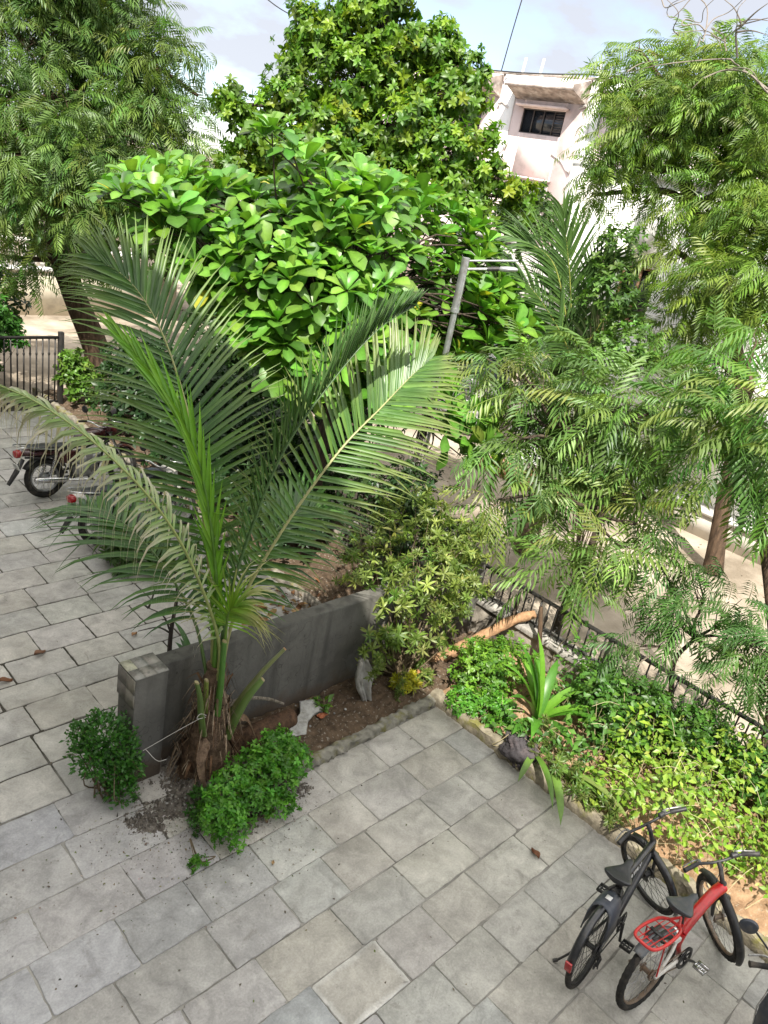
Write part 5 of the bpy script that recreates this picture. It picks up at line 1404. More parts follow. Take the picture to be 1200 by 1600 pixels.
# leaf litter and stones on the sandy road
lb = LB(); k = 900
p = np.stack([RNG.uniform(7.9, 14.3, k), RNG.uniform(-2, 13, k), np.full(k, -.04)], 1); m_ = RNG.random(k) < .5; p[m_, 0] = 7.8 + np.abs(RNG.normal(0, .4, m_.sum()))
lb.scatter(OVL, frames(unit(RNG.normal(0, 1, (k, 3)) * [1, 1, .15]), None, .5), p, RNG.uniform(.03, .11, k), pal(k, ((0.22, 0.14, 0.07), (0.12, 0.08, 0.05), (0.30, 0.22, 0.12), (.10, .13, .04)), .2))
tag(lb.build('road_litter', M_tint), 'dry leaf litter scattered over the sandy road beyond the railing', 'leaf litter', kind='stuff')
# ------------------------------------------------------------------ buildings
M_pink = simple('pale_pink_paint', (0.72, 0.60, 0.57), 0.85, spec=0.2, var=0.08, scale=1.2, bump=0.1, bscale=20, dirt=(0.50, 0.42, 0.39), dscale=.7)
M_white = simple('white_wall_paint', (0.78, 0.77, 0.74), 0.85, spec=0.2, var=0.06, scale=1.2, dirt=(0.66, 0.64, 0.60), dscale=.8)
M_stain = simple('stained_render', (0.30, 0.25, 0.22), 0.9, spec=0.2, var=0.4, scale=3, bump=.3, bscale=12, dirt=(0.55, 0.50, 0.46), dscale=2)
M_grout = simple('crack_filler', (0.44, 0.41, 0.39), 0.9, spec=.2, var=.25, scale=6)
M_glass = simple('dark_window_glass', (0.018, 0.022, 0.028), 0.12, spec=0.6)
M_frame = simple('brown_window_frame', (0.07, 0.06, 0.055), 0.6)
M_whitemetal = simple('white_metal', (0.72, 0.72, 0.70), 0.5)
X0 = 33.0; SCL = 33.0 / 25.0
Y = lambda y: y * SCL
Z = lambda z: 5.2 + (z - 5.2) * SCL
pb = thing('apartment_building', 'pale pink weathered apartment block with white pilasters beyond the trees', 'building', (X0, Y(18), 0))
mb = MB()
# wall with openings cut out as bays of boxes around the windows
def wall_with_holes(mb, x0, x1, y0, y1, z0, z1, holes):
    ys = sorted({y0, y1, *[h[0] for h in holes], *[h[1] for h in holes]}); zs = sorted({z0, z1, *[h[2] for h in holes], *[h[3] for h in holes]})
    for a, b in zip(ys[:-1], ys[1:]):
        run = None
        for c, d in zip(zs[:-1], zs[1:]):
            ym, zm = (a + b) / 2, (c + d) / 2
            solid_ = not any(h[0] < ym < h[1] and h[2] < zm < h[3] for h in holes)
            if solid_: run = [c, d] if run is None else [run[0], d]
            if (not solid_ or d == zs[-1]) and run:
                mb.box((x0, a, run[0]), (x1, b, run[1])); run = None
W1 = (Y(17.70), Y(19.58), Z(7.55), Z(8.36)); W2 = (Y(17.75), Y(19.45), Z(5.15), Z(6.02)); W3 = (Y(21.45), Y(22.6), Z(7.3), Z(8.25)); W4 = (Y(21.5), Y(23), Z(4.9), Z(5.9))
W5 = (Y(12.2), Y(14.0), Z(7.5), Z(8.36))
wall_with_holes(mb, X0, X0 + .35, Y(8), Y(27), -.05, Z(9.36), [W1, W2, W3, W4, W5])
mb.box((X0 + .36, Y(8), -.05), (X0 + 11, Y(27), Z(9.0))); mb.build('wall', M_pink, pb, smooth=False)
mb = MB()
for y in (20.32, 16.55):
    mb.box((X0 - .10, Y(y) - .42, -.05), (X0 - .005, Y(y) + .42, Z(9.36)))
mb.build('pilaster', M_white, pb, smooth=False)
# sloping parapet hoods
for ya, yb in ((16.95, 19.95), (20.75, 23.6), (12, 16.1)):
    mb = MB()
    a0, a1, z0, z1 = Y(ya), Y(yb), Z(8.62), Z(9.38)
    v = [(X0 - 1.2, a0 + .1, z0 + .42), (X0 - 1.2, a1 - .1, z0 + .42), (X0 - 1.2, a1 - .1, z0 + .60), (X0 - 1.2, a0 + .1, z0 + .60), (X0 - .01, a0, z0), (X0 - .01, a1, z0), (X0 - .01, a1, z1), (X0 - .01, a0, z1)]
    mb.add(v, [(0, 1, 2, 3), (3, 2, 6, 7)]); h = mb.build('parapet_hood', M_white, pb, smooth=False)
    mb = MB()
    mb.add([v[0], v[3], v[7], v[4]], [(0, 1, 2, 3)]); mb.add([v[1], v[5], v[6], v[2]], [(0, 1, 2, 3)])
    mb.add([v[0], v[4], v[5], v[1]], [(0, 1, 2, 3)]); mb.box((X0 - 1.225, a0 + .05, z0 + .36), (X0 - 1.203, a1 - .05, z0 + .46)); mb.build('hood_end', M_stain, h, smooth=False)
mb = MB(); mb.box((X0 - .06, Y(8), Z(9.37)), (X0 + .45, Y(27), Z(9.46))); mb.build('roof_coping', M_stain, pb, smooth=False)
def pwin(w, slats, grille=False):
    y0, y1, z0, z1 = w
    mb = MB(); mb.box((X0 + .15, y0, z0), (X0 + .18, y1, z1)); f = None
    fr = MB(); t = .05
    fr.box((X0 + .08, y0, z0), (X0 + .14, y1, z0 + t)); fr.box((X0 + .08, y0, z1 - t), (X0 + .14, y1, z1))
    for k in range(5):
        yy = y0 + (y1 - y0 - t) * k / 4; fr.box((X0 + .082, yy, z0 + t), (X0 + .138, yy + t, z1 - t))
    f = fr.build('window', M_frame, pb, smooth=False); mb.build('pane', M_glass, f, smooth=False)
    s = MB(); s.box((X0 - .45, y0 - .15, z1 + .04), (X0 - .002, y1 + .15, z1 + .13)); s.build('sunshade', M_pink, pb, smooth=False)
    if slats:
        m = MB()
        for k in range(9): m.box((X0 + .145, y0 + .08, z0 + .08 + k * (z1 - z0 - .1) / 9), (X0 + .149, y0 + (y1 - y0) * .26, z0 + .12 + k * (z1 - z0 - .1) / 9))
        m.build('louvre', M_frame, f, smooth=False)
    if grille:
        m = MB()
        for k in range(12): yy = y0 + (y1 - y0) * k / 11; m.box((X0 - .08, yy - .015, z0), (X0 - .05, yy + .015, z1))
        for k in range(6): zz = z0 + (z1 - z0) * k / 5; m.box((X0 - .085, y0, zz - .012), (X0 - .081, y1, zz + .012))
        m.build('window_grille', M_whitemetal, pb, smooth=False)
pwin(W1, True); pwin(W2, False, True); pwin(W3, True); pwin(W4, False); pwin(W5, True)
for L_ in ([(17.85, 7.25), (17.86, 6.98), (17.6, 6.9), (17.35, 6.78), (17.1, 6.55), (16.9, 6.5)], [(19.9, 7.35), (19.95, 7.0), (20.15, 6.75)], [(16.9, 8.6), (17.2, 8.5)], [(20.2, 8.3), (20.5, 8.45), (20.7, 8.4)]):
    mb = MB(); mb.tube([(X0 - (.004 if 16.96 < a < 19.95 else .1), Y(a), Z(b)) for a, b in L_], .06, 5); mb.build('crack_patch', M_grout, pb)
mb = MB()
for y in (20.1, 19.3, 16.9): mb.tube([(X0 + .2, Y(y), Z(9.4)), (X0 + .2, Y(y) - .05, Z(9.4) + .75)], .06, 8)
mb.build('roof_pipe', M_whitemetal, pb)
mb = MB(); mb.tube([(X0 - .2, Y(16.62), 0), (X0 - .2, Y(16.62), Z(9.3))], .08, 8); mb.build('drain_pipe', M_whitemetal, pb)
cab = MB(); cab.tube(spline([(X0 - .05, Y(23.5), Z(9.5)), (X0 - .3, Y(20), Z(9.42)), (X0 - .35, Y(18.3), Z(9.44)), (X0 - .3, Y(16.5), Z(9.5)), (X0 - .3, Y(12), Z(9.4))], 60), .035, 5)
tag(cab.build('roof_cable', M_iron), 'dark cable slung along the roof edge of the pink building', 'cable')
cab = MB(); cab.tube(spline([(X0 + .3, Y(21.15), Z(9.46)), (X0 + .3, Y(21.0), Z(9.46) + 2.0), (X0 + .3, Y(20.75), Z(9.46) + 4.6)], 10), .03, 5)
tag(cab.build('roof_mast', M_iron), 'thin dark mast rising from the roof of the pink building into the sky', 'mast')
cab = MB(); cab.tube(spline([ray(395, -20, 22), ray(440, 15, 22), ray(500, 45, 22), ray(560, 80, 22)], 20), .012, 4); cab.tube(spline([ray(430, -10, 22), ray(480, 18, 22), ray(540, 30, 22)], 20), .010, 4)
tag(cab.build('overhead_wire', M_iron), 'thin overhead wires crossing the sky left of the mango tree top', 'wire')

# white building on the right
wb = thing('white_building', 'plain bright white building with a stepped plinth behind the right neem', 'building', (14.9, 4, 0))
XB = 14.9
holes = [(7.5, 8.3, 3.4, 4.5), (2.2, 3.2, 1.2, 2.3), (-1.5, -.4, 3.2, 4.4)]
mb = MB(); wall_with_holes(mb, XB, XB + .3, -9, 9.95, -.05, 6.1, holes); mb.box((XB + .31, -9, -.05), (XB + 7, 9.95, 6.0)); mb.build('wall', M_white, wb, smooth=False)
mb = MB(); mb.box((XB - .28, -9, -.05), (XB - .004, 9.7, .42)); mb.build('plinth', simple('beige_plinth', (0.56, 0.52, 0.46), .9, var=.15, scale=3), wb, smooth=False)
mb = MB(); mb.box((XB - .34, -9, .424), (XB - .004, 9.75, .50)); mb.build('plinth_ledge', M_white, wb, smooth=False)
for (a, b, c, d) in holes:
    fr = MB(); t = .05
    fr.box((XB + .08, a, c), (XB + .14, b, c + t)); fr.box((XB + .08, a, d - t), (XB + .14, b, d)); fr.box((XB + .082, a, c + t), (XB + .138, a + t, d - t)); fr.box((XB + .082, b - t, c + t), (XB + .138, b, d - t)); fr.box((XB + .082, (a + b) / 2 - t / 2, c + t), (XB + .138, (a + b) / 2 + t / 2, d - t))
    f = fr.build('window', simple('wood_window', (0.30, 0.17, 0.09), .6), wb, smooth=False)
    m = MB(); m.box((XB + .15, a, c), (XB + .17, b, d)); m.build('pane', M_glass, f, smooth=False)
mb = MB(); mb.box((XB - .12, 9.62, .505), (XB - .004, 9.95, 6.1)); mb.build('corner_pier', M_white, wb, smooth=False)
mb = MB(); mb.box((XB - .1, -9, 6.105), (XB + .45, 10.0, 6.2)); mb.build('roof_coping', M_white, wb, smooth=False)

M_shed = simple('grey_shed_wall', (0.40, 0.385, 0.36), .9, var=.2, scale=2, dirt=(.28, .27, .25), dscale=2)
gw = thing('garden_wall', 'plain grey wall between the pink building and the small palm', 'wall', (22, 17, 0))
mb = MB(); mb.box((22, 13.6, -.05), (22.25, 19.5, 3.95)); mb.build('wall_body', M_shed, gw, smooth=False); mb = MB(); mb.box((21.92, 13.55, 3.953), (22.33, 19.6, 4.05)); mb.build('coping', M_shed, gw, smooth=False)

# cream building far left
M_cream = simple('cream_paint', (0.66, 0.60, 0.47), .85, var=.1, scale=1.5, dirt=(.5, .45, .36), dscale=1.5)
cb = thing('cream_building', 'cream house with a balcony glimpsed below the left neem', 'building', (10, 30, 0))
mb = MB(); yb = 30
mb.box((5.5, yb, -.05), (16, yb + 6, 3.0)); mb.build('wall', M_cream, cb, smooth=False)
mb = MB(); mb.box((5.4, yb - 1.0, -1.0 + .9), (16, yb - .004, .02)); mb.build('balcony_floor', M_white, cb, smooth=False)
for k in range(22):
    m = MB(); m.box((5.6 + k * .45, yb - .98, .025), (5.75 + k * .45, yb - .86, .85)); m.build('balcony_post', M_white, cb, smooth=False)
mb = MB(); mb.box((5.4, yb - 1.02, .853), (16, yb - .82, .98)); mb.build('balcony_rail', M_white, cb, smooth=False)
for k in range(6):
    m = MB(); m.box((6.2 + k * 1.6, yb - .03, 1.15), (7.1 + k * 1.6, yb - .004, 2.4)); m.build('window', M_glass, cb, smooth=False)
bk = thing('back_wall', 'pale sunlit compound wall behind the iron gate at the left', 'wall', (8, 22, 0))
mb = MB(); mb.box((-1, 22, -.05), (13, 22.2, 1.15)); mb.build('wall_body', M_cream, bk, smooth=False); mb = MB(); mb.box((-1, 21.94, 1.153), (13, 22.26, 1.24)); mb.build('coping', M_white, bk, smooth=False)

# the house the picture is taken from: its shade falls over the courtyard
hs = thing('apartment_house', 'white three storey house whose shadow covers the paved yard', 'building', (-6, 2, 0))
mb = MB(); mb.box((-10, -30, -.05), (-.7, 34, 10.75)); mb.build('wall', M_white, hs, smooth=False)
for z in (1.0, 4.4, 7.8):
    for k in range(12):
        m = MB(); m.box((-.698, -26 + k * 5, z), (-.66, -24.4 + k * 5, z + 1.4)); m.build('window', M_glass, hs, smooth=False)

# low brick step and plinth beyond the railing
M_brick = simple('orange_plaster', (0.50, 0.24, 0.13), .9, var=.2, scale=5, dirt=(.55, .42, .33), dscale=4)
st_ = thing('garden_step', 'orange plastered step with a pale edge seen through the young neem', 'step', (13.6, 8.2, 0))
mb = MB(); mb.box((12.9, 7.3, -.05), (14.55, 9.2, .12)); mb.build('tread', M_brick, st_, bevel=.02)
mb = MB(); mb.box((13.5, 7.2, .123), (14.55, 9.1, .32)); mb.build('upper_tread', M_white, st_, bevel=.02)

# iron gate at the back left
gt = thing('iron_gate', 'black barred iron gate standing at the far left end of the yard', 'gate', (5, 14.4, 0))
gx0, gx1, gy = 3.0, 6.12, 14.4
mb = MB(); mb.box((gx0, gy - .02, 1.33), (gx1, gy + .02, 1.38)); mb.build('top_rail', M_iron, gt, smooth=False)
mb = MB(); mb.box((gx0, gy - .02, -.30 + .38), (gx1, gy + .02, .12)); mb.build('bottom_rail', M_iron, gt, smooth=False)
bp = None
for k in range(27):
    x = gx0 + .05 + k * .115
    if bp is None:
        m = MB(); m.box((-.011, -.011, .122), (.011, .011, 1.328)); m.lathe([(.008, 1.0), (.024, 1.05), (.008, 1.10)], n=8); bp = m.build('bar', M_iron, gt, local=True, smooth=False); o = bp
    else:
        o = bp.copy(); COL.objects.link(o); o.parent = gt
    o.location = (x - 5, 0, 0)
for x in (gx0 - .03, gx1 + .03):
    m = MB(); m.box((x - .045, gy - .045, 0), (x + .045, gy + .045, 1.46)); m.build('gate_post', M_iron, gt, bevel=.005)

# ------------------------------------------------------------------ lamp pole with two arms, wires and dry vine
M_steel = simple('galvanised_steel', (0.40, 0.41, 0.42), .38, .75, var=.2, scale=14, dirt=(.30, .29, .27), dscale=9)
pl = thing('lamp_pole', 'grey steel pole with two pipe arms rising beside the almond tree', 'pole', (7.78, 6.1, 0))
tp_ = ray(728, 405, 9.95)
bx = np.array([tp_[0], tp_[1], 0]); pl.location = bx
mb = MB(); mb.tube([bx, bx + [0, 0, 3.95]], .040, 14); mb.build('lower_tube', M_steel, pl)
mb = MB(); mb.tube([bx + [0, 0, 3.85], tp_ + [0, 0, .02]], .052, 14); mb.tube([bx + [0, 0, 3.82], bx + [0, 0, 3.87]], .058, 14); mb.build('upper_tube', M_steel, pl)
d_ = unit(np.array([.62, -.78, .0]))
mb = MB(); mb.tube([tp_ + [0, 0, -.02], tp_ + d_ * .62 + [0, 0, .10]], .013, 10); mb.build('arm', M_steel, pl)
mb = MB(); mb.tube([tp_ + [0, 0, -.12], tp_ + d_ * .30 + [0, 0, -.06]], .018, 10); a_ = mb.build('arm', M_steel, pl)
mb = MB(); mb.tube([tp_ + d_ * .28 + [0, 0, -.065], tp_ + d_ * .42 + [0, 0, -.035]], .028, 12); mb.build('bracket', M_iron, pl)
mb = MB(); mb.lathe([(.015, 0), (.032, .02), (.036, .10), (.028, .20), (.012, .23)], tp_ + d_ * .42 + [0, 0, -.035], Vector(d_) + Vector((0, 0, .15)), 14); mb.build('lamp_head', M_steel, pl)
vn = thing('dry_vine', 'dry grey vine stems and wires tangled up the foot of the steel pole', 'vine', tuple(bx))
mb = MB()
for i in range(26):
    pts = []; a0 = random.uniform(0, 6.28); rr_ = random.uniform(.05, .16)
    for k in range(7):
        z = .3 + k * .42 + random.uniform(-.05, .05); a = a0 + k * random.uniform(-.7, .9)
        pts.append(bx + [rr_ * math.cos(a) - .06, rr_ * math.sin(a) + .04, z * random.uniform(.97, 1.03)])
    mb.tube(spline(pts[:random.randint(5, 7)], 26), random.uniform(.004, .010), 5, c=np.array((.30, .27, .23)) * random.uniform(.3, 1.2))
mb.tube(spline([bx + [-.10, .02, 0], bx + [-.13, .05, 1.2], bx + [-.06, .02, 2.6]], 14), np.linspace(.05, .03, 14), 8, c=np.array((.06, .05, .045)))
mb.build('stems', M_tint, vn)

# corrugated sheets and a small van far behind the pole
M_corr = simple('corrugated_sheet', (0.42, 0.41, 0.40), .5, .3, var=.3, scale=5, dirt=(.18, .13, .10), dscale=4)
cs_ = thing('corrugated_stack', 'stack of grey corrugated roofing sheets leaning behind the steel pole', 'roofing sheets', tuple(ray(722, 625, 18) * [1, 1, 0]))
c_ = ray(722, 622, 18.0)
u_ = unit(np.array([.75, -.66, -.10])); v_ = unit(np.array([.45, .52, .62])); n_ = np.cross(u_, v_)
for k in range(2):
    mb = MB(); V = []; F = []; nn = 64
    for i in range(nn + 1):
        q = i / nn - .5; wv = .045 * math.sin(q * PI * 2 * 8)
        for j in (0, 1): V.append(c_ + v_ * q * (1.25 - .2 * k) + u_ * (j - .5) * (1.5 - .3 * k) + n_ * (wv + .06 * k) + u_ * .1 * k)
    F = [(2 * i, 2 * i + 1, 2 * i + 3, 2 * i + 2) for i in range(nn)]
    mb.add(V, F); solid(mb.build('sheet', M_corr, cs_, angle=80), .006)
mb = MB(); mb.tube([c_ + u_ * .5 - v_ * .5 - n_ * .05, (c_ + u_ * .5) * [1, 1, 0]], .04, 6); mb.build('prop', M_bark, cs_)
mb = MB(); mb.tube([c_ - u_ * .5 - v_ * .1 - n_ * .05, (c_ - u_ * .5) * [1, 1, 0]], .04, 6); mb.build('prop', M_bark, cs_)
# ------------------------------------------------------------------ bicycles, motorcycles, scooter
M_rubber = simple('tyre_rubber', (0.022, 0.021, 0.020), .85, spec=.3, var=.3, scale=30, bump=.25, bscale=150, dirt=(.085, .072, .058), dscale=9)
M_blackpaint = simple('black_paint', (0.012, 0.013, 0.016), .28, spec=.5, coat=.3, var=.2, scale=40, dirt=(.05, .046, .04), dscale=16)
M_matblack = simple('black_plastic', (0.016, 0.016, 0.017), .5, spec=.45, var=.3, scale=30, dirt=(.06, .055, .05), dscale=12)
M_vinyl = simple('black_vinyl', (0.022, 0.023, 0.026), .36, spec=.45, bump=.08, bscale=200, dirt=(.045, .043, .042), dscale=8)
M_slate = simple('slate_plastic', (0.045, 0.052, 0.068), .42, spec=.45, var=.15, scale=20, dirt=(.10, .095, .09), dscale=10)
M_red = simple('red_paint', (0.46, 0.012, 0.015), .30, spec=.5, coat=.35, var=.12, scale=20, dirt=(.25, .05, .03), dscale=14)
M_redplastic = simple('red_plastic', (0.52, 0.03, 0.03), .4, spec=.5, var=.15, scale=25, dirt=(.28, .09, .06), dscale=16)
M_whitep = simple('dirty_white_paint', (0.62, 0.60, 0.56), .45, spec=.4, var=.2, scale=18, dirt=(.24, .17, .11), dscale=9)
M_chrome = simple('chrome', (0.62, 0.62, 0.63), .25, .95, var=.15, scale=20, dirt=(.25, .21, .17), dscale=14)
M_rust = simple('rusty_metal', (0.22, 0.17, 0.13), .6, .5, var=.4, scale=20, dirt=(.13, .065, .03), dscale=10)
M_alu = simple('dull_aluminium', (0.36, 0.36, 0.36), .45, .8, var=.2, scale=20, dirt=(.15, .13, .11), dscale=12)
M_reflect = simple('red_reflector', (0.30, 0.010, 0.012), .2, spec=.6)
M_grey = simple('grey_plastic', (0.15, 0.16, 0.17), .5, var=.15, scale=20, dirt=(.12, .10, .09), dscale=12)
M_plate = simple('white_plate', (0.72, 0.72, 0.70), .5)
M_ink = simple('white_ink', (0.72, 0.72, 0.72), .5)
M_maroon = simple('maroon_paint', (0.045, 0.008, 0.010), .25, coat=.4, var=.1, dirt=(.06, .04, .03), dscale=12)

def wheel(root, hub, Rr, tr, M=None, spokes=32, rim_mat=None, tread=.0, hubr=.02, hubw=.09, name='wheel', tw=1.0, disc=0, hub_mat=None):
    def mb():
        m = MB(); m.M = M; return m
    hub = np.array(hub, float)
    m = mb(); m.torus(hub, (0, 1, 0), Rr - tr, tr, 72, 10, tw, jag=tread); w = m.build(name, M_rubber, root, local=True, angle=60)
    m = mb(); m.torus(hub, (0, 1, 0), Rr - tr * 2.1, tr * .42, 56, 8, 1.5); m.build('rim', rim_mat or M_matblack, w, local=True)
    m = mb()
    for i in range(spokes):
        a = 2 * PI * i / spokes; s = 1 if i % 2 else -1; b = a + (0.35 if i % 4 < 2 else -0.35)
        m.tube([hub + [hubr * 1.6 * math.cos(b), s * hubw * .38, hubr * 1.6 * math.sin(b)], hub + [(Rr - tr * 2.1) * math.cos(a), s * .004, (Rr - tr * 2.1) * math.sin(a)]], .0018, 4, cap=False)
    m.build('spokes', M_alu if rim_mat else M_matblack, w, local=True)
    m = mb(); m.lathe([(hubr * .5, -hubw * .62), (hubr * .6, -hubw * .5), (hubr * 1.9, -hubw * .42), (hubr * 1.9, -hubw * .34), (hubr, -hubw * .3), (hubr, hubw * .3), (hubr * 1.9, hubw * .34), (hubr * 1.9, hubw * .42), (hubr * .6, hubw * .5), (hubr * .5, hubw * .62)], hub, (0, 1, 0), 18); m.build('hub', hub_mat or M_matblack, w, local=True)
    if disc:
        m = mb(); m.torus(hub + [0, -hubw * .45, 0], (0, 1, 0), disc, .010, 36, 4, .15); m.build('brake_disc', M_alu, w, local=True)
    return w

def fender(root, hub, R0, a0, a1, w, mat, M=None, name='mudguard', n=28, th=.004):
    m = MB(); m.M = M; V = []; F = []; k = 7
    for i in range(n + 1):
        a = a0 + (a1 - a0) * i / n
        ww = w * (1 if 2 < i < n - 1 else .88)
        for j in range(k):
            t = (j / (k - 1) - .5); r = R0 - 1.2 * ww * t * t
            V.append((hub[0] + r * math.cos(a), hub[1] + t * ww, hub[2] + r * math.sin(a)))
    F = [(i * k + j, i * k + j + 1, (i + 1) * k + j + 1, (i + 1) * k + j) for i in range(n) for j in range(k - 1)]
    m.add(V, F); o = m.build(name, mat, root, local=True, angle=70)
    return solid(o, th)

def saddle(root, c, mat, l=.27, w=.17, tilt=0.0, nm='saddle'):
    """nose forward (+x), broad at the back"""
    m = MB(); V = []; F = []; n, k = 18, 16
    for i in range(n + 1):
        u = i / n
        hw = w / 2 * (math.sqrt(max(.03, 1 - ((.20 - u) / .205) ** 2)) if u < .20 else 1 - .72 * sm(.20, .80, u)) * (1 if u < .90 else math.sqrt(max(.03, 1 - ((u - .90) / .105) ** 2)))
        hw = max(hw, .006)
        zc = .020 * (1 - sm(0, .4, u)) - .004 * math.sin(PI * u)
        for j in range(k):
            a = 2 * PI * j / k
            y = hw * math.copysign(abs(math.cos(a)) ** .7, math.cos(a)); z = (.020 if math.sin(a) > 0 else .032) * math.copysign(abs(math.sin(a)) ** .8, math.sin(a))
            if math.sin(a) > 0: z -= .010 * (1 - abs(math.cos(a))) * (1 - u) * .8
            V.append((c[0] - .5 * l + u * l, c[1] + y, c[2] + zc + z + tilt * (u - .5)))
    F = [(i * k + j, i * k + (j + 1) % k, (i + 1) * k + (j + 1) % k, (i + 1) * k + j) for i in range(n) for j in range(k)] + [tuple(range(k))[::-1], tuple(range(n * k, n * k + k))]
    m.add(V, F); return m.build(nm, mat, root, local=True, angle=75)

def crank_set(root, bb, mat, ring_r=.085, ang=0.0, cl=.165, pedal_mat=None, side=-1, guard=None):
    m = MB(); m.torus((bb[0], bb[1] + side * .055, bb[2]), (0, 1, 0), ring_r, .006, 40, 4, .5, jag=.5)
    for i in range(5):
        a = i * 2 * PI / 5; m.tube([(bb[0], bb[1] + side * .055, bb[2]), (bb[0] + ring_r * math.cos(a), bb[1] + side * .055, bb[2] + ring_r * math.sin(a))], .007, 5)
    m.build('chainring', mat, root, local=True)
    if guard:
        m = MB(); m.torus((bb[0], bb[1] + side * .066, bb[2]), (0, 1, 0), ring_r * .92, .016, 40, 6, .3); m.build('chain_guard', guard, root, local=True)
    m = MB(); m.tube([(bb[0], bb[1] - .06, bb[2]), (bb[0], bb[1] + .06, bb[2])], .014, 10)
    e = {}
    for s in (1, -1):
        a = ang if s == side else ang + PI
        p = np.array([bb[0] + cl * math.cos(a), bb[1] + s * .082, bb[2] + cl * math.sin(a)]); e[s] = p
        m.tube([(bb[0], bb[1] + s * .066, bb[2]), p], [.014, .010], 8)
    m.build('crank', mat, root, local=True)
    for s in (1, -1):
        p = e[s]; m = MB(); c = p + [0, s * .062, 0]
        for dx in (-.036, .036): m.box((c[0] + dx - .008, c[1] - .045, c[2] - .011), (c[0] + dx + .008, c[1] + .045, c[2] + .011))
        for dy in (-.045, -.015, .015, .037): m.box((c[0] - .0275, c[1] + dy, c[2] - .009), (c[0] + .0275, c[1] + dy + .009, c[2] + .009))
        m.tube([p, c + [0, s * .03, 0]], .0065, 6)
        m.build('pedal', pedal_mat or M_matblack, root, local=True, smooth=False)

def steer(head, ax_ang, ang):
    ax = Vector((-math.cos(ax_ang), 0, math.sin(ax_ang)))
    h = Matrix.Translation(Vector(head))
    return h @ Matrix.Rotation(ang, 4, ax) @ h.inverted()

def bar_pts(c, w, rise, back, n=22):
    return spline([(c[0] - back, c[1] + w / 2, c[2] + rise), (c[0] - back * .35, c[1] + w * .30, c[2] + rise * .9), (c[0], c[1] + w * .10, c[2]), (c[0], c[1] - w * .10, c[2]), (c[0] - back * .35, c[1] - w * .30, c[2] + rise * .9), (c[0] - back, c[1] - w / 2, c[2] + rise)], n)

def front_end(root, S, front, head_lo, head_hi, fork_mat, bar_c, bw, rise, back, grip_mat, stem_mat, fork_r=.014, lower=None, lever_mat=None):
    def mb():
        m = MB(); m.M = S; return m
    m = mb()
    hl = np.array(head_lo)
    for s in (1, -1):
        m.tube(spline([hl + [0, s * .012, 0], hl + [.006, s * .055, -.03], (hl + front) / 2 + [0, s * .056, 0], np.array(front) + [0, s * .056, 0]], 14), np.linspace(fork_r * 1.2, fork_r, 14), 10)
    m.build('fork', fork_mat, root, local=True)
    if lower:
        for s in (1, -1):
            m = mb(); m.tube([(hl + front) / 2 + [0, s * .056, .05], np.array(front) + [0, s * .056, 0]], [.021, .020], 10); m.build('fork_leg', lower, root, local=True)
    m = mb(); m.tube([head_hi, np.array(head_hi) * .45 + np.array(bar_c) * .55 + [-.012, 0, .02], bar_c], [.019, .017, .017], 10); m.build('stem', stem_mat, root, local=True)
    P = bar_pts(bar_c, bw, rise, back)
    m = mb(); m.tube(P, .0115, 10); hb = m.build('handlebar', stem_mat, root, local=True)
    for s in (0, 1):
        e = P[0] if s == 0 else P[-1]; d = unit((P[0] - P[3]) if s == 0 else (P[-1] - P[-4]))
        m = mb(); m.tube([e - d * .12, e - d * .115, e - d * .02, e + d * .008, e + d * .012], [.015, .0185, .0175, .019, .014], 12); m.build('grip', grip_mat, hb, local=True)
        sy = 1 if s == 0 else -1
        m = mb(); q = e - d * .15; fw = np.array([1, 0, -.15])
        m.tube([q - [0, 0, 0], q + fw * .035], .012, 8)
        m.tube(spline([q + fw * .035, q + fw * .055 + d * .04, q + fw * .05 + d * .12, q + fw * .045 + d * .15], 10), [.008, .007, .006, .006, .0055, .0055, .0055, .0055, .006, .007], 6); m.build('brake_lever', lever_mat or M_alu, hb, local=True)
    m = mb(); m.lathe([(.010, -.03), (.022, -.02), (.022, .02), (.010, .03)], P[15] + [0, 0, .012], (0, 1, 0), 12)
    m.build('shifter', M_matblack, hb, local=True)
    m = mb()
    for s in (3, 18):
        m.tube(spline([P[s] + [.03, 0, 0], P[s] + [.11, 0, .02], np.array(head_hi) + [.10, 0, -.05], np.array(head_lo) + [.03, .02, -.05]], 16), .0028, 5)
    m.build('cable', M_matblack, hb, local=True)

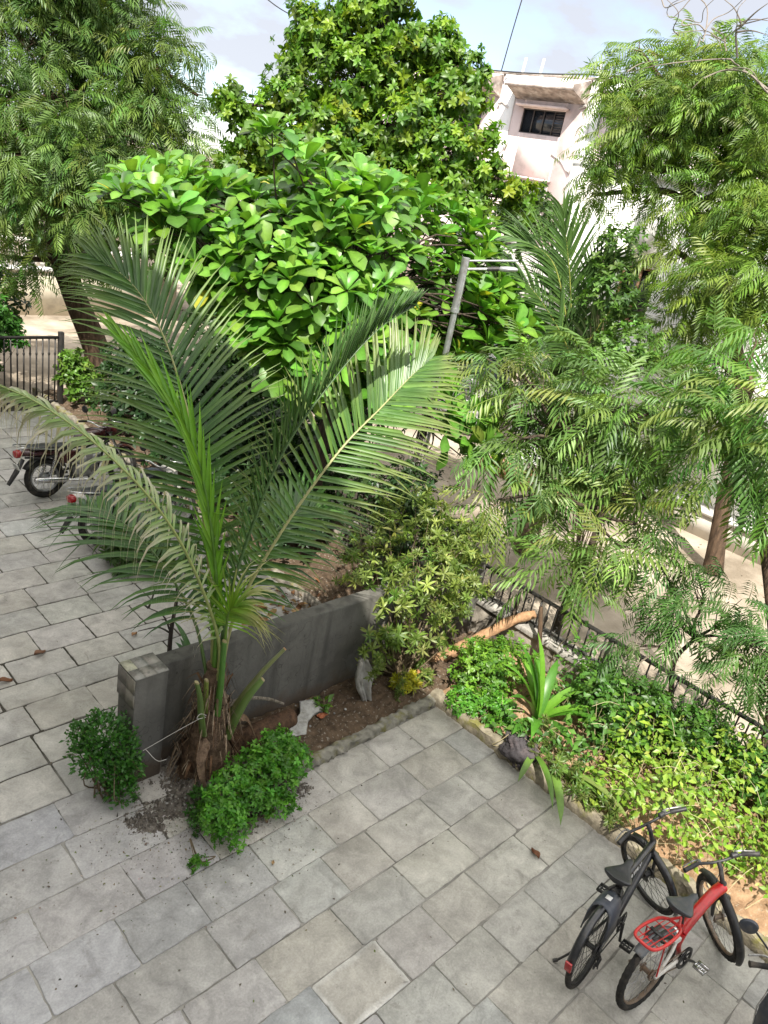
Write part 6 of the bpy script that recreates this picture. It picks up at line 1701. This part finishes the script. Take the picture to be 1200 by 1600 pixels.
# ---- black bicycle
def black_bike():
    b = thing('bicycle', 'black bicycle with a red tail reflector and front wheel turned to the plants', 'bicycle', (4.50, 1.135, 0), (rad(-5.0), 0, rad(3.5)))
    R_ = .335; wb = 1.02
    rear = (0, 0, R_); front = np.array((wb, 0, R_)); bbp = (.43, 0, .29)
    hl = np.array((.905, 0, .62)); hh = np.array((.862, 0, .79))
    wheel(b, rear, R_, .022, None, 32, None, .05)
    S = steer((hl + hh) / 2, rad(71), rad(66))
    wheel(b, front, R_, .022, S, 32, None, .05, hubr=.026)
    m = MB()
    m.tube([(.30, 0, .72), tuple(hh + [-.005, 0, -.02])], [.022, .027], 14); m.build('top_tube', M_blackpaint, b, local=True)
    m = MB()
    m.tube([bbp, tuple(hl + [-.01, 0, .03])], .030, 14); dt = m.build('down_tube', M_blackpaint, b, local=True)
    m = MB(); m.tube([bbp, (.295, 0, .745)], .019, 12); m.tube([tuple(hl), tuple(hh)], .026, 14)
    m.tube([(.43, -.045, .29), (.43, .045, .29)], .028, 14)
    for s in (1, -1):
        m.tube(spline([(.40, s * .035, .29), (.2, s * .05, .31), (0, s * .065, R_)], 8), .011, 8)
        m.tube(spline([(.315, s * .02, .68), (.2, s * .05, .56), (0, s * .065, R_)], 8), .009, 8)
    m.build('frame', M_blackpaint, b, local=True)
    # lettering along the down tube (right side)
    ct = bpy.data.curves.new('lettering', 'FONT'); ct.body = 'VAVAY'; ct.size = .075; ct.extrude = .0008
    to = bpy.data.objects.new('lettering_curve', ct); COL.objects.link(to)
    dg = bpy.context.evaluated_depsgraph_get(); me = bpy.data.meshes.new_from_object(to.evaluated_get(dg)); bpy.data.objects.remove(to)
    me.materials.clear(); me.materials.append(M_ink)
    lo = bpy.data.objects.new('lettering', me); COL.objects.link(lo); lo.parent = dt
    p0 = np.array((.34, -.0235, .715)); p1 = np.array(hh) + [-.02, -.0275, -.025]
    dx = unit(p1 - p0); nz_ = np.array([0, -1.0, 0]); nz_ = unit(nz_ - dx * (nz_ @ dx)); dy = np.cross(nz_, dx)
    mm = Matrix((dx, dy, nz_)).transposed().to_4x4(); mm.translation = Vector(p0 + dx * .03 - dy * .028 + nz_ * .004)
    lo.matrix_local = mm
    m = MB(); m.tube([(.296, 0, .73), (.272, 0, .83)], .0135, 10); m.tube([(.30, 0, .715), (.295, 0, .74)], .024, 12); m.build('seat_post', M_matblack, b, local=True)
    saddle(b, (.275, 0, .865), M_vinyl, .29, .215)
    crank_set(b, bbp, M_matblack, .08, rad(-95), .165)
    fender(b, rear, R_ + .035, rad(48), rad(172), .06, M_blackpaint)
    m = MB(); a = rad(168); m.box((-.38, -.026, .385), (-.362, .026, .47), rot=Matrix.Rotation(rad(-8), 3, 'Y')); m.build('tail_reflector', M_reflect, b, local=True, bevel=.004)
    fender(b, front, R_ + .035, rad(75), rad(208), .06, M_blackpaint, S)
    # slate plastic cover bridging the rear wheel behind the seat
    m = MB(); V = []; F = []
    prof = [(-.095, .48), (-.09, .60), (-.07, .675), (-.04, .70), (0, .706), (.04, .70), (.07, .675), (.09, .60), (.095, .48)]
    xs = [(.02, .93), (.05, 1.0), (.12, 1.0), (.20, .96), (.225, .88)]
    for (x, k) in xs:
        for (y, z) in prof: V.append((x - (.70 - z) * .30, y * k, z - (1 - k) * .10))
    kk = len(prof)
    F = [(i * kk + j, i * kk + j + 1, (i + 1) * kk + j + 1, (i + 1) * kk + j) for i in range(len(xs) - 1) for j in range(kk - 1)]
    m.add(V, F); wc = solid(m.build('wheel_cover', M_slate, b, local=True, angle=60), .010)
    m = MB(); m.box((.10, -.022, .7125), (.145, .022, .7145)); m.build('sticker', M_plate, wc, local=True, smooth=False)
    m = MB(); m.tube([(.30, -.02, .70), (.20, -.05, .71)], .010, 8); m.tube([(.30, .02, .70), (.20, .05, .71)], .010, 8); m.box((.225, -.045, .64), (.29, .045, .70)); m.build('lock', M_matblack, b, local=True, bevel=.006)
    # chain, derailleur, kickstand
    m = MB(); m.tube([(.43, -.055, .37), (0, -.05, R_ + .035)], .005, 5); m.tube([(.43, -.055, .21), (.02, -.05, .22)], .005, 5)
    m.torus((0, -.05, R_), (0, 1, 0), .038, .012, 20, 6, .8); m.build('chain', M_matblack, b, local=True)
    m = MB(); m.tube([(0, -.075, R_ - .02), (.03, -.085, .25), (.01, -.075, .19)], .012, 8); m.torus((.01, -.065, .18), (0, 1, 0), .022, .008, 16, 6, .6); m.torus((.035, -.07, .245), (0, 1, 0), .022, .008, 16, 6, .6); m.tube(spline([(0, -.09, R_ - .03), (-.07, -.10, .30), (-.03, -.10, .21), (.02, -.085, .2)], 12), .004, 5); m.build('derailleur', M_matblack, b, local=True)
    m = MB(); m.tube(spline([(.02, .07, .30), (-.01, .12, .17), (-.04, .20, .04)], 8), .009, 8); m.tube([(-.035, .195, .045), (-.055, .222, .028)], .013, 8); m.build('kickstand', M_matblack, b, local=True)
    front_end(b, S, front, hl, hh, M_blackpaint, (.895, 0, .93), .64, .03, .07, M_matblack, M_matblack, .015)
    return b
black_bike()

# ---- red bicycle
def red_bike():
    b = thing('bicycle', 'red bicycle with a red rear carrier, dirty white rear stays and grey rear mudguard', 'bicycle', (4.685, .76, 0), (rad(-6.0), 0, rad(-9)))
    R_ = .325; wb = .97
    rear = (0, 0, R_); front = np.array((wb, 0, R_)); bbp = (.40, 0, .28)
    hl = np.array((.845, 0, .61)); hh = np.array((.805, 0, .755))
    wheel(b, rear, R_, .026, None, 28, M_rust, .12, hub_mat=M_rust)
    S = steer((hl + hh) / 2, rad(71), rad(62))
    wheel(b, front, R_, .026, S, 28, M_rust, .10, hub_mat=M_rust)
    m = MB()
    m.tube(spline([(.36, 0, .50), (.52, 0, .62), (.68, 0, .70), tuple(hh + [.005, 0, -.04])], 14), np.linspace(.040, .046, 14), 14, flat=.85); m.build('main_tube', M_red, b, local=True)
    m = MB(); m.tube(spline([(.36, 0, .50), (.34, 0, .40), tuple(bbp)], 8), [.042, .04, .038, .036, .034, .032, .03, .03], 12)
    m.tube([(.40, 0, .46), (.30, 0, .60)], .024, 12); m.tube([(.36, 0, .50), (.22, 0, .52)], .018, 10); m.build('frame', M_red, b, local=True)
    m = MB(); m.tube([tuple(hl), tuple(hh)], .027, 14); m.build('head_tube', M_matblack, b, local=True)
    m = MB()
    for s in (1, -1):
        m.tube(spline([(.39, s * .04, .28), (.2, s * .06, .31), (0, s * .07, R_)], 8), .014, 8)
        m.tube(spline([(.26, s * .03, .52), (.15, s * .06, .45), (0, s * .07, R_)], 8), .012, 8)
    m.box((.20, -.05, .50), (.28, .05, .53)); m.build('rear_stays', M_whitep, b, local=True)
    m = MB(); m.tube(spline([(.28, 0, .47), (.25, 0, .57)], 3), .024, 10); m.torus((.265, 0, .52), (-.3, 0, 1), .032, .008, 18, 6); m.build('shock', M_chrome, b, local=True)
    m = MB(); m.tube([(.335, 0, .56), (.275, 0, .79)], .0135, 10); m.build('seat_post', M_matblack, b, local=True)
    saddle(b, (.28, 0, .815), simple('grey_black_vinyl', (0.045, 0.05, 0.055), .40, spec=.4, dirt=(.085, .08, .075), dscale=10), .28, .21)
    crank_set(b, bbp, M_matblack, .085, rad(-35), .16, M_chrome, guard=M_matblack)
    fender(b, rear, R_ + .035, rad(52), rad(128), .085, M_grey)
    fender(b, front, R_ + .035, rad(55), rad(215), .065, M_matblack, S)
    # red carrier: hoop, bars and a spring clip
    c = MB(); hoop = spline([(.20, .045, .665), (.12, .085, .675), (-.06, .098, .685), (-.17, .075, .69), (-.19, 0, .692), (-.17, -.075, .69), (-.06, -.098, .685), (.12, -.085, .675), (.20, -.045, .665), (.20, .045, .665)], 60)
    c.tube(hoop, .012, 8); rk = c.build('carrier', M_redplastic, b, local=True)
    c = MB()
    for y in (-.05, -.02, .02, .05): c.tube([(.19, y, .672), (-.17, y * .9, .69)], .004, 6)
    for x in (.08, -.02, -.11): c.tube([(x, -.088, .680), (x, .088, .680)], .004, 6)
    c.build('carrier_grid', M_redplastic, rk, local=True)
    c = MB(); c.box((-.10, -.035, .694), (.06, -.012, .700)); c.box((-.10, .012, .694), (.06, .035, .700)); c.box((-.04, -.05, .701), (-.01, .05, .706)); c.build('carrier_clip', M_matblack, rk, local=True, smooth=False)
    c = MB()
    for s in (1, -1): c.tube([(-.02, s * .08, .68), (0, s * .078, R_ + .02)], .006, 6)
    c.tube([(.20, .04, .665), (.28, 0, .68)], .010, 8); c.tube([(.20, -.04, .665), (.28, 0, .68)], .010, 8); c.build('carrier_stay', M_redplastic, rk, local=True)
    m = MB(); m.tube([(.40, -.055, .36), (0, -.05, R_ + .035)], .005, 5); m.tube([(.40, -.055, .20), (0, -.05, R_ - .035)], .005, 5); m.torus((0, -.05, R_), (0, 1, 0), .035, .010, 20, 6, .6); m.build('chain', M_rust, b, local=True)
    m = MB(); m.tube(spline([(.30, .07, .27), (.26, .15, .15), (.22, .25, .04)], 8), .010, 8); m.build('kickstand', M_rust, b, local=True)
    front_end(b, S, front, hl, hh, M_matblack, (.83, 0, .925), .58, .035, .06, M_matblack, M_matblack, .015, lower=M_whitep)
    return b
red_bike()

# ---- lofted body helper
def loft(root, name, secs, mat, pw=.75, n=18, axis='x', M=None, angle=60):
    """secs: (x, z, half width, half height); superellipse sections across x"""
    m = MB(); m.M = M; V = []
    for (x, z, w, h) in secs:
        for j in range(n):
            a = 2 * PI * j / n
            V.append((x, w * math.copysign(abs(math.cos(a)) ** pw, math.cos(a)), z + h * math.copysign(abs(math.sin(a)) ** pw, math.sin(a))))
    k = len(secs)
    F = [(i * n + j, i * n + (j + 1) % n, (i + 1) * n + (j + 1) % n, (i + 1) * n + j) for i in range(k - 1) for j in range(n)] + [tuple(range(n))[::-1], tuple(range((k - 1) * n, k * n))]
    m.add(V, F); return m.build(name, mat, root, local=True, angle=angle)

def text_plate(root, txt, size, M, mat):
    ct = bpy.data.curves.new('lettering', 'FONT'); ct.body = txt; ct.size = size; ct.extrude = .0006; ct.align_x = 'CENTER'
    to = bpy.data.objects.new('lettering_curve', ct); COL.objects.link(to)
    me = bpy.data.meshes.new_from_object(to.evaluated_get(bpy.context.evaluated_depsgraph_get())); bpy.data.objects.remove(to)
    me.materials.clear(); me.materials.append(mat)
    lo = bpy.data.objects.new('lettering', me); COL.objects.link(lo); lo.parent = root; lo.matrix_local = M
    return lo

def motorcycle(label, loc, rz, tank_mat, side_mat):
    b = thing('motorcycle', label, 'motorcycle', loc, (rad(-7), 0, rz), 'motorcycles parked along the hedge')
    R_ = .30; wb = 1.26; rear = (0, 0, R_); front = np.array((wb, 0, R_))
    hl = np.array((1.02, 0, .72)); hh = np.array((.97, 0, .90))
    wheel(b, rear, R_, .045, None, 36, M_alu, .04, .035, .14, hub_mat=M_alu)
    S = steer((hl + hh) / 2, rad(64), rad(18))
    wheel(b, front, R_, .040, S, 36, M_alu, .04, .035, .12, hub_mat=M_alu)
    loft(b, 'seat', [(-.22, .77, .06, .02), (-.18, .775, .11, .035), (.05, .77, .125, .04), (.22, .755, .12, .04), (.40, .745, .10, .045), (.50, .77, .08, .05), (.53, .80, .05, .03)], M_vinyl)
    loft(b, 'fuel_tank', [(.47, .77, .06, .05), (.52, .80, .10, .085), (.65, .845, .135, .11), (.80, .865, .14, .105), (.92, .865, .10, .08), (.97, .86, .05, .05)], tank_mat)
    for s in (1, -1):
        loft(b, 'side_panel', [(.16, .60, .015, .03), (.20, .60, .02, .085), (.34, .60, .022, .10), (.47, .60, .02, .08), (.50, .60, .012, .04)], side_mat, M=Matrix.Translation((0, s * .105, 0)))
    loft(b, 'tail', [(-.36, .72, .035, .02), (-.34, .72, .07, .045), (-.15, .70, .10, .05), (.05, .69, .11, .045), (.2, .68, .10, .04)], side_mat)
    loft(b, 'tail_lamp', [(-.42, .705, .05, .035), (-.41, .705, .075, .05), (-.36, .71, .08, .055), (-.342, .715, .07, .045)], M_reflect)
    loft(b, 'engine', [(.42, .36, .10, .06), (.46, .36, .14, .11), (.66, .36, .15, .12), (.76, .37, .12, .10), (.80, .38, .08, .06)], M_alu, .5)
    loft(b, 'cylinder', [(.70, .50, .09, .05), (.72, .50, .11, .09), (.84, .52, .11, .09), (.86, .52, .08, .05)], M_alu, .4)
    m = MB()
    m.tube(spline([(-.3, .07, .66), (0, .09, .63), (.45, .08, .66), (.95, .02, .78)], 14), .016, 8); m.tube(spline([(-.3, -.07, .66), (0, -.09, .63), (.45, -.08, .66), (.95, -.02, .78)], 14), .016, 8)
    m.tube(spline([(.98, 0, .74), (.86, 0, .40), (.74, 0, .26), (.4, 0, .24)], 14), .020, 8); m.tube([(.40, 0, .24), (.42, 0, .66)], .018, 8)
    for s in (1, -1): m.tube([(.40, s * .10, .30), (0, s * .105, R_)], .018, 8)
    m.tube([tuple(hl), tuple(hh)], .032, 12); m.build('frame', M_matblack, b, local=True)
    for s in (1, -1):
        m = MB(); q = np.array([.02, s * .12, R_ + .02]); e = np.array([.14, s * .11, .64])
        t_ = np.linspace(0, 1, 90); d = e - q; ux = unit(np.cross(d, [0, 1, 0])); uy = np.array([0, 1.0, 0])
        m.tube(q + d * (.15 + .7 * t_)[:, None] + .028 * (np.cos(t_ * 2 * PI * 9)[:, None] * ux + np.sin(t_ * 2 * PI * 9)[:, None] * uy), .006, 5); m.tube([q, q + d * .45], .018, 8); m.tube([q + d * .85, e], .02, 8); m.build('shock', M_chrome, b, local=True)
    m = MB(); m.tube(spline([(.86, -.08, .48), (.90, -.12, .34), (.75, -.15, .22), (.45, -.155, .24), (.2, -.155, .28)], 16), .018, 8); m.tube([(.28, -.16, .27), (.22, -.16, .28), (-.20, -.165, .33), (-.22, -.165, .332)], [.025, .042, .045, .03], 14); m.build('exhaust', M_chrome, b, local=True)
    m = MB(); m.tube([(.44, .09, .36), (0, .09, R_ + .02)], .045, 10, flat=.35) ; m.build('chain_case', M_matblack, b, local=True)
    fender(b, rear, R_ + .06, rad(20), rad(150), .14, M_matblack)
    m = MB(); m.add([(-.30, -.06, .62), (-.30, .06, .62), (-.40, .075, .45), (-.40, -.075, .45), (-.53, .05, .27), (-.53, -.05, .27)], [(0, 1, 2, 3), (3, 2, 4, 5)]); solid(m.build('mud_flap', M_matblack, b, local=True), .006)
    mm = Matrix.Translation((-.405, 0, .53)) @ Matrix.Rotation(rad(-22), 4, 'Y')
    m = MB(); m.M = mm; m.box((-.006, -.095, -.055), (0, .095, .055)); pt = m.build('number_plate', M_plate, b, local=True, bevel=.002)
    for i, tx in enumerate(('GJ 5', '3 8')):
        mt = mm @ Matrix.Translation((-.0075, 0, .008 - .05 * i)) @ Matrix(((0, 0, -1, 0), (-1, 0, 0, 0), (0, 1, 0, 0), (0, 0, 0, 1)))
        text_plate(pt, tx, .05, mt, M_iron)
    fender(b, front, R_ + .05, rad(35), rad(165), .12, side_mat, S)
    def mb():
        q = MB(); q.M = S; return q
    m = mb()
    for s in (1, -1): m.tube([hh + [.02, s * .085, -.04], front + [0, s * .085, 0]], [.020, .024], 10)
    m.box((.94, -.11, .86), (1.03, .11, .885)); m.build('fork', M_chrome, b, local=True)
    loft(b, 'headlight', [(.98, .87, .05, .05), (1.0, .87, .095, .11), (1.10, .86, .10, .115), (1.16, .85, .085, .10), (1.18, .85, .06, .07)], side_mat, M=S)
    loft(b, 'headlight_lens', [(1.175, .845, .075, .085), (1.192, .845, .06, .07)], M_glass, M=S)
    P = bar_pts((.95, 0, .96), .70, .09, .12)
    m = mb(); m.tube(P, .012, 10); hb = m.build('handlebar', M_chrome, b, local=True)
    for e, d, s in ((P[0], unit(P[0] - P[3]), 1), (P[-1], unit(P[-1] - P[-4]), -1)):
        m = mb(); m.tube([e - d * .12, e + d * .01], .018, 12); m.build('grip', M_rubber, hb, local=True)
        m = mb(); q = e - d * .15; m.tube(spline([q + [.03, 0, 0], q + [.06, s * .04, 0], q + [.05, s * .16, -.01]], 8), .006, 6); m.build('lever', M_alu, hb, local=True)
        m = mb(); m.tube([q, q + [.01, s * .05, .14]], .006, 6); m.build('mirror_stem', M_matblack, hb, local=True)
        m = mb(); m.lathe([(.02, -.018), (.055, -.008), (.06, .006), (.05, .010)], q + [.005, s * .07, .18], (1, 0, .1), 16); m.build('mirror', M_matblack, hb, local=True)
    m = MB(); m.tube(spline([(.16, .13, .74), (-.10, .14, .78), (-.34, .11, .82), (-.42, 0, .83), (-.34, -.11, .82), (-.10, -.14, .78), (.16, -.13, .74)], 30), .010, 8); m.build('grab_rail', M_chrome, b, local=True)
    m = MB()
    for s in (1, -1): m.tube([(.62, s * .12, .25), (.62, s * .30, .25)], .014, 8)
    m.build('footrest', M_rubber, b, local=True)
    m = MB(); m.tube(spline([(.45, .10, .25), (.42, .20, .12), (.38, .30, .03)], 8), .012, 8); m.build('side_stand', M_matblack, b, local=True)
    return b
motorcycle('dark maroon motorcycle with chrome exhaust, the farther of two behind the palm', (4.30, 10.52, 0), rad(4), M_maroon, M_maroon)
motorcycle('black and white motorcycle half hidden by fronds, the nearer of two behind the palm', (4.36, 8.86, 0), rad(2), M_blackpaint, M_whitep)

# ---- scooter in the corner, only its handle and seat in view
def scooter():
    b = thing('scooter', 'black scooter cut off by the bottom right corner', 'scooter', (4.02, -.16, 0), (rad(-4), 0, rad(3)))
    R_ = .25; rear = (0, 0, R_); front = np.array((1.22, 0, R_))
    wheel(b, rear, R_, .05, None, 10, M_alu, .03, .05, .12); S = steer((1.0, 0, .7), rad(66), rad(20)); wheel(b, front, R_, .045, S, 10, M_alu, .03, .04, .12)
    loft(b, 'seat', [(-.25, .76, .06, .03), (-.18, .77, .13, .05), (.1, .77, .15, .055), (.35, .75, .13, .05), (.50, .74, .08, .04)], M_vinyl)
    loft(b, 'body', [(-.38, .64, .03, .03), (-.32, .62, .12, .08), (0, .58, .19, .13), (.25, .54, .18, .16), (.45, .48, .10, .20), (.50, .45, .05, .16)], M_slate)
    loft(b, 'floorboard', [(.42, .28, .15, .05), (.6, .26, .17, .04), (.88, .28, .15, .05)], M_matblack, .5)
    loft(b, 'apron', [(.86, .55, .16, .28), (.90, .58, .20, .32), (.98, .60, .19, .33), (1.06, .60, .10, .26)], M_slate, .6)
    m = MB(); m.add([(.83, .165, .30), (.85, .205, .58), (.86, .17, .86), (.87, .17, .86), (.86, .21, .58), (.84, .17, .30)], [(0, 1, 4, 5), (1, 2, 3, 4)]); solid(m.build('edge_trim', M_chrome, b, local=True), .008)
    fender(b, front, R_ + .05, rad(20), rad(160), .15, M_slate, S)
    loft(b, 'handlebar_cover', [(.86, .99, .06, .04), (.90, 1.0, .16, .07), (.98, 1.0, .17, .08), (1.06, .98, .10, .06)], M_slate, M=S)
    def mb():
        q = MB(); q.M = S; return q
    for s in (1, -1):
        m = mb(); m.tube([(.92, s * .15, 1.0), (.86, s * .30, 1.02)], .013, 8); hb = m.build('handlebar', M_matblack, b, local=True)
        m = mb(); m.tube([(.885, s * .235, 1.012), (.855, s * .315, 1.022), (.84, s * .355, 1.026)], [.020, .018, .022], 12); m.build('grip', M_rubber, hb, local=True)
        m = mb(); m.tube(spline([(.95, s * .20, 1.01), (.96, s * .27, 1.02), (.92, s * .36, 1.02)], 8), .007, 6); m.build('brake_lever', M_alu, hb, local=True)
        m = mb(); m.tube(spline([(.93, s * .20, 1.04), (.96, s * .28, 1.12), (.99, s * .34, 1.17)], 8), .007, 6); m.build('mirror_stem', M_matblack, hb, local=True)
        m = mb(); m.lathe([(.02, -.02), (.055, -.012), (.062, .004), (.05, .008)], (.99, s * .38, 1.19), (1, 0, .1), 16); m.build('mirror', M_slate, hb, local=True)
    return b
scooter()

# ---- small van far behind the pole
def van():
    p = ray(752, 585, 20.5)
    b = thing('van', 'small grey van with a dark windscreen parked far behind the pole', 'van', (p[0], p[1], 0), (0, 0, rad(218)))
    m = MB(); prof = [(-1.5, .35), (1.35, .35), (1.5, .5), (1.5, .85), (1.25, 1.0), (.85, 1.62), (.6, 1.75), (-1.4, 1.75), (-1.5, 1.6)]
    V = [(x, y, z) for y in (-.72, .72) for x, z in prof]; n = len(prof)
    m.add(V, [tuple(range(n)), tuple(range(n, 2 * n))[::-1]] + [(i, n + i, n + (i + 1) % n, (i + 1) % n) for i in range(n)]); m.build('body', M_grey, b, local=True, bevel=.05)
    m = MB(); m.add([(1.262, -.62, 1.03), (1.262, .62, 1.03), (.90, .56, 1.58), (.90, -.56, 1.58)], [(0, 1, 2, 3)]); solid(m.build('windscreen', M_glass, b, local=True), .02)
    for s in (1, -1):
        m = MB(); m.lathe([(.03, -.02), (.09, 0), (.09, .02), (.05, .04)], (1.49, s * .52, .72), (1, 0, 0), 14); m.build('headlight', M_plate, b, local=True)
        m = MB(); m.box((-1.2, s * .726 - .004, 1.05), (.75, s * .726 + .004, 1.55)); m.build('side_window', M_glass, b, local=True)
        for x in (-.95, .95):
            m = MB(); m.torus((x, s * .64, .28), (0, 1, 0), .20, .08, 28, 8); m.lathe([(.02, -.03), (.14, -.02), (.14, .02), (.02, .03)], (x, s * .64, .28), (0, 1, 0), 16); m.build('wheel', M_rubber, b, local=True)
    m = MB(); m.box((1.48, -.74, .36), (1.56, .74, .50)); m.build('bumper', M_matblack, b, local=True, bevel=.02)
    m = MB(); m.box((1.561, -.25, .40), (1.568, .25, .48)); m.build('number_plate', M_plate, b, local=True)
van()
